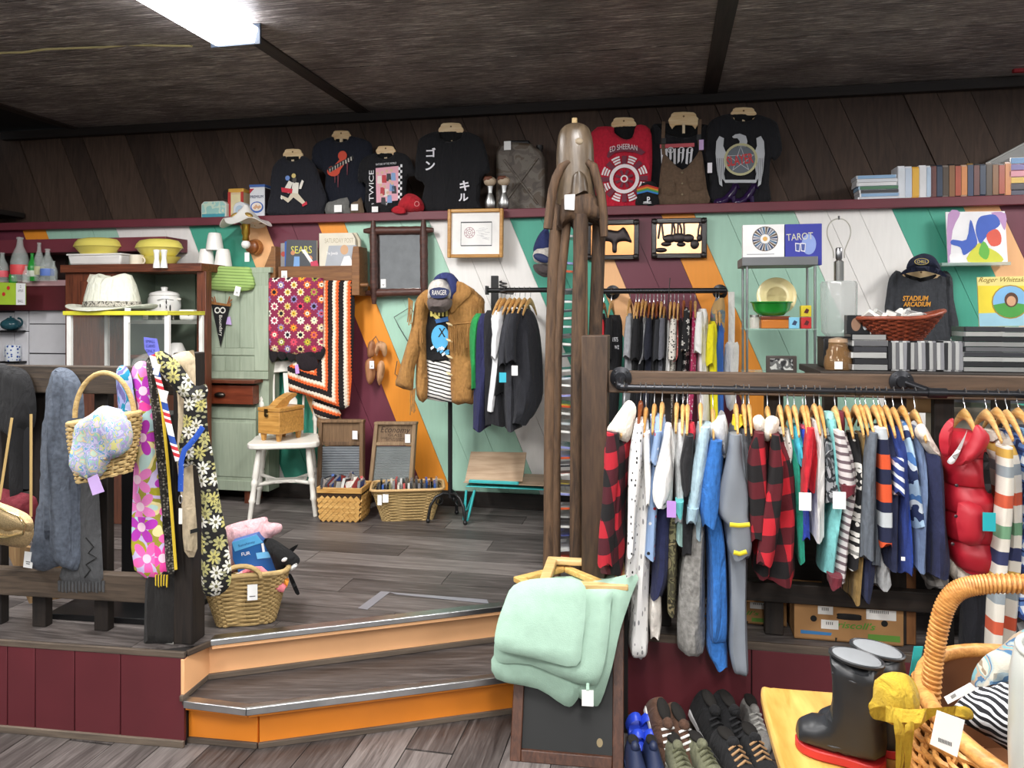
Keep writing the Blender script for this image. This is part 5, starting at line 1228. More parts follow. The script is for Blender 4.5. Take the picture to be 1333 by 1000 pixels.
def art_sketch(p,t):
 mb=MB();k=K(p)
 for a,b,c,d in((600,289,640,289.6),(600,319.4,640,320),(599.6,289,600.2,320),(639.6,289,640.2,320)):q0,q1=p.xz(a,b),p.xz(c,d);mb.flat([q0,(q1[0],q0[1]),q1,(q0[0],q1[1])],0.0035)
 part('ruled_border',mb,solid('4a4a4c'),t)
 mb=MB();c=p.xz(611,303)
 for r in(7.2,4.6,2.2):mb.disc(*c,r*k,0.0035,0,18,(r-0.7)*k)
 for j in range(8):a=j*PI/4;mb.flat([(c[0]+r_*k*cos(a+s_),c[1]+r_*k*sin(a+s_))for r_,s_ in((2,0),(6.5,-0.08),(6.5,0.08))],0.0034)
 part('round_motif',mb,solid('b58a90'),t)
 mb=MB();rr=random.Random(3)
 for j in range(12):x,z=p.xz(622+rr.uniform(0,12),297+j*1.3);mb.box((x+0.01,0.0035,z),(0.02+rr.uniform(0,0.03),0.0005,0.0015),(0,rr.uniform(-0.3,0.3),0))
 part('pen_lines',mb,solid('a8a8ac'),t)
framed('framed_picture','gold wood framed pen sketch with a wide white mount, over the ledge','picture',583,273,655,335,4.5,wood('b07a34','d8a55c','x',4,0.35),0.10,None,art_sketch,0.01)
def art_relief(seed):
 def f(p,t):
  rr=random.Random(seed);pl_=[bx_ for bx_ in t.children if bx_.name.startswith('backing')][0];b=pl_.bound_box;x0,z0,x1,z1=b[0][0],b[0][2],b[6][0],b[6][2];w_,h_=x1-x0,z1-z0;mb=MB();bk=metal('4a4444',0.5)
  if seed==1:
   mb.pillow([(q.x,q.y)for q in catmull([(x0+w_*a,z0+h_*b_)for a,b_ in((0.1,0.35),(0.15,0.75),(0.35,0.85),(0.62,0.8),(0.75,0.92),(0.85,0.75),(0.9,0.6),(0.95,0.4),(0.8,0.45),(0.62,0.4),(0.6,0.1),(0.5,0.1),(0.48,0.4),(0.3,0.45),(0.15,0.25))],3)],0.014,0.002,0,0.012,0.003)
   part('relief_animals',mb,bk,t)
  else:
   for a in(0.04,0.16,0.33,0.40,0.47,0.55,0.62,0.92,0.98):mb.tube([(x0+w_*a,-0.001,z0+h_*0.5),(x0+w_*(a+rr.uniform(-0.03,0.03)),-0.002,z0+h_*0.8),(x0+w_*(a+rr.uniform(-0.05,0.05)),0,z0+h_)],0.006,6)
   part('relief_trees',mb,bk,t,stuff=True);mb=MB()
   for a,b_,c,d in((0.3,0.5,0.16,0.14),(0.5,0.52,0.2,0.16),(0.7,0.5,0.14,0.14),(0.22,0.32,0.12,0.08),(0.55,0.3,0.1,0.08),(0.85,0.3,0.1,0.16),(0.1,0.12,0.14,0.08),(0.95,0.5,0.06,0.12)):mb.ball((x0+w_*a,0,z0+h_*b_),(w_*c,0.012,h_*d),12)
   part('relief_herd',mb,bk,t,stuff=True)
  for s_ in(x0-0.012,x1+0.012):
   for v in(z0-0.012,z1+0.012):part('corner_boss',MB().ball((s_,-0.012,v),(0.02,0.012,0.02),10),solid('1c1614',0.35),t)
 return f
dkf=wood('15100e','2c221e','x',5,0.3);cop=metal('d99a66',0.35)
framed('copper_relief','copper relief picture of a bear in a black frame, half hidden by the carved tower','picture',763,287,832,338,6.5,dkf,0.03,cop,art_relief(1),0.005)
framed('copper_relief','copper relief picture of animals under trees in a black frame','picture',848,285,920,336,6.5,dkf,0.03,metal('e0b088',0.3),art_relief(2),0.005)
# clogs, wire frame, hanging cap
p=PW(487,470,0.08)
for i,(lab,P)in enumerate((('upper left wooden shoe form hung on the orange stripe',[(478,458),(480,446),(486,443),(489,450),(487,463),(480,466)]),('upper right wooden shoe form with an open instep',[(489,447),(494,444),(502,448),(503,460),(499,465),(494,455),(490,464),(487,458)]),('lower left brown wooden clog of the pair on the orange stripe',[(475,475),(478,468),(485,467),(489,480),(488,492),(482,501),(477,494)]),('lower right pale wooden clog of the pair on the orange stripe',[(490,478),(494,470),(499,472),(500,485),(494,502),(490,495)]))):
 t=thing('wooden_clog',lab,'wooden shoe',p,0,'wooden shoes on the wall');part('shoe_body',MB().pillow(sp(p,P),0.035,0.03,0.01*(i%2),0.014,0),wood('a9764c','d0a27a','z',5,0.5)if i%2 else wood('8a5634','b07c56','z',5,0.5),t)
 if i==2:price_tag(p,t,484,475,6,10,-0.05)
part('hanging_loop',MB().tube([(a,-0.01,b)for a,b in p.pts([(484,445),(490,438),(494,446)])],0.005,6),wood('8a5634','b07c56','z',5),t)
mb=MB();q=p.pts([(545,416),(534,400),(513,413),(519,425),(531,445)],0.05);mb.tube([(a,0.05,b)for a,b in q],0.003,6);q=p.pts([(517,470),(514,487),(518,490)],0.05);mb.tube([(a,0.05,b)for a,b in q],0.003,6)
solo('wire_stand','thin bent grey wire hanging on the wall left of the suede jacket','wire',mb,metal('6a6e6c',0.4),p)
t=thing('trucker_cap','navy and cream trucker cap hung on the wall behind the carved tower','cap',PW(703,345,0.10));p=PW(703,345,0.10)
hang('cap_back',0,0,p,[(694,326),(698,312),(706,300),(714,298),(716,328),(700,330)],cloth('2c3566'),0.05,0.05,0,3,parent=t,fold=0,wr=0.001)
hang('cap_front',0,0,p,[(694,330),(700,322),(716,322),(716,344),(698,342),(694,336)],cloth('cfc8c0'),0.06,0.03,-0.01,3,parent=t,fold=0,wr=0.001)
hang('peak',0,0,p,[(695,344),(716,346),(716,358),(708,361),(697,354)],cloth('554c4c'),0.05,0.03,-0.02,3,parent=t,fold=0,wr=0.001)
part('patch',MB().ball((p.xz(707,337)[0],-0.06,p.xz(707,337)[1]),(0.055,0.012,0.026),14,rot=(0,0.35,0)),solid('26305c',0.6),t)
# ================================================================ floor pieces in front of the painted wall
wp=solid('e4e1d8',0.4,var=0.05)
def fl_at(px,py):return Fz(px,py,H)
# white kitchen chair
c0=Fz(372,664,H);t=thing('kitchen_chair','white painted wooden kitchen chair with a shaped splat, holding the shoeshine box','chair',c0,0.2)
part('seat',MB().slab([(q.x,q.y)for q in catmull([(-0.2,-0.19),(0,-0.215),(0.2,-0.19),(0.205,0),(0.18,0.19),(0,0.2),(-0.18,0.19),(-0.205,0)],4)],0.425,0.46),wp,t,0.008)
def turned(a,b,r):
 a,b=V(a),V(b);d=b-a;L=[(0,.8),(.12,1),(.3,1.15),(.42,1.2),(.45,.9),(.48,1.25),(.52,1.25),(.55,.9),(.72,1.05),(.75,1.3),(.78,.9),(1,.8)]
 return MB().tube([a+d*u for u,_ in L],[r*v for _,v in L],10)
for sx in(-1,1):
 for sy in(-1,1):part('leg',turned((sx*0.145,sy*0.14,0.43),(sx*0.195,sy*0.2,0.0),0.017),wp,t)
st=part('stretcher',MB().tube([(-0.175,-0.17,0.2),(-0.06,-0.03,0.19),(0.06,-0.03,0.19),(0.175,-0.17,0.2)],0.012,8),wp,t)
part('stretcher',MB().tube([(-0.175,0.17,0.2),(-0.06,0.03,0.19),(0.06,0.03,0.19),(0.175,0.17,0.2)],0.012,8),wp,t)
part('stretcher_plate',MB().slab([(q.x,q.y)for q in catmull([(-0.13,-0.06),(0,-0.035),(0.13,-0.06),(0.1,0),(0.13,0.06),(0,0.035),(-0.13,0.06),(-0.1,0)],3)],0.18,0.2),wp,t,0.003)
def bk(x,z):return(x,0.17+(z-0.45)*0.22,z)
for x0_,x1_ in((-0.175,-0.165),(0.175,0.165)):part('back_post',turned(bk(x1_,0.86),bk(x0_,0.45),0.015),wp,t)
for x0_ in(-0.10,0.10):part('spindle',MB().tube([bk(x0_*0.9,0.45),bk(x0_,0.85)],0.008,8),wp,t)
P=[(-0.035,0.45),(-0.03,0.55),(-0.055,0.62),(-0.055,0.68),(-0.028,0.72),(-0.04,0.86),(0.04,0.86),(0.028,0.72),(0.055,0.68),(0.055,0.62),(0.03,0.55),(0.035,0.45)]
mb=MB().prism(P,-0.006,0.006);mb.v=[V((v.x,v.y+0.17+(v.z-0.45)*0.22,v.z))for v in mb.v];part('splat',mb,wp,t)
P=[(-0.2,0.9),(-0.19,0.93),(0,0.945),(0.19,0.93),(0.2,0.9),(0.19,0.83),(0.15,0.83),(0.12,0.86),(0,0.87),(-0.12,0.86),(-0.15,0.83),(-0.19,0.83)]
mb=MB().prism(P,-0.011,0.011);mb.v=[V((v.x,v.y+0.17+(v.z-0.45)*0.22,v.z))for v in mb.v];part('crest_rail',mb,wp,t,0.005)
# shoeshine box
s0=c0+V((-0.02,-0.03,0.46));t=thing('shoeshine_box','honey coloured wooden shoeshine box with a footrest and brass latch on the white chair','box',s0,-0.45);t.scale=(0.88,0.8,0.92)
hb=wood('9a6a2c','cf9c54','x',4,0.35)
part('box_body',MB().box((0,0,0.125),(0.2,0.28,0.15)),hb,t,0.005);part('lid',MB().box((0,0,0.215),(0.205,0.285,0.026)),hb,t,0.005)
for sx in(-1,1):
 for sy in(-1,1):part('foot',MB().box((sx*0.07,sy*0.11,0.025),(0.035,0.035,0.05),taper=0.7),hb,t,0.003)
P=[(-0.13,0.228),(-0.10,0.235),(-0.03,0.275),(0.08,0.31),(0.13,0.31),(0.13,0.29),(0.06,0.262),(0.02,0.228)]
mb=MB().prism([(q.x,q.y)for q in catmull(P,3)],-0.035,0.035);mb.v=[V((v.y,v.x,v.z))for v in mb.v];part('footrest',mb,hb,t,0.004)
part('latch',MB().box((-0.02,-0.146,0.205),(0.03,0.006,0.03)).ball((-0.015,-0.15,0.18),(0.02,0.006,0.016),10),metal('6a5a3a',0.4),t)
# washboards
def washboard(label,P0,P1,P2,P3,wood_m,ribs,rib_c,text=None,off=0.12):
 """outline corners in pixels: top left, top right, bottom right, bottom left"""
 p=PW((P0[0]+P2[0])/2,P2[1],off);t=thing('washboard',label,'washboard',p);q=p.pts([P0,P1,P2,P3])
 def at(u,v):a=V(q[0]).lerp(V(q[1]),u);b=V(q[3]).lerp(V(q[2]),u);return a.lerp(b,v)
 L=lambda u0,v0,u1,v1:[tuple(at(u0,v0)),tuple(at(u1,v0)),tuple(at(u1,v1)),tuple(at(u0,v1))]
 for u0,u1 in((0,0.085),(0.915,1)):part('side_rail',MB().prism(L(u0,0,u1,1),-0.02,0.02),wood_m,t,0.004)
 part('top_bar',MB().prism(L(-0.01,0,1.01,0.035),-0.022,0.022),wood_m,t,0.004);part('middle_bar',MB().prism(L(0.085,0.25,0.915,0.29),-0.016,0.016),wood_m,t,0.003);part('bottom_bar',MB().prism(L(0.085,0.84,0.915,0.9),-0.016,0.016),wood_m,t,0.003)
 pn=part('top_panel',MB().prism(L(0.085,0.035,0.915,0.25),-0.002,0.01),wood_m,t)
 mb=MB();n=ribs
 for j in range(n):
  v=0.3+0.54*(j+0.5)/n;a,b=at(0.09,v),at(0.91,v);mb.tube([(a.x,0,a.y),(b.x,0,b.y)],0.54/n*(q[0][1]-q[3][1])*0.5,6)
 part('ribbed_plate',mb,rib_c,t,stuff=True)
 a=at(0.83,0.17 if text is None else 0.2);part('price_tag',MB().box((a.x,-0.024,a.y),(0.035,0.0015,0.055)),solid(TAG),t)
 if text:
  mb=MB();
  for s_,v,w_,h_,sh in(('Economy',0.11,0.2,0.05,0.35),('GLASS',0.165,0.09,0.018,0),('CANADIAN WOODENWARE',0.205,0.19,0.012,0),('ST. THOMAS',0.228,0.11,0.009,0)):a=at(0.5,v);mb.text(s_,a.x,a.y,w_,h_,-0.003,shear=sh)
  part('lettering',mb,solid('3a2a20'),pn)
wd1=wood('53402e','86694c','z',4,0.65);wd2=wood('77604a','a88d6d','z',4,0.65)
washboard('dark wooden washboard with a zinc ribbed plate, leaning beside the white chair',(416,546),(474,546),(474,662),(413,662),wd1,19,solid('9aa0a6',0.3,0.4),off=0.16)
washboard('pale wooden washboard with a glass plate and printed maker lettering',(489,549),(543,549),(536,655),(478,655),wd2,30,solid('868c8c',0.15),True,off=0.22)
def cd(t_name,label,at,rot,col,size=(0.142,0.010,0.125),group='',edge=None):
 o=thing(t_name,label,'disc case' if 'disc' in t_name else 'case',at,0,group);o.rotation_euler=rot
 part('case_shell',MB().box((0,0,0),size),solid(col,0.15),o);part('inlay_card',MB().box((0.002,0,0),(size[0]*0.94,size[1]*1.06,size[2]*0.9)),edge or solid('dcdad6',0.4),o)
 return o
ORD='first second third fourth fifth sixth seventh eighth ninth tenth eleventh twelfth thirteenth fourteenth fifteenth sixteenth seventeenth eighteenth nineteenth twentieth'.split()
ORD+=['twenty-'+o for o in ORD[:9]]+['thirtieth','thirty-first','thirty-second']
CCOL=['2a2a2e','8a8a8c','c8c8c4','4a4c52','1c1c20','b04a48','6a6a70','3a5a9a','d8d4c8','5a5048']
# splint basket of cassettes
b0=Fz(444,680,H);b0.y+=0.10;t=thing('splint_basket','woven wood splint basket packed with cassette tapes in front of the zinc washboard','basket',b0,-0.1)
splint=wood('b07f3e','dcb06a','x',6,0.45);W_,D_,Hh=0.24,0.19,0.2
part('lining',MB().add([(-W_/2,-D_/2,0),(W_/2,-D_/2,0),(W_/2,D_/2,0),(-W_/2,D_/2,0),(-W_/2*1.12,-D_/2*1.12,Hh),(W_/2*1.12,-D_/2*1.12,Hh),(W_/2*1.12,D_/2*1.12,Hh),(-W_/2*1.12,D_/2*1.12,Hh)],[(0,3,2,1),(0,1,5,4),(1,2,6,5),(2,3,7,6),(3,0,4,7)]),solid('3a2612'),t)
mb=MB();s_=0.033
for face in range(4):
 wd=W_ if face%2==0 else D_;dp=D_ if face%2==0 else W_
 for i in range(-5,6):
  for j in range(0,9):
   cx,cz=(i+(j%2)*0.5)*s_*1.0,j*s_*0.5+0.012
   if abs(cx)>wd/2*1.03 or cz>Hh-0.02:continue
   kx=1+0.12*cz/Hh;h_=s_*0.48;i0=len(mb.v);d0=0.003 if j%2 else 0.0
   P=[(cx-h_,cz),(cx,cz-h_ if cz>h_ else 0),(cx+h_,cz),(cx,cz+h_)]
   mb.prism([(max(-wd/2-0.004,min(wd/2+0.004,a))*kx,b)for a,b in P],-dp/2*kx-0.006-d0,-dp/2*kx-0.001)
   R=Matrix.Rotation(face*PI/2,3,'Z')
   for q in range(i0,len(mb.v)):mb.v[q]=R@mb.v[q]
part('weave',mb,splint,t,stuff=True)
for q,(a,b)in enumerate(((0,-1),(1,0),(0,1),(-1,0))):
 part('rim_band',MB().box((a*W_*0.56,b*D_*0.56,Hh-0.008),(W_*1.14 if b else 0.012,D_*1.14 if a else 0.012,0.034)),splint,t,0.003)
rr=random.Random(11)
for i in range(16):
 cd('cassette_tape',f'{ORD[i % 8]} cassette tape from the left in the {("front", "back")[i // 8]} row of the splint basket',b0+V(((i%8-3.5)*0.031,(i//8-0.5)*0.09,Hh+0.002+rr.uniform(0,0.02))),(rr.uniform(-0.5,0.2),rr.uniform(-0.5,0.5),rr.uniform(0.9,1.8)),CCOL[i*3%10],(0.1,0.016,0.066),'cassettes in the splint basket',solid(('e0dcd4','b0463e','2f4f9a','d8d4cc','3a3a3e')[i%5]))
 # seagrass basket of disc cases
b0=Fz(527,680,H);b0.y+=0.13;t=thing('storage_basket','rectangular seagrass basket with a wire rim full of disc cases, before the pale washboard','basket',b0,0.12)
basket(t,rect_ring(0.30,0.2,0.42,0.26,0.19,0.25),22,seagrass,0.005,80)
part('rim',MB().tube([V(rect_ring(0.30,0.2,0.44,0.28,0.19,0.25)(1.02,2*PI*k/40))for k in range(40)],0.009,8,True),wood('b08a56','d3b07c','x',20),t)
part('price_tag',MB().box((-0.13,-0.137,0.15),(0.034,0.0015,0.05),(-0.2,0,0)),solid(TAG),t);part('price_tag',MB().box((-0.165,-0.137,0.14),(0.025,0.0015,0.06),(-0.2,0,0)),solid(TAG),t)
for i in range(24):
 cd('disc_case',f'{ORD[i % 12]} disc case from the left in the {("front", "back")[i // 12]} row of the rectangular seagrass basket',b0+V(((i%12-5.5)*0.031*cos(0.12),(i//12-0.5)*0.11+(i%12-5.5)*0.0037,0.165+rr.uniform(0,0.016))),(0,rr.uniform(-0.1,0.2),PI/2+0.12+rr.uniform(-0.06,0.06)),CCOL[i*7%10],(0.10,0.013,0.1),'disc cases in the seagrass basket',solid(('dedcd8','1c1c1e','d8cf8a','e4e2de','7a7a7e')[i%5]))
 # turquoise legged lap tables
p=PW(655,632,0.42);t=thing('folding_table','low oak-topped table on turquoise hairpin legs beside the carved tower','table',p)
oak=wood('a58a70','c7ad92','x',3,0.5,10,0.1);turq=solid('3fb3b4',0.4)
part('tabletop',pbox(p,603,628,722,634,0,0.32),oak,t,0.003);part('apron',pbox(p,606,634,722,638,0.005,0.32),turq,t,0.003)
zb=H-p.o.z+0.012
def leg_at(px0,px1,y):
 a,b,c=p.xz(px0,638,y),p.xz(px1,638,y),p.xz((px0+px1)/2-5,638,y);return MB().tube([(a[0],y,a[1]),(c[0]-0.012,y-0.02,zb+0.012),(c[0],y-0.02,zb),(c[0]+0.012,y-0.02,zb+0.012),(b[0],y,b[1])],0.0075,8)
for px,y in((607,0.02),(607,0.28),(716,0.02),(716,0.28)):part('leg',leg_at(px,px+11,y),turq,t)
t2=thing('tilting_stand','tilted oak board with a turquoise lip resting on the low table','stand',p.w(0,0,0),-TH)
a,b,c,d=(p.xz(605,628,0.02),p.xz(680,628,0.02),p.xz(685,589,0.2),p.xz(613,588,0.2))
mb=MB().add([(a[0],0.02,a[1]+0.006),(b[0],0.02,b[1]+0.006),(c[0],0.2,c[1]),(d[0],0.2,d[1]),(a[0],0.03,a[1]),(b[0],0.03,b[1]),(c[0],0.21,c[1]-0.008),(d[0],0.21,d[1]-0.008)],[(0,1,2,3),(7,6,5,4),(0,4,5,1),(1,5,6,2),(2,6,7,3),(3,7,4,0)])
part('board',mb,oak,t2);part('lip',MB().box2((a[0]+0.03,-0.002,a[1]+0.002),(b[0]-0.02,0.02,a[1]+0.02)),turq,t2,0.003)
part('prop',MB().box2((c[0]-0.03,0.22,a[1]),(c[0]-0.02,0.235,c[1]-0.01)),turq,t2)
# ================================================================ mannequin stand with suede jacket
p=PW(583,440,0.42);iron=solid('141416',0.45)
t=thing('clothes_stand','black iron clothes stand with scrolled tripod feet under the suede jacket','stand',p)
zb=H-p.o.z
part('pole',MB().tube([(0,0.05,p.xz(583,400)[1]),(0,0.05,zb+0.14)],0.014,10),iron,t)
for a in(-2.6,-0.55,1.57):
 ca,sa=cos(a),sin(a);P=[(0.0,0.16),(0.05,0.17),(0.10,0.15),(0.135,0.10),(0.145,0.05),(0.15,0.012)]
 part('foot',MB().tube([(r*ca*0.9,0.05+r*sa,zb+z)for r,z in P],0.009,8),iron,t)
 part('scroll',MB().tube([((0.07+0.03*cos(b)*(1-b/16))*ca,0.05+(0.07+0.03*cos(b)*(1-b/16))*sa,zb+0.125+0.03*sin(b)*(1-b/16))for b in[k*0.5 for k in range(20)]],0.004,6),iron,t)
 part('foot_ball',MB().ball((0.15*ca*0.9,0.05+0.15*sa,zb+0.014),0.014,10),iron,t)
part('torso_form',MB().loft([(p.xz(583,385)[1],-0.13,0.13,-0.02,0.14),(p.xz(583,420)[1],-0.17,0.17,-0.06,0.16),(p.xz(583,480)[1],-0.14,0.14,-0.05,0.15),(p.xz(583,518)[1],-0.15,0.15,-0.05,0.15)]),cloth('1a1a1c'),t)
def pr_face(p,mb,y):
 k=K(p);mb.disc(*p.xz(576,439),12*k,y,0,20,sq=1.35);mb.flat(p.pts([(562,410),(566,408),(575,416),(572,420)],y),y,1)
 for a in range(5):mb.flat(p.pts([(560+a*5,404),(563+a*5,404),(563+a*5,412),(560+a*5,412)],y),y-0.0002,1)
 mb.flat(p.pts([(566,416),(584,412),(584,418),(568,421)],y),y-0.0003,2)
 for L in([(571,427),(573,427),(580,439),(578,439)],[(578,427),(580,427),(572,439),(570,439)]):mb.flat(p.pts(L,y),y-0.0006,3)
 rr=random.Random(2)
 for j in range(10):a,b=559+rr.uniform(0,22),452+rr.uniform(0,9);mb.flat(p.pts([(a,b),(a+4,b-3),(a+5,b),(a+1,b+3)],y),y-0.0004,j%2*4+(j%2==0)*0)
 return[solid('4fa8d8'),solid('d8c86a'),solid('2a5f9c'),solid('141418'),solid('dfe6ea')]
p2=PW(573,440,0.52)
t=thing('t_shirt','black graphic t-shirt with a blue cartoon face under the suede jacket','shirt',p2)
part('shirt_body',MB().pillow(sp(p2,[(548,395),(566,388),(590,392),(604,400),(596,440),(590,468),(556,470),(554,430)]),0.035,0.02,0,0.018,0.003,8,R=0.02),cloth('17171a'),t);mb=MB();ms=pr_face(p2,mb,-0.047);part('front_print',mb,ms,t)
hang('skirt','black and white diagonally striped wrap skirt below the graphic t-shirt','skirt',p2,[(554,464),(592,464),(593,500),(592,524),(574,523),(554,519)],stripes((('ece9e4',0.62),('1a1a1c',0.38)),0.022,(0.25,0,1),wob=0.5),0.03,0.03,0.004,0,fold=0.004,seed=41)
suede=cloth('a0743f',0.16,sc=200);p3=PW(570,440,0.56)
t=thing('suede_jacket','tan suede western jacket with fringe and bone toggles on the clothes stand','jacket',p3)
part('left_front',MB().pillow(sp(p3,[(549,381),(558,377),(566,377),(560,400),(554,430),(555,470),(556,519),(545,521),(541,500),(543,440),(541,400)],0,2),0.025,0.12,0.0,0.018,0.004,51,R=0.03,fold=0.005),suede,t)
part('right_front',MB().pillow(sp(p3,[(590,370),(603,368),(622,382),(630,396),(622,430),(620,470),(620,522),(606,525),(588,524),(587,480),(584,440),(583,410)],0,2),0.03,0.14,0.0,0.018,0.004,52,R=0.03,fold=0.004),suede,t)
part('left_sleeve',MB().pillow(sp(p3,[(548,382),(556,384),(551,420),(548,450),(540,480),(538,506),(536,509),(515,502),(518,488),(526,460),(536,425),(540,395)],-0.03,2),0.035,0.06,-0.03,0.018,0.004,53,fold=0.006),suede,t)
part('right_sleeve',MB().pillow(sp(p3,[(618,380),(628,392),(632,420),(630,470),(624,506),(616,505),(616,460),(614,410)],0.06,2),0.03,0.06,0.06,0.018,0.004,54),suede,t)
for P in([(549,382),(561,376),(567,388),(560,404),(552,392)],[(589,370),(601,367),(615,380),(604,392),(596,400),(588,408),(585,396)]):part('lapel',MB().pillow(sp(p3,P,-0.04,2),0.01,None,-0.042,0.015,0.001),suede,t)
def fringe(P0,P1,n,ln,y,bend=0):
 mb=MB();a,b=V(P0),V(P1);r2=random.Random(n)
 for j in range(n):
  q=a.lerp(b,j/max(1,n-1));x,z=p3.xz(q.x,q.y);L=ln*K(p3)*r2.uniform(0.8,1.1);mb.tube([(x,y,z),(x+r2.uniform(-0.005,0.005),y-0.006,z-L*0.5),(x+bend+r2.uniform(-0.008,0.008),y-0.004,z-L)],0.0032,4)
 return mb
part('chest_fringe',fringe((587,424),(618,421),18,36,-0.048),suede,t,stuff=True);part('chest_fringe',fringe((540,420),(553,418),9,34,-0.05),suede,t,stuff=True)
part('sleeve_fringe',fringe((537,388),(542,392),5,32,-0.07,-0.01),suede,t,stuff=True);part('sleeve_fringe',fringe((538,508),(544,504),6,30,-0.05),suede,t,stuff=True)
part('shoulder_fringe',fringe((618,388),(629,402),7,22,-0.04),suede,t,stuff=True)
part('yoke_seam',MB().tube([(a,-0.036,b)for a,b in p3.pts([(586,423),(602,421),(619,420)])],0.005,6),suede,t)
for b in(420,441,462,484):q=p3.pts([(584,b),(592,b+4)]);part('bone_toggle',MB().tube([(q[0][0],-0.048,q[0][1]),((q[0][0]+q[1][0])/2,-0.053,(q[0][1]+q[1][1])/2),(q[1][0],-0.048,q[1][1])],[0.003,0.009,0.003],8),solid('d9c49a',0.4),t)
part('patch_pocket',MB().pillow(sp(p3,[(603,474),(617,473),(617,503),(604,505)],-0.03,2),0.012,None,-0.03,0.015,0),suede,t)
p4=PW(576,380,0.60);t=thing('trucker_cap','navy backed trucker cap with a cream front and patch above the suede jacket','cap',p4)
hang('cap_back',0,0,p4,[(563,372),(566,361),(576,355),(588,356),(595,364),(597,378),(590,392),(582,400),(586,384),(580,366)],cloth('2c3566'),0.03,0.14,0.0,3,parent=t,fold=0,wr=0.001)
hang('cap_front',0,0,p4,[(557,380),(559,370),(566,364),(576,363),(584,370),(588,382),(587,390),(574,389),(558,390)],cloth('cbc5be'),0.07,0.05,-0.01,3,parent=t,fold=0,wr=0.001)
hang('peak',0,0,p4,[(557,389),(572,388),(587,389),(588,398),(580,406),(568,407),(558,403)],cloth('5d5350'),0.075,0.03,-0.05,3,parent=t,fold=0,wr=0.001)
pp=sp(p4,[(560,377),(572,374),(584,377),(584,383),(578,388),(564,388),(560,384)],-0.08,2)
part('patch',MB().prism(pp,-0.085,-0.076),solid('1f2a52',0.7),t);part('patch_lettering',MB().text('RANGER',*p4.xz(572,381,-0.085),0.085,0.028,-0.0865),solid('dcd8d0'),t)
# ================================================================ garments on the rails: torso, sleeve, collar and a hanger each
HANG={}
def hanger_parts(t,yaw,w_,mwood,drop):
 key=(round(w_,2),mwood.name,round(drop,2))
 if key not in HANG:
  P=[(0,-w_/2+w_*j/12,-0.075*abs(j/6-1)**1.6)for j in range(13)]
  HANG[key]=(MB().tube([(a,b,c-drop)for a,b,c in P],[0.008+0.014*(1-abs(j/6-1))for j in range(13)],8,flat=0.45).mesh('hanger_body',mwood),
  MB().tube([(0,0,-drop),(0,0,-0.045),(0.0,0.014,-0.028),(0,0.02,-0.008),(0,0.012,0.012),(0,-0.004,0.019),(0,-0.017,0.008)],0.0018,5).mesh('hook',metal('b9babc',0.3)))
 a,b=HANG[key]
 part('hanger_body',a,None,t);part('hook',b,None,t)
pale=wood('c08c48','e6bd80','y',6,0.35);redw=wood('6e3416','9a5228','y',6,0.35)
def rack_item(rail,pxr,label,gname,cat,rows,m,depth=0.15,sleeve=None,sm=None,hood=None,hoodm=None,cuffs=None,collar=None,yaw=-0.04,hw_=0.36,hwood=None,hangtop=None,group=None,fold=0.15,seed=None,tags=None,hang_label=None,extra=None):
 """rail(px) -> Pl whose origin is on the rod at that pixel; rows are (py, px left, px right[, depth factor])"""
 pl=rail(pxr);seed=seed if seed is not None else int(rows[0][1]*7)
 t=thing(gname,label,cat,pl,0,group)
 def lf(R,yf,yb,fo,sd,sub=4):
  L=[]
  for r in R:
   zl=pl.xz(r[1],r[0],(yf+yb)/2);zr=pl.xz(r[2],r[0],(yf+yb)/2);d=r[3]if len(r)>3 else 1.0
   mid=(yf+yb)/2;h_=(yb-yf)/2*d;L.append((zl[1],zl[0],zr[0],mid-h_,mid+h_))
  return MB().loft(L,22,fo,5,sd,0,sub)
 part('body',lf(rows,-depth,depth,fold,seed),m,t)
 if sleeve:
  for j,R in enumerate(sleeve if isinstance(sleeve[0],list)else[sleeve]):part('sleeve',lf(R,-depth-0.045,-depth+0.05,fold*0.7,seed+5+j,3),sm or m,t)
 if hood:
  part('hood',MB().pillow(sp(pl,hood,-depth*0.75,3),0.045,0.06,-depth*0.75,0.016,0.004,seed),hoodm or m,t)
 if cuffs:
  for R,cm_ in cuffs:part('cuff',lf(R,-depth-0.055,-depth+0.06,0.05,seed+9,2),cm_,t)
 if collar:part('collar',lf(collar[0],-depth*0.5,depth*0.5,0.05,seed+3,2),collar[1],t)
 if tags:
  for a,b,c,d,col in tags:
   x0_,x1_=pl.xz(a,b,-depth-0.07),pl.xz(c,d,-depth-0.07);part('price_tag',MB().box2((x0_[0],-depth-0.072,x1_[1]),(x1_[0],-depth-0.070,x0_[1])),solid(col,0.5),t)
 if extra:extra(pl,t,depth)
 if hangtop is not False:
  h=thing('clothes_hanger',hang_label or('wooden clothes hanger holding the '+' '.join(label.split()[:11])),'hanger',pl,0,'clothes hangers');h.rotation_euler=(0,0,-TH+yaw)
  hanger_parts(h,yaw,hw_,hwood or pale,max(0.06,pl.o.z-A(pxr,hangtop or rows[0][0],pl.o.y).z+0.0))
 return t
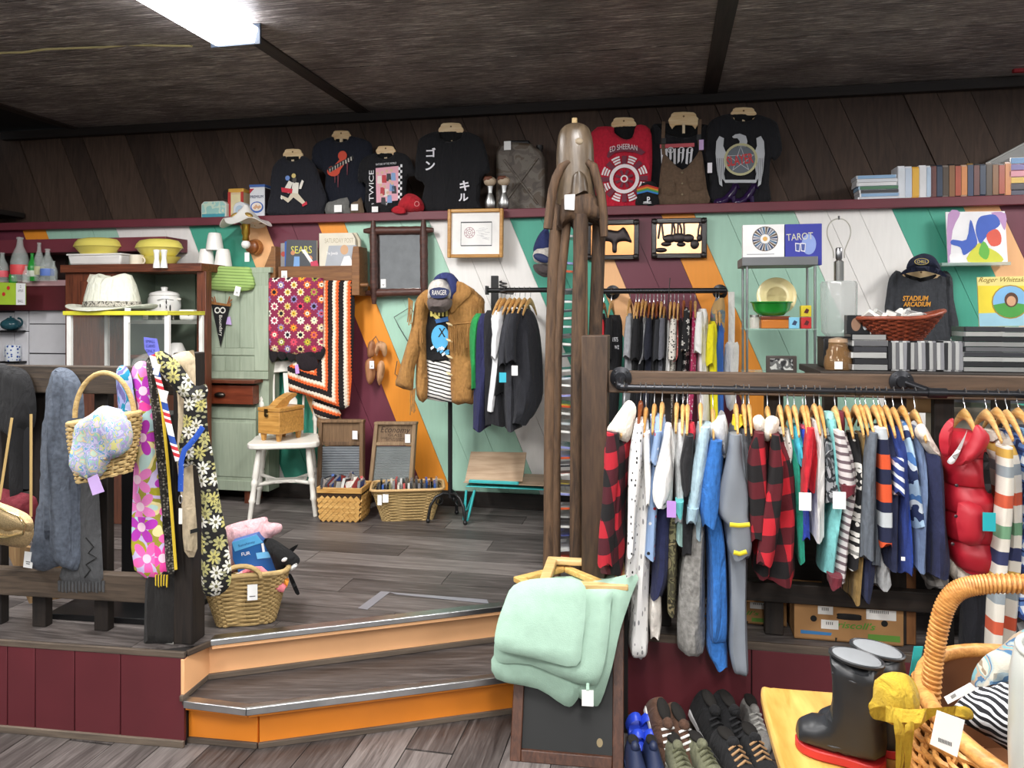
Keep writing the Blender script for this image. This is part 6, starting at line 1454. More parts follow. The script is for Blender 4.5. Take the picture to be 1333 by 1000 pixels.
 # left wall rack: black bar with nine garments
def LRK(px):return Pl(px,378.0,Yw(px,0.62))
p=LRK(640);t=thing('clothes_rail','short black rail with an upright plate on the wall left of the carved tower','clothes rail',p)
part('rod',MB().tube([(p.xz(634,378)[0],0,0),(p.xz(722,378)[0],0,0)],0.014,12),black_paint,t);part('upright',pbox(p,639,359,648,440,0.52,0.55),black_paint,t,0.003)
part('bracket',MB().tube([(p.xz(643,378)[0],0.53,0),(p.xz(643,378)[0],0,0)],0.012,10),black_paint,t);part('end_cap',MB().box((p.xz(634,378)[0],0,0),(0.012,0.045,0.05)),black_paint,t)
part('spring_clip',MB().tube([(p.xz(655,378)[0]+0.02*cos(a),0.03*sin(a),-0.02+0.0018*k)for k,a in enumerate([j*0.6 for j in range(40)])],0.004,5),solid('2a2a2c',0.4),t)
bk_=cloth('1a1a1f');ch=cloth('25262c')
rack_item(LRK,652,'bright green t-shirt at the left end of the short wall rail','t_shirt','shirt',[(408,622,634,.6),(420,616,636),(450,615,632),(505,618,630)],cloth('1f8a45'),0.14,group='garments on the short wall rail',hangtop=392)
rack_item(LRK,657,'long navy dress second from the left on the short wall rail','dress','dress',[(408,628,642,.6),(425,624,645),(480,621,644),(556,620,636)],cloth('24264e'),0.15,group='garments on the short wall rail',hangtop=391)
rack_item(LRK,664,'black top between the navy dress and the white shirt','blouse','shirt',[(404,636,652,.6),(418,632,655),(470,632,655),(550,634,664)],bk_,0.15,group='garments on the short wall rail',hangtop=390)
rack_item(LRK,670,'white shirt with a long sleeve among dark clothes on the short wall rail','shirt','shirt',[(404,646,660,.6),(415,642,663),(470,640,664),(530,634,655)],cloth('e6e6e8',0.04),0.15,[(406,648,656),(440,641,653),(465,640,648)],group='garments on the short wall rail',hangtop=390)
rack_item(LRK,676,'short black top with a turquoise price card on the short wall rail','blouse','shirt',[(412,654,668,.6),(424,650,672),(470,646,672),(510,645,662)],cloth('1b1b1e'),0.15,group='garments on the short wall rail',tags=[(650,485,659,498,'39b7cf')],hangtop=392)
rack_item(LRK,683,'charcoal t-shirt behind the large black t-shirt on the short wall rail','t_shirt','shirt',[(405,660,680,.6),(418,655,688),(470,652,685),(556,660,678)],cloth('33343a'),0.14,[(408,660,672),(440,650,664),(474,650,660)],group='garments on the short wall rail',hangtop=391)
rack_item(LRK,690,'large black t-shirt in front at the right end of the short wall rail','t_shirt','shirt',[(402,672,688,.4),(410,664,696,.7),(430,662,702),(480,664,706),(520,666,706),(548,668,690)],ch,0.16,[(408,666,678),(440,658,672),(470,658,672)],group='garments on the short wall rail',tags=[(666,476,674,489,TAG)],hangtop=390)
# ================================================================ carved wooden tower of disc cases
TW=Pl(747,778,3.36,-0.1)
t=thing('carved_tower','tall rough carved wooden tower with three legs and slots for disc cases','carving',TW.w(0,0,H-TW.o.z),-0.1);dz=TW.o.z-H
carv=wood('281b12','654c36','z',5.0,0.8,7,1.0);carv2=wood('32271d','6e5e4b','z',4.5,0.35,5,0.8)
def tw(P):return[(a,b+dz)for a,b in TW.pts(P)]
def strut(P,y,m=carv,r=None):
 L=tw([(a,b)for a,b,c in P]);return MB().tube([(x,y,z)for x,z in L],[c*K(TW)for _,_,c in P],9,flat=1.3)
part('left_leg',strut([(716,782,11),(717,700,10.5),(717,600,10),(718,500,10),(719,430,9.5),(721,350,9),(724,290,9),(732,262,10)],0.03),carv,t)
part('left_leg_ridge',strut([(725,782,5),(725,600,5),(727,450,5),(731,360,5.5),(738,290,6)],-0.01),carv,t)
part('front_leg',strut([(752,782,11),(752,600,10),(753,440,9.5),(755,340,9),(756,282,10)],-0.06),carv,t)
part('front_leg_ridge',strut([(760,782,5),(760,600,5),(761,440,4.5),(761,340,4),(762,285,4)],-0.05),carv,t)
part('right_leg',strut([(771,782,9),(772,560,9),(775,430,9),(778,350,9),(780,285,9)],0.03),carv,t)
part('carved_head',MB().loft([(z,a,b,-0.075*w_,0.075*w_)for(a,z),(b,_),w_ in[(tw([(l,y)])[0],tw([(r,y)])[0],q)for y,l,r,q in((162,742,756,.4),(166,734,764,.7),(174,728,769,.9),(190,725,773,1),(215,724,774,1),(245,724,774,1),(268,724,776,1))]],24,0.03),carv2,t)
part('head_spike',MB().tube([(*tw([(748,164)])[0][:1],0,tw([(748,164)])[0][1]),(tw([(748,154)])[0][0],0,tw([(748,154)])[0][1])],0.012,8),wood('8d7249','c2a878','z',4),t)
part('left_arm',strut([(742,214,4),(732,221,6),(725,234,6),(720,252,6),(717,275,6),(714,300,6)],-0.06),carv,t);part('right_arm',strut([(764,214,4),(772,220,6),(776,234,6),(782,255,6),(785,285,6),(786,310,5)],-0.06),carv,t)
part('inner_dome',MB().loft([(z,a,b,-0.11,0.02)for(a,z),(b,_)in[(tw([(l,y)])[0],tw([(r,y)])[0])for y,l,r in((229,750,758),(232,746,762),(240,744,765),(256,742,767))]],16),carv2,t)
part('lower_hood',MB().pillow(tw([(724,300),(726,275),(730,260),(738,250),(750,247),(770,250),(780,258),(786,275),(786,300),(776,293),(766,290),(762,300),(748,302),(742,293),(732,300)]),0.09,0.09,-0.01,0.02,0.006,7,R=0.05),carv,t)
part('price_tag',MB().prism(tw([(736,259),(749,258),(748,278),(736,277)]),-0.112,-0.110),solid(TAG),t)
part('face_hollow',MB().ball((tw([(754,189)])[0][0],-0.068,tw([(754,189)])[0][1]),(0.02,0.012,0.016),12),solid('8a7b66'),t)
rr=random.Random(5);y=303;i=0
for y in(303,338,349,375,388,400,411,422,434,446,459,478,489,501,513,525,537,549,561,580,592,604,616,630,643,660,672,684,696,712,724):
 a=TW.w(*[(lambda q:(q[0],0.075,q[1]))(TW.xz(741,y+4))][0]);o=cd('compact_disc',f'{ORD[i]} compact disc case from the top of the carved tower',a,(rr.uniform(-0.12,0.06),rr.uniform(-0.1,0.1),-0.1),('d5d5d2','9a9a9c','c8c8c4','6a6a72','5a62a0','d9d9d6','b0482c','c9b23a')[i%8],(0.142,0.125,0.010),'discs in the carved tower',solid(('e4e4e0','2c2c30','cfcfcb','8a8fc4','d8d8d4','b8c0c4','c2552e','3a3a40')[(i*3+i//8)%8],0.3));i+=1
 # ================================================================ right railing with its pipe rail
bw_=wood('2e2119','56412f','z',3,0.6,9,0.4);bwx=wood('30251d','5f4b3b','x',3,0.65,10,0.4)
NB=Pl(775,780,3.04)
solo('newel_board','wide dark rough board standing upright between the carved tower and the kids clothes rail','post',MB().prism(NB.pts([(757,437),(791,437),(787,800),(757,800)]),0,0.14).move((0,0,0)),bw_,NB,bev=0.004)
bpy.data.objects['newel_board'].location.z+=0
RR=Pl(800,483,Yw(800,1.80));t=thing('guard_railing','dark wooden guard railing at the right end of the platform, behind the kids clothes','railing',RR)
xr=RR.xz(1420,485)[0];zb=H-RR.o.z
part('top_rail',MB().box2((RR.xz(792,483)[0],0,-0.088),(xr,0.045,0.0)),bwx,t,0.004)
za=RR.xz(1080,764)[1];part('lower_rail',MB().box2((RR.xz(790,780)[0],0.0,za-0.075),(xr,0.045,za)),wood('15100d','2f251e','x',3),t,0.004)
for px in(862,1010,1172,1235):x=RR.xz(px,600)[0];part('baluster',MB().box2((x-0.035,0.045,zb),(x+0.035,0.085,-0.02)),post_wood,t,0.003)
x=RR.xz(1190,700)[0];part('baluster',MB().box2((x-0.022,0.05,zb),(x+0.022,0.08,zb+0.35)),wood('6e4524','96653a','z',4),t,0.003,'tan wooden baluster')
pipe=solid('2b2c30',0.35,0.6)
def RK(px):return Pl(px,504.5+(px-820)*0.0185,(RR.o.y+0.2*RR.o.x-0.125)/(1+0.2*(px-CX)/F))
p=RK(808);t=thing('pipe_rail','black iron pipe clothes rail on round flanges along the right railing','clothes rail',p)
q0=V((0,0,0));fl_=lambda px:p.xz(px,p.o.z and 504.5+(px-820)*0.0185)[0]
part('pipe',MB().tube([(fl_(808),0,0),(fl_(1420),0,0)],0.0125,12),pipe,t)
part('elbow',MB().tube([(fl_(808),0.10,0.02),(fl_(806),0.05,0.015),(fl_(807),0.01,0.003),(fl_(818),0,0)],0.017,10),pipe,t)
for px in(806,1194):
 x=fl_(px);part('flange',MB().lathe([(0.043,0),(0.043,0.008),(0.022,0.014),(0.02,0.03)],(x-(0.02 if px>900 else 0),0.123,0.028),24,rot=(PI/2,0,0)),pipe,t)
 for a in range(4):part('screw',MB().ball((x-(0.02 if px>900 else 0)+0.032*cos(a*PI/2+0.7),0.114,0.028+0.032*sin(a*PI/2+0.7)),0.005,8),metal('4a4a4c'),t)
part('arm',MB().tube([(fl_(1192),0.10,0.026),(fl_(1217),0.0,0.0)],0.0125,10),pipe,t);part('tee_joint',MB().tube([(fl_(1208),0,0),(fl_(1232),0,0)],0.018,12),pipe,t)
for px in(955,1113):part('coupling',MB().tube([(fl_(px),0,0),(fl_(px+8),0,0)],0.0155,12),pipe,t)
# ---- kids' clothes: hanger px, label, name, category, material, body rows, options
buff=plaid('b01c2c','48101c','121012',0.115);buff2=plaid('b81c2a','560f1a','131012',0.115,skew=0.15)
cream=cloth('dcd3c6',0.06,sc=120);wht=cloth('ecebe9',0.03)
GR='kids clothes on the pipe rail'
def KD(px,lab,name,cat,m,rows,**k):return rack_item(RK,px,lab,name,cat,rows,m,group=GR,hw_=0.28,**k)
KD(813,'red and black plaid hooded jacket at the left end of the pipe rail','plaid_jacket','jacket',buff,[(556,798,822,.5),(575,788,824),(610,786,820),(660,786,814),(700,785,815),(736,782,812)],depth=0.13,sleeve=[(562,790,806),(610,786,806),(650,784,802),(700,779,800),(732,778,798)],hood=[(806,535),(818,521),(828,530),(826,550),(822,568),(814,577),(800,570),(790,560),(797,548)],hoodm=cream,hangtop=536)
q_=dots('e8e7e5',('2c2c30',),62,0.2,st=(1,1,0.6))
KD(834,'white knit cardigan flecked with black dashes','cardigan','cardigan',q_,[(545,828,844,.5),(565,822,846),(610,818,838),(680,818,836),(748,812,830)],depth=0.13,sleeve=[(552,826,838),(600,818,836),(660,817,830),(720,816,826)],hwood=redw,hangtop=528)
KD(841,'long white footed sleeper with grey dashes hanging lowest at left','sleeper','sleeper',dots('e6e5e3',('8a8a8c',),40,0.26,st=(1.6,1.6,0.6)),[(560,834,850,.5),(620,834,852),(680,828,850),(740,824,846),(800,820,845),(838,818,845),(849,828,838,.5)],depth=0.10,hangtop=534,sleeve=[(562,836,846),(620,838,848),(655,840,846)],sm=wht)
KD(852,'pale blue pyjamas with small red and black dots','pyjamas','pyjamas',dots('8fa9cf',('b8303a','222226','e6e6e8'),38,0.24),[(540,846,866,.5),(565,846,868),(620,843,860),(680,840,856),(716,838,855)],depth=0.12,hangtop=532,sleeve=[(560,852,862),(600,846,856)])
KD(862,'plain white long sleeved top with a wide sleeve','long_sleeve_top','shirt',wht,[(552,862,874,.5),(580,858,880),(620,856,878),(650,856,876)],depth=0.12,hangtop=530,sleeve=[(553,866,874),(580,860,874),(610,852,877),(640,849,872),(655,851,867)])
KD(866,'navy blue trousers below the white long sleeved top','trousers','trousers',cloth('23284c'),[(645,852,876,.6),(690,850,876),(740,848,874),(770,846,862)],depth=0.09,hangtop=False)
KD(870,'cream knitted bottoms hanging under the navy trousers','trousers','trousers',cloth('d6d0c8'),[(756,848,860,.6),(780,845,862),(805,844,862),(822,846,860)],depth=0.08,hangtop=False)
KD(878,'olive camouflage trousers between the navy and grey trousers','trousers','trousers',patches(('4a4634','6e6a4c','34301f','857a5a'),30),[(660,868,882,.6),(720,868,882),(790,868,880)],depth=0.09,hangtop=False)
KD(881,'pale grey thermal top with a teal cuff','long_sleeve_top','shirt',cloth('c8cacb'),[(548,878,892,.5),(575,876,895),(640,878,892),(672,878,890)],depth=0.12,hangtop=531,cuffs=[([(650,879,890),(668,879,889)],cloth('59b4b4'))],tags=[(868,652,880,674,'b48ad0')])
KD(889,'small mint top behind the black red collared shirt','long_sleeve_top','shirt',cloth('a9cfc8'),[(552,884,896,.5),(580,884,898),(700,878,892)],depth=0.10,hangtop=532)
KD(895,'black shirt with a red collar','shirt','shirt',cloth('1d1d20'),[(562,890,902,.5),(585,886,906),(640,885,904),(712,886,902)],depth=0.12,hangtop=532,collar=([(550,892,904,.6),(560,891,906),(566,891,905)],cloth('c22a3c')),sleeve=[(566,892,903),(600,885,902),(640,888,900)])
KD(905,'grey fleece trousers hanging low left of the blue sleeper','trousers','trousers',cloth('8a8884',0.3,sc=250),[(650,898,918,.6),(680,896,918),(730,884,918),(780,880,918),(832,881,917),(841,886,914,.7)],depth=0.11,hangtop=False)
KD(912,'light blue heathered top with ribbed cuff','long_sleeve_top','shirt',cloth('a9c3cf'),[(550,908,926,.5),(575,904,928),(640,900,920),(690,900,914)],depth=0.12,hangtop=531,sleeve=[(555,912,924),(600,902,920),(650,896,912),(672,894,908)],cuffs=[([(658,894,910),(676,893,906)],cloth('9db9c6'))])
KD(928,'royal blue fleece sleeper with a grey lined hood','sleeper','sleeper',cloth('2f6db8',0.15,sc=150),[(555,920,944,.5),(590,914,942),(650,912,938),(700,918,944),(760,920,946),(815,919,946),(824,922,944,.7)],depth=0.12,hangtop=536,hood=[(922,556),(932,546),(938,534),(944,540),(948,560),(946,590),(942,596),(936,580),(926,572)],hoodm=cloth('bfc0c2'),sleeve=[(572,924,940),(620,913,938),(660,910,936),(682,914,932)],extra=lambda pl,t,d:part('foot',MB().loft([(pl.xz(930,812)[1],pl.xz(920,812)[0],pl.xz(944,812)[0],-0.08,0.08),(pl.xz(930,840)[1],pl.xz(919,840)[0],pl.xz(946,840)[0],-0.09,0.06),(pl.xz(930,858)[1],pl.xz(930,858)[0],pl.xz(946,858)[0],-0.09,0.02)]),cloth('2f6db8',0.15,sc=150),t))
puf=solid('7c828a',0.5,var=0.08)
KD(958,'grey puffer snowsuit with yellow cuff straps','snowsuit','snowsuit',puf,[(562,948,972,.5),(600,940,978),(660,936,976),(720,944,974),(780,946,972),(830,944,974),(860,950,974),(866,958,968,.5)],depth=0.12,fold=0.16,hangtop=532,collar=([(552,950,966,.7),(563,948,968)],cloth('4a4c50')),sleeve=[(564,950,964),(600,944,966),(640,935,975),(668,934,976),(684,946,978),(705,946,980),(722,950,976)],extra=lambda pl,t,d:[part('yellow_strap',MB().tube([pl.w(0,0,0)*0+V((a,-d-0.062,b))for a,b in pl.pts(P,-d-0.06)],0.008,6,flat=0.5,up=(0,0,1)),solid('e0cd2c',0.7),t)for P in([(950,683),(962,684),(976,683)],[(955,719),(963,721),(972,718)])])
KD(968,'charcoal hoodie with a yellow neckline behind the grey snowsuit','hoodie','sweatshirt',cloth('4c4e52'),[(556,962,976,.5),(600,960,980),(690,964,982)],depth=0.12,hangtop=533,collar=([(540,954,966,.6),(554,952,968)],solid('e2c62e',0.8)))
KD(975,'red buffalo plaid jacket with white fleece collar, left one of a pair','plaid_jacket','jacket',buff2,[(562,976,1000,.5),(590,972,1000),(650,974,1004),(700,978,1008),(738,978,1004)],depth=0.13,hangtop=532,hood=[(980,545),(990,540),(998,552),(994,562),(984,562)],hoodm=cream,sleeve=[(562,982,994),(600,973,998),(650,974,998),(700,976,996)])
KD(999,'red buffalo plaid jacket with cream fleece collar, right one of a pair','plaid_jacket','jacket',buff2,[(562,1000,1018,.5),(600,996,1030),(660,990,1034),(720,986,1034),(745,990,1032)],depth=0.14,hangtop=536,hood=[(991,558),(996,546),(1004,541),(1014,546),(1012,562),(1002,574),(994,572)],hoodm=cream,sleeve=[(565,1004,1014),(610,1000,1020),(670,990,1016),(730,984,1006)])
KD(1015,'small cream onesie with wooden toggle between plaid jacket and turquoise tee','onesie','onesie',dots('d8d4cc',('6a6a66',),60,0.2),[(558,1014,1026,.5),(575,1012,1030),(600,1016,1028)],depth=0.11,hangtop=534)
KD(1025,'bright turquoise baby t-shirt','t_shirt','shirt',cloth('45b5cc'),[(553,1028,1040,.5),(575,1028,1042),(600,1030,1044)],depth=0.12,hangtop=534)
KD(1026,'dark teal green top under the turquoise baby t-shirt','blouse','shirt',cloth('1f8a72'),[(566,1026,1038,.5),(600,1024,1038),(660,1030,1042),(722,1034,1044)],depth=0.11,hangtop=536)
KD(1034,'royal blue baby top','t_shirt','shirt',cloth('2c46b4'),[(556,1038,1048,.5),(590,1036,1048),(692,1036,1050)],depth=0.12,hangtop=533,collar=([(553,1039,1047,.6),(558,1038,1048)],cloth('d0506c')))
KD(1045,'bright red t-shirt with a thin sleeve','t_shirt','shirt',cloth('c2202e'),[(554,1050,1060,.5),(580,1048,1060),(630,1044,1056)],depth=0.12,hangtop=532,sleeve=[(556,1050,1058),(600,1044,1056),(640,1042,1050)])
KD(1049,'white baby shirt with buttons and two price cards','shirt','shirt',wht,[(546,1056,1066,.5),(570,1054,1068),(630,1052,1068),(692,1052,1068)],depth=0.13,hangtop=532,tags=[(1040,641,1056,665,TAG)])
KD(1060,'grey camouflage print onesie with dark cuff','onesie','onesie',patches(('5f646a','a9acb0','2f3338','7e8388'),26),[(554,1066,1076,.5),(580,1064,1080),(620,1066,1086),(648,1068,1086)],depth=0.13,hangtop=532)
KD(1067,'aqua blue long sleeper','sleeper','sleeper',cloth('7cc4c4'),[(544,1072,1086,.5),(570,1074,1086),(636,1076,1092),(690,1070,1086),(738,1066,1080)],depth=0.12,hangtop=534,collar=([(536,1073,1085,.6),(546,1072,1086)],cloth('9ad2d2')))
strp=stripes((('cfc9c8',0.6),('6a5a60',0.4)),0.028,(0.1,0,1))
KD(1087,'grey and plum striped sleeper with maroon collar and cuffs','sleeper','sleeper',strp,[(560,1086,1098,.5),(590,1086,1106),(632,1090,1112),(680,1088,1100),(720,1080,1098),(748,1077,1096)],depth=0.12,hangtop=534,collar=([(535,1086,1098,.6),(550,1085,1098),(561,1086,1097)],cloth('6a1f2c')),cuffs=[([(628,1092,1112),(642,1094,1110)],cloth('6a1f2c')),([(746,1077,1095),(760,1078,1094)],cloth('6a1f2c'))],sleeve=[(560,1086,1097),(595,1088,1106),(630,1092,1112)],tags=[(1084,640,1101,663,TAG)])
KD(1101,'black dress with white flower print','dress','dress',flowers('18171a',('e4e2dc','d6d4ce'),'8a8a86',15,5,None,0.4),[(563,1104,1114,.5),(600,1102,1116),(660,1100,1114),(728,1096,1112)],depth=0.13,hangtop=533)
KD(1114,'tan olive chinos hanging long','trousers','trousers',cloth('8c7142'),[(564,1116,1126,.6),(620,1114,1124),(700,1106,1118),(772,1102,1112)],depth=0.12,hangtop=532)
KD(1120,'dark navy jeans hanging long beside the tan chinos','trousers','trousers',cloth('262c4c'),[(564,1122,1132,.6),(640,1118,1130),(720,1112,1134),(768,1112,1128)],depth=0.12,hangtop=532)
KD(1127,'slate grey plain sweatshirt','sweatshirt','sweatshirt',cloth('5e656e'),[(560,1128,1142,.5),(590,1126,1144),(650,1122,1144),(724,1119,1140)],depth=0.13,hangtop=533,sleeve=[(562,1130,1140),(610,1124,1138),(680,1120,1136),(722,1119,1136)])
blk=stripes((('1d2340',1.0),('d9562e',1.0),('1d2340',1.0),('c2c8cc',1.0),('1d2340',0.7),('d9562e',1.2)),0.30,(0,0,1))
KD(1138,'navy jumper with orange and pale grey blocks down the sleeve','jumper','sweater',cloth('2e3452'),[(554,1136,1154,.5),(590,1136,1162),(650,1138,1164),(706,1140,1164),(728,1142,1162)],depth=0.12,hangtop=533,sleeve=[(556,1137,1152),(600,1140,1158),(660,1141,1160),(706,1142,1160)],sm=blk)
KD(1141,'pale grey heathered trousers below the orange block jumper','trousers','trousers',cloth('c3c5c6'),[(698,1138,1152,.6),(730,1134,1154),(757,1133,1157)],depth=0.08,hangtop=False)
chev=stripes((('dfe4ea',0.4),('2b3f86',0.6)),0.035,(0.9,0,1),wob=0.8)
KD(1144,'navy fleece with white chevron print panel','fleece_pullover','sweater',cloth('2b3f86'),[(552,1150,1168,.5),(590,1152,1174),(650,1158,1176),(734,1160,1178)],depth=0.13,hangtop=533,sleeve=[(596,1160,1174),(640,1162,1176)],sm=chev)
KD(1153,'royal blue trousers with a tiny white label','trousers','trousers',cloth('24449c'),[(600,1164,1176,.6),(680,1166,1178),(734,1170,1180)],depth=0.12,hangtop=534,tags=[(1173,725,1178,730,TAG)])
KD(1163,'light blue tie-dye t-shirt with navy bands','t_shirt','shirt',stripes((('a6c3dc',1.2),('23315a',1.0),('d3dee6',0.7),('4a78b4',0.8)),0.13,(0.5,0,1),wob=1.0),[(548,1166,1178,.5),(590,1166,1184),(640,1172,1190),(676,1178,1196)],depth=0.13,hangtop=535)
KD(1175,'heather blue long sleeved top','long_sleeve_top','shirt',cloth('6d80a2'),[(553,1178,1190,.5),(600,1182,1196),(670,1180,1196),(730,1180,1193)],depth=0.13,hangtop=534)
KD(1191,'navy hooded sweatshirt with a cream hood lining','hoodie','sweatshirt',cloth('262b4c'),[(570,1192,1206,.5),(590,1192,1216),(650,1194,1222),(720,1195,1228),(738,1196,1226)],depth=0.13,hangtop=539,hood=[(1190,562),(1196,552),(1204,554),(1214,572),(1224,590),(1222,600),(1208,590),(1198,576)],hoodm=cream)
redp=solid('ac1a2b',0.5,var=0.06)
def vest_extra(pl,t,d):
 for P in([(1221,566),(1231,548),(1240,545),(1238,566),(1232,594),(1223,588)],[(1261,570),(1268,553),(1277,556),(1287,572),(1270,596),(1248,606),(1244,600)]):part('collar',MB().pillow(sp(pl,P,-d,3),0.035,0.02,-d-0.012,0.015,0.002),redp,t)
 part('patch_pocket',MB().pillow(sp(pl,[(1243,652),(1272,656),(1278,676),(1272,706),(1244,700)],-d,2),0.03,0.01,-d-0.03,0.02,0.002),redp,t)
 part('armhole',MB().pillow(sp(pl,[(1278,588),(1284,592),(1286,620),(1288,640),(1280,636),(1277,610)],-d,3),0.012,None,-d-0.018,0.014,0),solid('161214',0.9),t)
 part('white_hood',MB().pillow(sp(pl,[(1250,566),(1254,558),(1248,578),(1240,596),(1234,602),(1228,598),(1238,586)],-d,3),0.02,None,-d-0.035,0.012,0.001),solid('e8e6e6',0.8),t)
 for a,b in((1245,632),(1244,672),(1240,708)):x,z=pl.xz(a,b,-d-0.05);part('snap',MB().ball((x,-d-0.052,z),(0.006,0.003,0.006),8),solid('33262a',0.3),t)
KD(1256,'bright red quilted puffer vest with a turquoise price card','puffer_vest','vest',redp,[(560,1238,1266,.5),(570,1231,1276,.85),(588,1230,1278,.86),(591,1231,1277,.78),(608,1226,1279,1),(624,1227,1281,.93),(627,1228,1281,.84),(642,1224,1287,1.05),(658,1225,1288,.97),(661,1227,1288,.88),(678,1226,1293,1.06),(694,1228,1293,.96),(697,1231,1292,.88),(712,1231,1294,1.05),(728,1236,1291,.95),(733,1240,1288,.85)],depth=0.12,fold=0.05,hangtop=537,tags=[(1279,667,1296,692,'22a7b0')],extra=vest_extra)
mstr=stripes((('d8d2c6',0.8),('c25538',0.6),('d8d2c6',0.8),('8e979c',0.5),('d8d2c6',0.4),('c8a04c',0.4),('d8d2c6',0.5),('2d3358',0.6),('d8d2c6',0.6),('6e9a78',0.6)),0.42,(0,0,1))
KD(1284,'cream cardigan striped in green, rust and navy right of the red vest','striped_cardigan','cardigan',mstr,[(568,1290,1310,.5),(600,1288,1316),(680,1296,1316),(760,1288,1312),(850,1282,1306)],depth=0.13,hangtop=538,collar=([(560,1282,1302,.7),(570,1286,1308)],cloth('d8d2c6')),sleeve=[(580,1300,1314),(640,1298,1316),(740,1290,1308),(848,1284,1300)])
bpl=plaid('d8dde6','5a7cb8','243c7c',0.05,skew=0.3,line='1d2c58')
KD(1298,'blue and white plaid shirt at the right end of the pipe rail','plaid_shirt','shirt',bpl,[(560,1306,1324,.5),(600,1312,1336),(680,1310,1340),(760,1304,1344),(790,1302,1342)],depth=0.14,hangtop=537)
KD(1311,'light denim blue shirt cut off by the right edge','denim_shirt','shirt',cloth('6f9ac4'),[(556,1316,1334,.5),(600,1324,1360),(700,1330,1370),(800,1330,1372)],depth=0.15,hangtop=538)
KD(1326,'dark navy jacket cut off by the right edge','jacket','jacket',cloth('20243c'),[(556,1330,1350,.5),(600,1334,1370),(760,1340,1380)],depth=0.15,hangtop=538)
KD(1300,'black and grey checked flannel hanging low behind the wicker handle','flannel_shirt','shirt',plaid('a8a8a8','5a5a5c','1e1e20',0.05),[(770,1304,1330,.6),(820,1302,1336),(860,1304,1336)],depth=0.08,hangtop=False)
KD(1245,'grey checked scarf-like flannel peeping under the red vest','flannel_shirt','shirt',plaid('8d8a86','6a6764','3c3a38',0.04),[(732,1200,1232,.6),(748,1200,1234),(760,1204,1230)],depth=0.06,hangtop=False)
KD(1262,'cream knit hem hanging below the red vest','jumper','sweater',cream,[(728,1232,1272,.6),(745,1234,1284),(762,1248,1290)],depth=0.06,hangtop=False)
KD(1278,'long black trousers hanging behind the striped cardigan','trousers','trousers',cloth('17181f'),[(640,1250,1290,.6),(760,1252,1300),(880,1246,1302)],depth=0.05,hangtop=False)
# ================================================================ wall rail with shirts behind
def WRK(px):return Pl(px,379.0+(px-790)*0.03,Yw(px,0.26))
p=WRK(794);t=thing('wall_rail','black pipe rail on round flanges on the striped wall, right of the carved tower','clothes rail',p);xe=p.xz(945,383.6)[0]
part('pipe',MB().tube([(p.xz(772,379)[0],0,0),(xe,0,0)],0.016,12),pipe,t)
for px in(794,941):
 x=p.xz(px,380)[0];part('flange',MB().lathe([(0.045,0),(0.045,0.01),(0.02,0.016),(0.018,0.25)],(x,0.255,0),20,rot=(PI/2,0,0)),pipe,t)
part('dark_twig',MB().tube([(p.xz(868,420)[0],-0.02,p.xz(868,420)[1]),(p.xz(872,362)[0],-0.02,p.xz(872,362)[1])],0.003,5),solid('2a2422'),t)
GW='shirts on the wall rail'
def WD(px,lab,m,x0,x1,y0,y1=545,sl=None,cat='shirt',name='t_shirt',dx=-6,hwood=None,d=0.15,**k):
 rows=[(y0,x0+3,x1-3,.45),(y0+14,x0,x1,.8),(y0+50,x0-1,x1),(y1,x0+dx,x1+dx)]
 rack_item(WRK,px,lab,name,cat,rows,m,d,[(y0+4,x0+1,x0+9),(y0+30,x0-2,x0+9),(y0+56,x0-3,x0+8)]if sl else None,group=GW,hwood=hwood,hangtop=y0-14,**k)
WD(778,'black t-shirt at the left end of the wall rail next to the tower',cloth('17171a'),772,790,408,hwood=redw)
WD(786,'red and white sleeved jersey peeping past the carved tower',solid('c2202c',0.8),781,790,412,470,hwood=redw)
WD(796,'black hoodie with white lettering down the sleeve on the wall rail',cloth('19191c'),788,810,410,sl=1,extra=lambda pl,t,d:part('sleeve_print',MB().text('1975',*pl.xz(801,442,-d-0.07),0.03,0.025,-d-0.072).text('WZ',*pl.xz(803,452,-d-0.07),0.025,0.02,-d-0.072),solid('c8c8cc'),t))
for a in((820,'heather grey t-shirt with a drooping sleeve, first of the thick row on the wall rail',cloth('9a9ca0'),814,826,408,560,1),(828,'plain black t-shirt right of the heather grey one on the wall rail',cloth('18181b'),824,834,411,545,1),(832,'black t-shirt second behind the heather grey one',cloth('1c1c22'),831,840,411,545,0),(837,'white t-shirt thinly showing between black shirts on the wall rail',cloth('dcdde0'),836,843,408,470,0),(841,'dark navy t-shirt in the middle of the wall rail',cloth('1b1d2a'),840,852,410,545,1),(846,'black t-shirt with reddish hanger in the middle of the wall rail',cloth('151518'),848,856,412,545,0),(851,'charcoal t-shirt carrying a spare pale hanger',cloth('2a2b30'),852,862,412,545,1),(856,'mid grey t-shirt with a folded sleeve on the wall rail',cloth('5f6068'),857,866,410,520,1),(861,'black t-shirt right of the mid grey one on the wall rail',cloth('17171a'),862,870,410,545,0),(865,'white top with a red neckline on the wall rail',wht,866,874,417,545,0),(873,'black and cream leopard print blouse on the wall rail',dots('d8d2c8',('2a2624','3a3632'),70,0.36),872,881,411,545,1),(878,'coral patterned blouse next to the leopard print',dots('d8706a',('f0d8d0','b8404a'),60,0.3),879,884,411,470,0),(883,'black blouse right of the coral patterned one',cloth('18181c'),882,890,414,545,0),(890,'black and white floral dress on the wall rail',flowers('1b1a1c',('d8d4ce','c4c0ba'),'6a6a66',24,5,None,0.35),889,898,400,545,1),(899,'pink and white paisley dress on the wall rail',dots('c23a6a',('f0e4e8','e8a8bc'),55,0.3),898,907,405,545,0)):
 WD(*a[:7],sl=a[7],hwood=redw if a[0]in(846,856,890,899)else None)
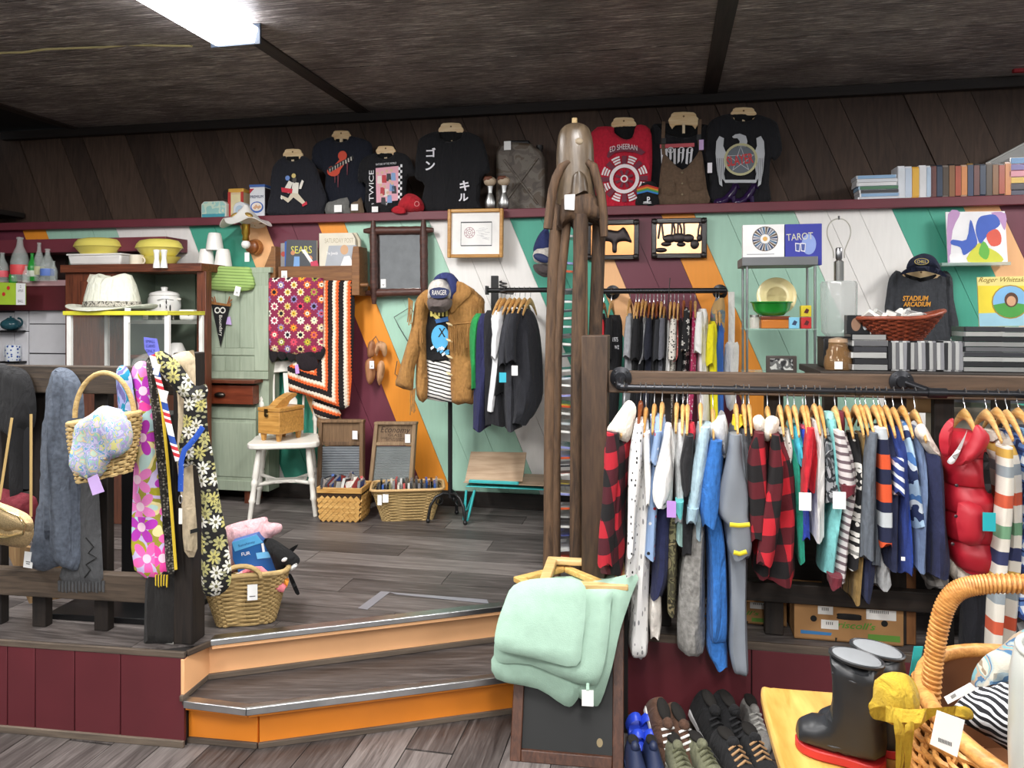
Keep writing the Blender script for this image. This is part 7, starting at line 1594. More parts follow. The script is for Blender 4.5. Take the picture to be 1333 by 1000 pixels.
WD(905,'plain white t-shirt hanging angled near the right of the wall rail',wht,906,922,402,545,sl=1,dx=2)
WD(932,'bright yellow t-shirt at the right of the wall rail',cloth('e8dc1e',0.04),921,934,418,545,sl=1,dx=2)
WD(936,'blue and yellow apron behind the bright yellow t-shirt',solid('2b5aa8',0.8),930,942,420,545,cat='apron',name='apron',dx=0)
rack_item(WRK,938,'tan and grey cap-like bag strap bundle on the rail end','fabric_bundle','fabric',[(388,932,942,.6),(400,926,944),(415,924,944),(432,930,944)],patches(('a98a5a','6a7a80','8a6a8a'),12),0.07,group=GW,hangtop=False)
p=Pl(952,450,Yw(952,0.27));t=thing('tote_bag','off-white canvas bag hanging by a long strap from the end of the wall rail','bag',p)
hang('bag_body',0,0,p,[(944,449),(950,446),(957,446),(962,450),(960,500),(955,532),(946,530),(941,490)],cloth('d8d6d0',0.05),0.03,0.03,0,2,parent=t);part('strap',MB().tube([(a,0.0,b)for a,b in p.pts([(952,449),(952.5,415),(952,380)])],0.018,6,flat=0.25,up=(1,0,0)),cloth('dedcd6',0.05),t)
# ================================================================ displays behind the right railing
CT=Pl(1075,483,Yw(1075,1.68));zb=H-CT.o.z;dk=wood('1b1714','352b25','x',3)
t=thing('display_counter','dark counter behind the right railing stacked with disc cases','counter',CT);xr=CT.xz(1440,484)[0]
part('top_board',MB().box2((-0.02,0,-0.03),(xr,0.5,-0.002)),dk,t,0.003)
for x in(0.0,0.62,xr-0.06):part('leg',MB().box2((x,0.03,zb),(x+0.05,0.08,-0.03)),dk,t);part('leg',MB().box2((x,0.42,zb),(x+0.05,0.47,-0.03)),dk,t)
part('front_panel',MB().box2((-0.85,0.34,zb),(xr,0.36,-0.50)),dk,t);part('lower_shelf',MB().box2((0.0,0.03,-0.62),(xr,0.47,-0.60)),dk,t)  # front_panel is a dark sheet added to stand for shade behind the rail
def on_counter(px,y):p=Pl(px,483,CT.o.y,-TH);q=CT.w(CT.xz(px,483,y)[0],y,0);p.o=q;return p
p=Pl(1190,537,Yw(1190,1.45));t=thing('cardboard_box','small cardboard carton under the counter behind the pipe rail','box',p);part('carton',pbox(p,1166,518,1214,538,0,0.12),solid('b18a5c',0.8),t,0.003);part('tape',pbox(p,1189,517.5,1194,538,-0.002,0.1),solid('c9a476',0.4),t)
p=Pl(1290,530,Yw(1290,1.45));t=thing('drawer_unit','white drawer unit with a steel rail under the counter at right','cabinet',p);part('box_body',pbox(p,1236,530,1350,600,0,0.3),solid('d9d2c0',0.6),t,0.003);part('steel_rail',pbox(p,1238,519,1350,526,0,0.02),metal('9a9ca0'),t);part('drawer_front',pbox(p,1242,536,1348,565,-0.008,0.0),solid('e2dcca',0.6),t,0.003)
# glass shelf unit
GS=PW(1018,345,0.95);zb=H-GS.o.z;t=thing('glass_shelf','grey topped display shelf with steel posts and glass shelves before the mint stripes','shelf',GS)
part('top_board',pbox(GS,966,335,1065,345,0,0.25),solid('6e7072',0.5),t,0.003)
xs=[GS.xz(a,345)[0]for a in(973,1062)]
for x in xs:
 for y in(0.02,0.23):part('post',MB().tube([(x,y,zb),(x,y,0.0)],0.006,8),metal('a8acac',0.3),t)
for py in(428,486):z=GS.xz(1000,py)[1];part('glass_plate',MB().box2((xs[0]-0.01,0.01,z-0.006),(xs[1]+0.01,0.24,z)),pane('bfe0d2',0.3),t)
part('side_pane',MB().box2((xs[1]+0.008,0.01,GS.xz(1000,486)[1]),(xs[1]+0.012,0.24,-0.01)),pane('d8ece4',0.1),t)
zs=lambda py:GS.xz(1000,py)[1]
def on_gs(px,y,py=428):return Pl(px,py,GS.o.y),GS.w(GS.xz(px,py,y)[0],y,zs(py))
def g_thing(name,label,cat,px,y,py=428):p,q=on_gs(px,y,py);return thing(name,label,cat,q,-TH)
k=K(GS)
t=g_thing('plate','cream dinner plate standing upright on the glass shelf behind the green bowl','plate',1010,0.19);part('plate_body',MB().lathe([(0.05,0.012),(0.055,0.004),(0.09,0.008),(0.098,0.016),(0.094,0.018),(0.06,0.012),(0.002,0.012)],(0,-0.01,0.16),32,rot=(PI/2-0.15,0,0)),solid('dccb96',0.2),t);part('stand',MB().box((0,0.01,0.03),(0.06,0.05,0.06)),solid('c9b98a',0.4),t)
t=g_thing('wooden_box','small orange-brown lacquered box under the green bowl on the glass shelf','box',1008,0.10);part('box_body',MB().box((0,0,0.022),(0.135,0.09,0.044)),solid('c8752a',0.3),t,0.004);part('lid',MB().box((0,0,0.053),(0.138,0.093,0.018)),solid('7a3a22',0.3),t,0.004)
t=g_thing('bowl','glossy bright green bowl on the glass shelf','bowl',1004,0.10);part('bowl_body',MB().lathe([(0.035,0.063),(0.06,0.066),(0.085,0.09),(0.096,0.127),(0.102,0.13),(0.1,0.134),(0.08,0.1),(0.002,0.08)],n=30),solid('2f9f3a',0.15),t);part('rim',MB().tube([(0.101*cos(a),0.101*sin(a),0.131)for a in[2*PI*j/30 for j in range(30)]],0.003,6,True),solid('2a8f34',0.15),t)
t=g_thing('jar','tiny clear jar with brown contents left of the lacquered box','jar',982,0.07);part('jar_glass',MB().lathe([(0.022,0),(0.024,0.05),(0.02,0.056)],n=14),pane('f0e0d8',0.4),t);part('lid',MB().lathe([(0.022,0.056),(0.022,0.068),(0.001,0.068)],n=14),metal('c8c8c4'),t)
for nm,lab,px,zz,c in(('candle','pale blue square candle with dark marks on the glass shelf',1033,0,'7fc0dc'),('candle','red square candle under the yellow one on the glass shelf',1048.5,0,'c22c2c'),('candle','yellow square candle on top of the red one',1048.5,0.058,'d9c22c')):
 t=g_thing(nm,lab,'candle',px,0.06);t.location.z+=zz;part('wax_body',MB().box((0,0,0.028),(0.048,0.048,0.056)),solid(c,0.4),t,0.003);mb=MB().flat([(-0.012,0.02),(0.006,0.016),(0.014,0.034),(0,0.042)],-0.0245);part('mark',mb,solid('2a3a5a' if 'blue' in lab else '5a1414' if 'red' in lab else 'b89a1a'),t)
t=g_thing('picture','small dark framed black and white photo on the lower glass shelf','picture',1017,0.05,486);part('frame',MB().box((0,0,0.042),(0.145,0.014,0.084)),solid('4a423e',0.4),t,0.004);part('photo',MB().box((0,-0.008,0.042),(0.108,0.002,0.056)),patches(('c8c8c4','6a6a6a','2e2e30','9a9a98'),30),t)
def book(label,px0,py0,px1,py1,y,col,deco):
 p=GS;t=thing('boxed_book',label,'book',p);a,b=p.xz(px0,py0,y),p.xz(px1,py1,y);b=(b[0],0.0);part('cover',MB().box2((a[0],y,b[1]),(b[0],y+0.05,a[1])),solid(col,0.4),t,0.002);mb=MB();ms=deco(mb,y-0.001,p);part('cover_print',mb,ms,t)
def d_wheel(mb,y,p):
 c=p.xz(996,311,y)
 for j in range(24):a=j*PI/12;mb.disc(*c,15.5*k,y,j%4,2,6*k,a+0.03,a+0.23)
 mb.disc(*c,16.3*k,y,4,32,15.4*k);mb.disc(*c,3*k,y-0.0003,5);x,z=p.xz(990,331,y);mb.box((x,y,z),(0.13,0.0004,0.003),None,3)
 return[solid('3a4a6a'),solid('6a5a4a'),solid('4a6a8a'),solid('8a8a90'),solid('5a4a34'),solid('d8a85a')]
def d_tarot(mb,y,p):
 mb.text('TAROT',*p.xz(1041,308,y),33*k,9*k,y,0,0.06);mb.disc(*p.xz(1053,318,y),9*k,y+0.0004,1,sq=1.5)
 for a in(1035,1042):mb.flat(p.pts([(a,316),(a+7,317),(a+6,328),(a+0.5,327)],y),y-0.0002,2);mb.flat(p.pts([(a+1,317.5),(a+6,318),(a+5.2,326.5),(a+1.5,326)],y),y-0.0004,3)
 return[solid('d9d6b8'),solid('8fa4dc'),solid('e6e6ea'),solid('4a5aa0')]
book('white boxed book with a colourful zodiac wheel on top of the display shelf',967,293,1021,335,0.03,'ecebea',d_wheel)
book('deep blue tarot book with gold title on top of the display shelf',1022,292,1070,335,0.04,'3238a0',d_tarot)
# lamp and jar
p=on_counter(1092,0.28);t=thing('riser','black block lifting the glass table lamp on the counter','block',p);part('block',MB().box((0,0,0.062),(0.15,0.14,0.124)),black_paint,t,0.003);part('felt_top',MB().box((0,0,0.126),(0.152,0.142,0.004)),cloth('1a1a1a'),t)
lz=p.o+V((0,0,0.129));t=thing('table_lamp','table lamp with a thick ribbed clear glass body and bare wire harp','lamp',lz,-TH);n=40
mb=rings([[(r*cos(2*PI*j/n)*(1+0.05*(j%5==0)-0.03*(j%5 in(2,3))),r*sin(2*PI*j/n)*(1+0.05*(j%5==0)-0.03*(j%5 in(2,3))),z)for j in range(n)]for r,z in((0.05,0.0),(0.068,0.02),(0.071,0.12),(0.072,0.225),(0.066,0.236),(0.02,0.238))])
part('glass_body',mb,pane('b4b9b6',0.45),t);part('neck',MB().lathe([(0.02,0.236),(0.02,0.32),(0.012,0.325)],n=18),metal('b8b6b0',0.2),t);part('socket',MB().lathe([(0.008,0.32),(0.014,0.335),(0.014,0.375),(0.01,0.38)],n=14),metal('8a8a8c',0.3),t)
part('harp',MB().tube([(q.x,0,q.y)for q in catmull([(0.022,0.335),(0.024,0.37),(0.046,0.43),(0.044,0.47),(0.025,0.497),(0,0.503),(-0.025,0.497),(-0.044,0.47),(-0.046,0.43),(-0.024,0.37),(-0.022,0.335)],4,False)],0.0022,6),metal('c8c4b8',0.3),t);part('finial',MB().tube([(0,0,0.5),(0,0,0.516)],0.004,6),metal('6a6a6a'),t)
p=on_counter(1091,0.10);t=thing('amber_jar','smoked amber ribbed glass jar in front of the table lamp','jar',p);part('jar_glass',MB().lathe([(0.05,0),(0.055,0.02),(0.052,0.05),(0.045,0.06),(0.046,0.075),(0.038,0.085),(0.036,0.11)],n=24),pane('8a6844',0.6),t);part('lid',MB().lathe([(0.038,0.11),(0.036,0.124),(0.01,0.13)],n=20),pane('c8a888',0.6),t);part('price_tag',MB().box((-0.01,-0.057,0.02),(0.03,0.001,0.03)),solid(TAG),t)
# disc cases on the counter
def cstack(px0,px1,n,y0,what,cols,dy=0.07):
 p=on_counter((px0+px1)/2,dy);k_=K(p);w_=(px1-px0)*k_;h_=(483-y0)*k_/n
 for i in range(n):cd('disc_case',f'{ORD[i]} disc case from the bottom of the {what}',p.w(rnd.uniform(-0.004,0.004),0.06,(i+0.5)*h_),(0,0,-TH+rnd.uniform(-0.03,0.03)),cols[i%len(cols)],(w_,0.125,h_*0.92),'disc cases on the counter',solid(('8e8e8c','29292b','a9a9a6','3a3a3e','626264')[i%5],0.3))
cstack(1110,1153,6,436,'short flat stack beside the amber jar',['b8b8b6','141416','c8c8c6','1a1a1c'])
cstack(1255,1304,9,424,'tall flat stack under the yellow record sleeve',['2a2a2c','5a5a5c','1c1c1e','8a8a8a']);cstack(1305,1348,9,424,'tall flat stack at the right edge',['8a8a8c','1c1c1e','3a3a3c','c8c8c4','141416'])
k_=K(on_counter(1200,0.07))
for i in range(20):
 p=on_counter(1157.5+i*4.85,0.07);cd('disc_case',f'{ORD[i]} disc case from the left in the upright row along the counter',p.w(0,0.06,39*k_/2),(0,rnd.uniform(-0.02,0.02),-TH),('1a1a1c','a8a8a8','c4c4c4','6a6a6c','bcbcba','8a8a8e','161618')[i%7],(4.5*k_,0.125,39*k_),'disc cases on the counter',solid(('2a2a2c','a2a2a0','626264','b4b4b2','86868a')[i%5],0.3))
zt=0.129
p=on_counter(1118,0.13);t=thing('tin_box','black boxed item with a brown oval picture on the short disc stack','box',p.w(0,0.0,47*k_),-TH);part('carton',MB().box((0,0.03,0.039),(0.09,0.05,0.078)),solid('17181a',0.3),t,0.002);part('oval_picture',MB().disc(-0.01,0.04,0.018,0.0045,sq=1.5),solid('8a6a54'),t);part('white_mark',MB().disc(0.025,0.035,0.009,0.0045,sq=2),solid('c8ccce'),t)
q=on_counter(1172,0.13);t=thing('wicker_bowl','red-brown wicker basket of loose cassettes on the upright disc row','basket',q.w(0,0.0,39.5*k_),-TH)
rw2=wood('5a2416','96482e','x',24,0.4,3,0.4);basket(t,lambda tt,a:((0.075+0.085*tt)*cos(a),(0.05+0.05*tt)*sin(a),tt*(0.088+0.03*max(0,cos(a))**2)),11,rw2,0.0055,56,0.009,solid('3a1810',0.9))
for i in range(8):cd('cassette_tape',f'{ORD[i]} clear cased cassette from the left in the red-brown wicker basket',q.w(-0.10+0.022*i,0.0+0.02*(i%3),39.5*k_+0.074+0.01*(i%2)),(0.9-i*0.2,0.6-0.25*(i%4),i*0.5),('d8d6d0','b8b8b4','e2e0da','8a8a88')[i%4],(0.1,0.016,0.066),'cassettes in the wicker basket')
p=PW(1200,400,0.035);t=thing('sweatshirt','charcoal long sleeved shirt with yellow album lettering, on the right display','sweatshirt',p)
dg=cloth('3c3e43');part('shirt_body',MB().pillow(sp(p,[(1166,352),(1178,358),(1198,364),(1218,359),(1230,352),(1236,372),(1238,400),(1236,446),(1160,446),(1160,400),(1158,372)],0,2),0.025,0.03,0,0.018,0.003,61,R=0.03,fold=0.004),dg,t)
for P in([(1230,353),(1240,362),(1242,390),(1249,430),(1236,437),(1232,410),(1230,380)],[(1168,354),(1158,362),(1154,385),(1152,405),(1160,412),(1166,385)]):part('sleeve',MB().pillow(sp(p,P,-0.02,3),0.03,0.03,-0.015,0.016,0.003,62,fold=0.005),dg,t)
part('cuff',MB().pillow(sp(p,[(1236,434),(1249,429),(1250,434),(1238,439)],-0.02,2),0.03,None,-0.015,0.014,0),cloth('1a1a1c'),t);part('neck_band',MB().pillow(sp(p,[(1178,356),(1198,362),(1218,357),(1216,362),(1198,367),(1180,361)],-0.02,2),0.01,None,-0.02,0.014,0),cloth('17171a'),t)
mb=MB().text('STADIUM',*p.xz(1192,388.5,-0.04),31*K(p),6.8*K(p),-0.037,0,shear=0.2,bold=0.03).text('ARCADIUM',*p.xz(1194,396,-0.04),33*K(p),6.4*K(p),-0.037,0,shear=0.2,bold=0.03);part('lettering',mb,solid('d9962e',0.7),t)
display_hanger('wooden hanger holding the charcoal album shirt under the navy cap',1199,351,1.5,0.7,0.05)
p=PW(1201,357,0.14);t=thing('cap','navy baseball cap with an oval yellow lettered patch above the charcoal shirt','cap',p);nv=cloth('1b2138')
hang('crown',0,0,p,[(1181,352),(1183,340),(1192,333),(1203,330),(1214,333),(1221,341),(1224,353),(1203,350)],nv,0.06,0.06,0,3,parent=t,fold=0,wr=0.001);hang('peak',0,0,p,[(1172,358),(1180,350),(1203,346),(1224,351),(1233,361),(1220,357),(1203,353),(1184,355)],nv,0.03,0.03,-0.05,3,parent=t,fold=0,wr=0)
part('patch',MB().disc(*p.xz(1200,340.5,-0.07),0.035,-0.066,0,24,sq=0.5),solid('20284a'),t);part('patch_lettering',MB().text('CHILL',*p.xz(1200,340.5,-0.07),0.048,0.016,-0.0675).disc(*p.xz(1200,340.5,-0.07),0.037,-0.0665,0,24,0.034,0,6.2,0.5),solid('d8c25a'),t)
# record sleeves on the wall
def sleeve_(label,P,off,col,deco):
 p=PW(P[0][0],P[2][1],off);t=thing('record_sleeve',label,'record',p);part('sleeve_board',MB().prism(p.pts(P),0,0.008),solid(col,0.4),t);mb=MB();ms=deco(mb,p);part('cover_art',mb,ms,t);return t,p
def d_paint(mb,p):
 y=-0.001;f=lambda P,i,d=0:mb.flat(sp(p,P,y,3),y-d*0.0003,i)
 f([(1234,279),(1250,277),(1240,300),(1237,338),(1234,340)],0);f([(1290,277),(1309,278),(1308,300),(1300,285)],0);f([(1240,312),(1258,312),(1263,286),(1269,302),(1272,318),(1262,328),(1254,332),(1250,322),(1238,318)],1,1);f([(1270,300),(1274,284),(1284,280),(1296,280),(1302,292),(1290,302),(1281,312),(1276,318)],1,1);f([(1284,306),(1296,298),(1303,306),(1302,318),(1290,320)],2,2);f([(1260,341),(1266,324),(1276,316),(1286,322),(1300,330),(1304,341)],3,1);f([(1274,330),(1280,314),(1288,326),(1284,338)],4,2);f([(1237,331),(1252,331),(1253,341),(1238,341)],5,2)
 return[solid('c59ac8'),solid('4464c0'),solid('e2604e'),solid('d8d84a'),solid('6ab84a'),solid('f4f2f4')]
t,p=sleeve_('record sleeve with a colourful abstract brush painting on a clear wall ledge',[(1231,276),(1308,275),(1312,341),(1234,343)],0.10,'f0eef0',d_paint);part('clear_ledge',pbox(p,1226,342,1316,345,-0.03,0.09),pane('cfe4dc',0.45),t)
def d_port(mb,p):
 y=-0.001;k_=K(p);c=p.xz(1315,393);mb.flat(p.pts([(1273,372),(1350,372),(1350,406),(1274,408)],y),y,0);mb.flat(p.pts([(1274,408),(1350,406),(1350,424),(1275,425)],y),y,1);mb.disc(*c,22*k_,y-0.0004,2);mb.disc(*c,20.5*k_,y-0.0007,3)
 i0=len(mb.v);mb.disc(c[0],c[1]-0.005,20.4*k_,y-0.001,4,20,0.0,PI,2*PI)if False else mb.disc(c[0],c[1],20.4*k_,y-0.001,4,14,0.001,PI+0.2,2*PI-0.2);mb.disc(c[0]+0.004,c[1]+0.01,8*k_,y-0.0013,5,20,sq=1.2);mb.disc(c[0]+0.004,c[1]+0.004,5.4*k_,y-0.0016,6,18,sq=1.2)
 mb.text('Roger Whittaker',*p.xz(1308,365),62*k_,8*k_,y,7,0,0.4);return[solid('e8d23c'),solid('9cc8d8'),solid('a88a3c'),solid('7fb4dc'),solid('4a9a44'),solid('5a3a2a'),solid('d0a07c'),solid('8a6a1e')]
sleeve_('yellow record sleeve with a round portrait in a green landscape, right edge',[(1272,361),(1350,359),(1352,424),(1275,426)],0.62,'e8d98a',d_port)
# film cases along the ledge
def lrow(n,px0,px1,py0,py1,cols,what,vert,group):
 p=on_ledge((px0+px1)/2,0.0);k_=K(p);w_,h_=(px1-px0)*k_,(py1-py0)*k_
 for i in range(n):
  if vert:at,sz=p.w(-w_/2+w_*(i+0.5)/n,0.08,h_/2),(w_/n*0.95,0.13,h_*(1-0.04*(i%3)))
  else:at,sz=p.w(rnd.uniform(-0.012,0.012),0.08,h_*(i+0.5)/n),(w_,0.13,h_/n*0.94)
  c=cols[i%len(cols)];cd('film_case',f'{ORD[i]} {what}',at,(0,0,-TH),c[0],sz,group,solid(c[1],0.35))
lrow(7,1119,1168,225,258,[('e8e8ea','d9dce2'),('c8ccd2','8fb4d8'),('d8d8da','3a3a3e'),('8fb4d0','4a7a5a'),('dcdcde','e8e8ea')],'white game case from the bottom of the flat pile on the ledge',False,'flat pile of game cases on the ledge')
lrow(5,1171,1214,213,257,[('e8eaee','dfe4ea'),('e4e6ea','c8d4e4'),('e0a42c','e8b43c'),('ececee','e4e4e6'),('dfe2e6','b8cce0')],'pale film case from the left in the short upright row on the ledge',True,'pale upright film cases on the ledge')
lrow(13,1216,1312,211,256,[('2a2422','6a3a34'),('1c2a3c','2a3a52'),('8a8078','4a3a2a'),('2e2a28','8a5a2a'),('3a2a22','b04a2c'),('c8a48a','d88a4a'),('8a6a2c','2a3a5a')],'dark film case from the left in the long upright row on the ledge',True,'dark upright film cases on the ledge')
lrow(6,1316,1350,204,255,[('2a2a3a','3a3a52'),('3a3040','2a2230'),('e8e0d4','d8b03a'),('c86a6a','d88a9a'),('d0607c','6a5aa0'),('f0f0f0','4a8ac0')],'coloured case from the bottom of the flat pile at the right edge',False,'flat pile of cases at the right edge')
# ================================================================ cartons under the pipe rail
def carton(label,px0,py0,px1,py1,Y,word):
 p=Pl((px0+px1)/2,py1,Y);p.o.z=max(p.o.z,H+0.001);t=thing('produce_box',label,'box',p);cb=solid('a3794c',0.85,var=0.08);k_=K(p)
 a,b=p.xz(px0,py0),p.xz(px1,py1);w_=b[0]-a[0];h_=a[1];x0,x1=a[0],b[0]
 part('front_flap',MB().prism([(x0,0),(x1,0),(x1,h_*0.9),(x0+w_*0.72,h_*0.88),(x0+w_*0.66,h_*0.82),(x0+w_*0.36,h_*0.84),(x0+w_*0.3,h_*0.93),(x0,h_)],0,0.005),cb,t)
 for x in(x0,x1-0.005):part('side_wall',MB().box2((x,0.005,0),(x+0.005,0.26,h_*0.95)),cb,t)
 part('back_wall',MB().box2((x0,0.255,0),(x1,0.26,h_*0.9)),cb,t);part('bottom',MB().box2((x0,0,0.0),(x1,0.26,0.005)),cb,t)
 mb=MB();u=lambda f,g:(x0+w_*f,h_*g)
 mb.pillow([(q.x,q.y)for q in catmull([u(.40,.62),u(.41,.55),(x0+w_*.60,h_*.55),u(.62,.62),u(.60,.69),u(.41,.69)],3)],0.001,None,-0.001,0.01,0)
 for f in(.18,.83):mb.disc(*u(f,.52),0.012,-0.0016,0,16)
 for f in(.38,.63):mb.flat([u(f,0),u(f+.012,0),u(f+.02,.09),u(f,.09)],-0.0012)
 part('hand_hole',mb,solid('0c0a08'),t,stuff=True)
 part('green_panel',MB().flat([u(.68,.09),u(.97,.09),u(.97,.24),u(.68,.24)],-0.001),solid('5c8a34',0.7),t);part('blue_panel',MB().flat([u(.06,.13),u(.34,.13),u(.35,.2),u(.06,.22)],-0.001),solid('3a7ab0',0.7),t)
 part('lettering',MB().text(word,*u(.53,.42),w_*.44,h_*.17,-0.0012,0,0,0.3,bold=0.012),solid('4a8a2c',0.7),t)
 mb=MB();
 for f,g,c,d in((.80,.72,.27,.24),(.29,.74,.14,.2),(.33,.4,.16,.22)):mb.box((u(f,g)[0],-0.001,u(f,g)[1]),(w_*c,0.001,h_*d))
 for j in range(10):mb.box((u(.70+j*.018,.79)[0],-0.002,u(0,.79)[1]),(w_*.008,0.0006,h_*.07),None,1)
 for f,g in((.29,.77),(.33,.43)):
  for j in range(4):mb.box((u(f-.03+j*.018,g)[0],-0.002,u(0,g)[1]),(w_*.008,0.0006,h_*.07),None,1)
 part('shipping_label',mb,[solid('e9e7e2'),solid('6a6a6a')],t,stuff=True)
carton('brown fruit carton with green lettering, larger one beneath the pipe rail',1034,778,1176,844,2.93,"Driscoll's");carton('brown fruit carton half hidden behind the grey snowsuit',884,772,1024,822,3.12,"Driscoll's")
# ================================================================ chalkboard, blanket and picture frames
cb0=Fz(738,995,0);t=thing('chalkboard','brown framed black chalkboard stand leaning under the mint blanket','chalkboard',cb0,-0.15);bwf=wood('3a2015','5e3a28','z',4,0.45)
def lean(mb,k_=0.42):mb.v=[V((v.x,v.y+v.z*k_,v.z))for v in mb.v];return mb
for x0,x1 in((-0.205,-0.165),(0.16,0.2)):part('frame_side',lean(MB().box2((x0,-0.012,0.0),(x1,0.018,0.54))),bwf,t,0.003)
for z0,z1 in((0.0,0.035),(0.505,0.54)):part('frame_rail',lean(MB().box2((-0.165,-0.012,z0),(0.16,0.018,z1))),bwf,t,0.003)
part('writing_panel',lean(MB().box2((-0.165,0.0,0.035),(0.16,0.012,0.505))),solid('121313',0.5,var=0.2,vs=5),t);part('back_leaf',MB().box2((-0.2,0.235,0.0),(0.215,0.255,0.54)),solid('17130f',0.6),t)
part('chipped_spot',lean(MB().disc(0.115,0.07,0.011,-0.0008,sq=1.2)),solid('8a7a5a'),t)
mint=solid('9ab8a6',0.95,var=0.05,vs=30,bs=0.35,bsc=260)
bp=Pl(738,880,2.70,-0.12);t=thing('fleece_blanket','pale mint fleece blanket folded over the chalkboard','blanket',bp)
zmin=bp.xz(738,915)[1]
def bl(P,y0,seed,T=0.02):part('folded_layer',MB().pillow(sp(bp,P,y0,3),T,0.02,y0,0.025,0.006,seed,fold=0.006,ff=22,bend=lambda x,z:0.55*max(0,z-zmin-0.1)**1.3),mint,t)
bl([(652,800),(664,778),(700,768),(770,770),(830,762),(824,785),(808,825),(797,868),(782,914),(770,918),(740,900),(690,870),(648,850)],0.05,71);bl([(645,850),(700,850),(752,880),(758,895),(748,916),(735,919),(700,897),(646,884)],0.03,72);bl([(648,830),(700,790),(790,780),(795,800),(790,850),(780,886),(770,893),(740,886),(690,866),(647,862)],0.0,73);bl([(652,798),(664,776),(700,768),(755,772),(762,800),(758,840),(750,869),(705,862),(660,853),(643,846),(644,822)],-0.045,74)
tp=[Fz(a,b,0.555)for a,b in((664,782),(780,786),(826,765),(822,748),(690,752))];mb=MB().slab([((q-bp.o).x*cos(-bp.rz)-(q-bp.o).y*sin(-bp.rz),(q-bp.o).x*sin(-bp.rz)+(q-bp.o).y*cos(-bp.rz))for q in tp],0.53-bp.o.z,0.558-bp.o.z);part('top_fold',mb,mint,t,0.008)
x,z=bp.xz(765,909,-0.05);part('price_tag',MB().box((x,-0.05,z),(0.04,0.0015,0.055)),solid(TAG),t);part('tag_loop',MB().tube([(x,-0.05,z+0.025),(x,-0.03,z+0.04)],0.006,6),mint,t)
pine=wood('c39a5c','e2c48e','x',5,0.45)
def quad_frame(label,cor,z,wd,m,tags=()):
 P=[Fz(a,b,z)for a,b in cor];c=sum(P,V())/4;t=thing('picture',label,'picture frame',(c.x,c.y,z));P=[p_-c for p_ in P];Q=[p_*(1-wd/p_.length*1.3)for p_ in P]
 for i in range(4):j=(i+1)%4;part('frame_rail',MB().slab([(P[i].x,P[i].y),(P[j].x,P[j].y),(Q[j].x,Q[j].y),(Q[i].x,Q[i].y)],0,0.022),m,t,0.004)
 return t,c
t,c=quad_frame('empty gold pine picture frame lying crookedly on the mint blanket',[(668,758),(732,789),(800,768),(735,741)],0.562,0.035,wood('b88a44','dcb870','x',5,0.45))
t,c=quad_frame('empty pale pine picture frame lying on top of the gold one',[(700,767),(818,770),(812,736),(713,731)],0.592,0.045,pine)
part('price_tag',MB().box((0.135,0.13,0.024),(0.07,0.03,0.001),(0.1,0,0)),solid(TAG),t)
p_=Fz(757,769,0.585);solo('greeting_card','small patterned card inside the stacked picture frames','card',MB().box((0,0,0),(0.09,0.05,0.004)),dots('2e2a3a',('e8c8d0','d8d8e4','a86a9a'),70,0.35),p_,0.05)
# ================================================================ shoes on the floor
def shoe(label,name,px,py,z0,rz,pitch,up,sole,L=0.25,lace=None,high=0.0,group=None,straps=False,m=None,W=0.04):
 c=Fz(px,py,z0);t=thing(name,label,'shoe',(c.x,c.y,z0),rz,group);t.rotation_euler=(pitch,0,rz);um=m or cloth(up,0.1)
 S_=[(0.5,.55,.5),(0.46,.85,.85+high),(0.3,.95,1.0+high),(0.12,.95,.95+high*0.6),(0.0,.98,.82),(-0.15,1.05,.66),(-0.3,1.05,.52),(-0.42,.85,.42),(-0.49,.45,.3)]
 mb=MB();n=14;vs=[]
 for y,w_,h in S_:
  for j in range(n):a=PI*j/(n-1);vs.append((W*w_*cos(a),y*L,0.02+0.085*h*max(0.0,sin(a))**0.8))
 m_=len(S_);mb.add(vs,[(i*n+j,(i+1)*n+j,(i+1)*n+j+1,i*n+j+1)for i in range(m_-1)for j in range(n-1)]+[tuple(range(n)),tuple((m_-1)*n+j for j in range(n-1,-1,-1))],0,True)
 if not straps:part('upper',mb,um,t)
 O=[(q.x,q.y)for q in catmull([(0,0.51*L),(W*1.0,0.42*L),(W*0.95,0.1*L),(W*1.15,-0.2*L),(W*0.9,-0.42*L),(0,-0.52*L),(-W*0.9,-0.42*L),(-W*1.15,-0.2*L),(-W*0.95,0.1*L),(-W,0.42*L)],3)]
 part('sole',MB().slab(O,0,0.028),solid(sole,0.6),t,0.005);zt=0.02+0.085*(1.0+high)
 if straps:
  part('footbed',MB().slab([(a*0.95,b*0.97)for a,b in O],0.028,0.034),um,t)
  for y,h in((-0.25,0.045),(0.0,0.055),(0.33,0.065)):part('strap',MB().tube([(W*1.1*cos(a),y*L,0.02+h*sin(a))for a in[PI*j/10 for j in range(11)]],0.016,6,flat=0.25,up=(0,1,0)),um,t)
 else:part('opening',MB().ball((0,0.27*L,zt-0.004),(W*0.62,0.17*L,0.012),14),solid('1a1714',0.9),t);part('tongue',MB().ball((0,0.09*L,zt-0.008),(W*0.5,0.10*L,0.02),12,rot=(-0.5,0,0)),um,t)
 if lace:
  for k_ in range(4):y=0.03-k_*0.075;h=0.02+0.085*(0.84-k_*0.09)+(0.02 if high else 0.006);part('lace',MB().tube([(-W*0.62,y*L,h-0.014),(0,y*L-0.004,h+0.006),(W*0.62,y*L,h-0.014)],0.0045,6),solid(lace,0.9),t)
 return t
for i,(px,s_)in enumerate(((828,'left'),(845,'right'))):shoe(f'{s_} bright blue strappy rubber sandal against the maroon board','sandal',px,968,0.02,0.05,0.6,'2b4ac8','2b4ac8',0.17,straps=True,m=solid('2a49cc',0.4),W=0.026)
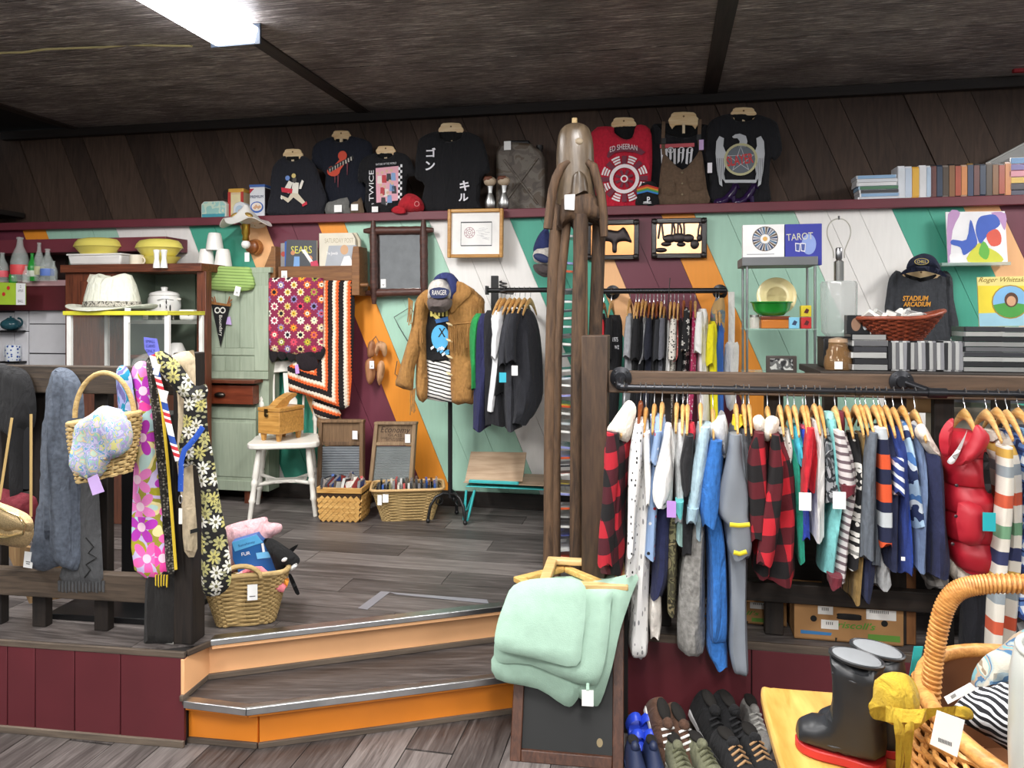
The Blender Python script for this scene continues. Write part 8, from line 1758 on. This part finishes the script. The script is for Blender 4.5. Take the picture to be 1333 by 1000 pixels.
for i,(px,s_)in enumerate(((828,'left'),(852,'right'))):t=shoe(f'{s_} dark navy foam clog in the front row of shoes','foam_clog',px,1012,0.0,0.03,0,'1f2a4a','1f2a4a',0.19,m=solid('1e2846',0.5),W=0.031)
shoe('left brown sneaker tipped on its side with white sole and laces','sneaker',861,963,0.05,0.25,0.75,'5a4032','dcdad4',0.25,'e8e6e2',W=0.038);shoe('right brown sneaker with white laces behind the olive pair','sneaker',884,972,0.03,0.35,0.55,'5a4032','d8d6d0',0.25,'e8e6e2',W=0.038)
shoe('left olive canvas shoe in the front row','canvas_shoe',885,1012,0.0,0.12,0,'6e6f58','c8c4b4',0.24,'55563f',W=0.037);shoe('right olive canvas shoe in the front row','canvas_shoe',918,1010,0.0,0.25,0,'6e6f58','c8c4b4',0.24,'55563f',W=0.037)
shoe('left black high-top shoe with white sole behind the olive pair','high_top',924,962,0.02,0.3,0.45,'161618','d8d8d8',0.25,'1e1e20',0.35,W=0.038);shoe('right black high-top shoe with white sole behind the olive pair','high_top',948,962,0.03,0.4,0.45,'161618','2a2a2c',0.25,'1e1e20',0.35,W=0.038)
shoe('left black walking shoe with tan laces in the front row','walking_shoe',957,1006,0.0,0.3,0.1,'1c1c1e','3a3a3a',0.25,'b08a62',W=0.042);shoe('right black walking shoe with tan laces in the front row','walking_shoe',985,1000,0.0,0.15,0.1,'1c1c1e','3a3a3a',0.25,'b08a62',W=0.042)
shoe('grey running shoe heel-up beside the pine table','running_shoe',980,955,0.02,0.1,0.35,'8a8884','2e2e30',0.22,'b8b6b0',W=0.036)
# ================================================================ pine table, boots and wicker basket in the foreground
ta=-0.16;TB=Fz(988,893,0.6);t=thing('pine_table','low varnished yellow pine table in the right foreground','table',(TB.x,TB.y,0),ta);yp=wood('b8863c','e6bd6c','y',2.5,0.3,7,0.12)
part('tabletop',MB().slab([(q.x,q.y)for q in catmull([(0.0,-0.03),(0.03,0.0),(0.1,0.0),(0.5,0.0),(1.05,0.0),(1.1,-0.4),(1.05,-0.85),(0.5,-0.85),(0.0,-0.85),(-0.01,-0.4)],3)],0.565,0.6),yp,t,0.01)
for x in(0.08,0.98):
 for y in(-0.08,-0.76):part('leg',MB().box2((x-0.03,y-0.03,0.0),(x+0.03,y+0.03,0.565)),yp,t,0.004)
part('apron',MB().box2((0.06,-0.10,0.49),(1.0,-0.08,0.565)),yp,t);part('knot',MB().lathe([(0.012,0.6003),(0.001,0.6008)],(0.1,-0.17,0),12,sq=(1,1.6)),solid('8a5a26'),t)
rub=solid('1d1f22',0.42,var=0.25,vs=14);rin=solid('7c7f82',0.7)
def boot(label,dx,dy,Y):
 p=Pl(1100+dx,985+dy,Y,-0.6);t=thing('rubber_boot',label,'boot',p,0,'black rubber boots');sh=lambda P:[(a+dx,b+dy)for a,b in P];d0=0.012
 Q=lambda P:[(a,b+d0)for a,b in sp(p,sh(P),0,3)]
 part('boot_body',MB().pillow(Q([(1036,953),(1040,942),(1052,937),(1066,939),(1077,934),(1083,918),(1083,890),(1081,854),(1104,862),(1128,870),(1150,876),(1152,930),(1153,990),(1120,990),(1080,980),(1050,970),(1037,962)]),0.045,0.045,0.0,0.012,0.001,3,R=0.024),rub,t)
 xt,xh=p.xz(1035+dx,966+dy)[0],p.xz(1154+dx,996+dy)[0];ln_=xh-xt
 part('sole',MB().slab([(q.x,q.y)for q in catmull([(xt,0),(xt+ln_*.1,-.034),(xt+ln_*.3,-.046),(xt+ln_*.6,-.040),(xt+ln_*.9,-.040),(xh,0),(xt+ln_*.9,.040),(xt+ln_*.6,.040),(xt+ln_*.3,.046),(xt+ln_*.1,.034)],3)],0.602-p.o.z,0.623-p.o.z),solid('b92a28',0.5),t,0.003)
 a,b=[p.xz(*q)for q in sh([(1081,854),(1150,876)])];cx,cz,ln=(a[0]+b[0])/2,(a[1]+b[1])/2+d0,math.hypot(b[0]-a[0],b[1]-a[1]);tl=math.atan2(a[1]-b[1],b[0]-a[0])
 part('lining',MB().ball((cx,0,cz+0.003),(ln*0.47,0.034,0.006),20,rot=(0.1,tl,0)),rin,t);part('rim',MB().tube([(cx+ln*0.5*cos(j)*cos(tl),0.04*sin(j),cz+0.002-ln*0.5*cos(j)*sin(tl))for j in[2*PI*i/28 for i in range(28)]],0.0045,6,True),rub,t)
 for L in([(1088,876),(1115,885),(1145,896)],[(1056,958),(1090,968),(1145,978)]):part('welt_line',MB().tube([(u,-0.044 if i==1 else-0.034,v+d0)for i,(u,v)in enumerate(p.pts(sh(L)))],0.003,6),solid('2a2c30',0.5),t)
boot('front black rubber boot with a red sole on the pine table',0,0,1.73);boot('rear black rubber boot standing behind the front one on the pine table',27,-11,1.79)
c=V((1.085,1.50,0.602));t=thing('wicker_basket','large honey coloured wicker basket with a wrapped arched handle in the foreground','basket',c,-0.35)
def wring(tt,a):f=0.85+0.29*sin(tt*2.6);return(0.25*f*cos(a),0.33*f*sin(a),0.2*tt+0.02*tt*cos(a)**2)
basket(t,wring,22,willow,0.0058,112,0.017,solid('6a4020',0.9))
part('handle',MB().tube([(q.x,q.y,q.z)for q in catmull([(-0.24,0.0,0.14),(-0.232,0.0,0.29),(-0.205,0.0,0.415),(-0.14,0.0,0.455),(0.0,0.0,0.465),(0.14,0.0,0.455),(0.205,0.0,0.415),(0.232,0.0,0.29),(0.24,0.0,0.14)],5,False)],0.016,10,flat=1.25),willow,t)
mb=MB();Hp=catmull([(-0.24,0.0,0.14),(-0.232,0.0,0.29),(-0.205,0.0,0.415),(-0.14,0.0,0.455),(0.0,0.0,0.465),(0.14,0.0,0.455)],16,False)
for i in range(1,len(Hp)-1):
 d=(Hp[i+1]-Hp[i-1]).normalized();u=V((0,1,0));b_=d.cross(u);mb.tube([Hp[i]+u*(0.0205*cos(a))+b_*(0.0165*sin(a))+d*0.003*sin(a)for a in[2*PI*j/10 for j in range(10)]],0.0034,5,True)
part('handle_wrapping',mb,willow,t,stuff=True)
yc=cloth('b09228',0.1,sc=200);p=Pl(1170,930,1.50,-0.1);t=thing('baby_bonnet','mustard yellow knitted baby bonnet with ties, on the rim of the wicker basket','hat',p)
part('crown',MB().pillow(sp(p,[(1130,920),(1136,908),(1138,890),(1150,879),(1168,875),(1184,880),(1194,895),(1198,914),(1190,930),(1176,944),(1160,936),(1140,934)],0,3),0.05,0.05,0,0.016,0.004,81),yc,t)
part('brim_band',MB().pillow(sp(p,[(1130,920),(1150,916),(1180,920),(1215,918),(1252,916),(1264,926),(1258,934),(1230,926),(1210,930),(1190,946),(1178,948),(1150,936),(1134,932)],-0.04,3),0.02,0.02,-0.05,0.016,0.003,82),yc,t)
for P in([(1163,936),(1176,944),(1178,975),(1174,1005),(1166,1005),(1166,965)],[(1178,944),(1190,940),(1188,970),(1184,1005),(1178,1005),(1178,970)]):part('tie',MB().pillow(sp(p,P,-0.07,2),0.008,None,-0.07,0.014,0),yc,t)
p=Pl(1233,955,1.36,-0.1);t=thing('price_card','large white price card clipped to the front of the wicker basket','tag',p);part('card',MB().prism(p.pts([(1220,925),(1256,938),(1246,986),(1211,969)]),0,0.001),solid('f2f2f0',0.6),t);mb=MB()
for j in range(9):x,z=p.xz(1222+j*2.0,963+j*0.75);mb.box((x,-0.0006,z),(0.0016,0.0005,0.007),None)
part('barcode',mb,solid('5a5a5a'),t,stuff=True)
zig=stripes((('16171c',0.55),('d8dce2',0.45)),0.013,(0.4,0.3,1),wob=3.2)
p=Pl(1290,935,1.48,-0.35);hang('patterned_scarf','black and white zigzag scarf folded in the wicker basket','scarf',p,[(1236,930),(1262,902),(1300,894),(1360,896),(1372,960),(1330,985),(1290,962),(1262,946)],zig,0.05,0.08,0,3,seed=83,fold=0.012)
hang('painted_scarf','pale silk scarf with blue, teal and brown brush marks piled in the wicker basket','scarf',Pl(1310,880,1.62,-0.35),[(1266,894),(1268,872),(1284,852),(1304,842),(1320,826),(1350,815),(1380,830),(1372,890),(1330,898),(1296,896)],patches(('b9b5a8','a9aba2','8fa2aa','44688a','a8947e','6fa0a8','bcb8aa','8a7a66'),13,dist=2.0),0.06,0.06,0,3,seed=84,wr=0.012,fold=0.02)
p=Pl(1250,903,1.44,-0.3);t=thing('price_card','white folded price card lying on the zigzag scarf','tag',p);part('card',MB().prism(p.pts([(1229,908),(1263,889),(1272,897),(1234,917)]),0,0.001),solid('ececec',0.6),t);part('barcode',MB().prism(p.pts([(1237,906),(1243,902.5),(1245,906),(1239,910)]),-0.001,0),solid('8a8a8a'),t)
p=Pl(1194,872,1.80,-0.1);solo('teal_card','teal price card leaning behind the wicker basket handle','tag',MB().prism(p.pts([(1190,842),(1202,842),(1196,872),(1184,880)]),0,0.002),solid('22a0a4',0.6),p)
q=Fz(1410,1080,0.6);t=thing('white_vase','tall glossy off-white vase cut off by the right edge in the foreground','vase',V((0.895,1.20,0.602)));part('vase_body',MB().lathe([(0.07,0),(0.085,0.05),(0.098,0.18),(0.102,0.3),(0.1,0.42),(0.094,0.455),(0.084,0.468),(0.078,0.46),(0.085,0.3),(0.07,0.02),(0.002,0.02)],n=32),solid('aeb0aa',0.3),t);part('lip',MB().tube([(0.087*cos(a),0.087*sin(a),0.465)for a in[2*PI*j/32 for j in range(32)]],0.006,8,True),solid('b6b8b2',0.25),t)
# small details: cable, floor tape, sign
solo('cable','pale yellow cable sagging along the ceiling to the fluorescent light','cable',MB().tube([A(a,b,Y)for a,b,Y in((-40,70,3.98),(30,68,4.0),(60,64,4.05),(140,61,4.1),(165,58.5,4.1),(250,60,4.02))],0.006,6),solid('a89a6a',0.6))
for P,lab in([((466,792),(478,794),(508,771),(496,770)),'short strip of grey tape on the platform floor'],[((506,771),(516,774),(636,786),(634,781)),'long strip of grey tape on the platform floor']):
 Q=[Fz(a,b,H+0.001)for a,b in P];c=sum(Q,V())/4;solo('floor_tape',lab,'tape',MB().slab([((q-c).x,(q-c).y)for q in Q],0,0.001),solid('7a7a80',0.35),c)
p=PW(1335,80,-0.1);t=thing('red_sign','small red sign fixed high up at the right end of the wall','sign',p);part('board',pbox(p,1320,60,1352,92,0,0.03),solid('a01824',0.5),t,0.003);part('bracket',pbox(p,1330,50,1336,62,0.0,0.02),solid('2a2a2a'),t)
p=on_ledge(1320,-0.12);t=thing('metal_panel','grey metal panel end behind the film cases at the right edge','panel',p);part('panel_face',MB().prism(p.pts([(1278,216),(1333,187),(1362,180),(1362,216)]),0,0.03),solid('8f8f8c',0.5),t,0.003);part('panel_edge',MB().tube([(a,-0.002,b)for a,b in p.pts([(1280,215),(1333,187),(1360,180)])],0.006,6),solid('a8a8a4',0.4),t)
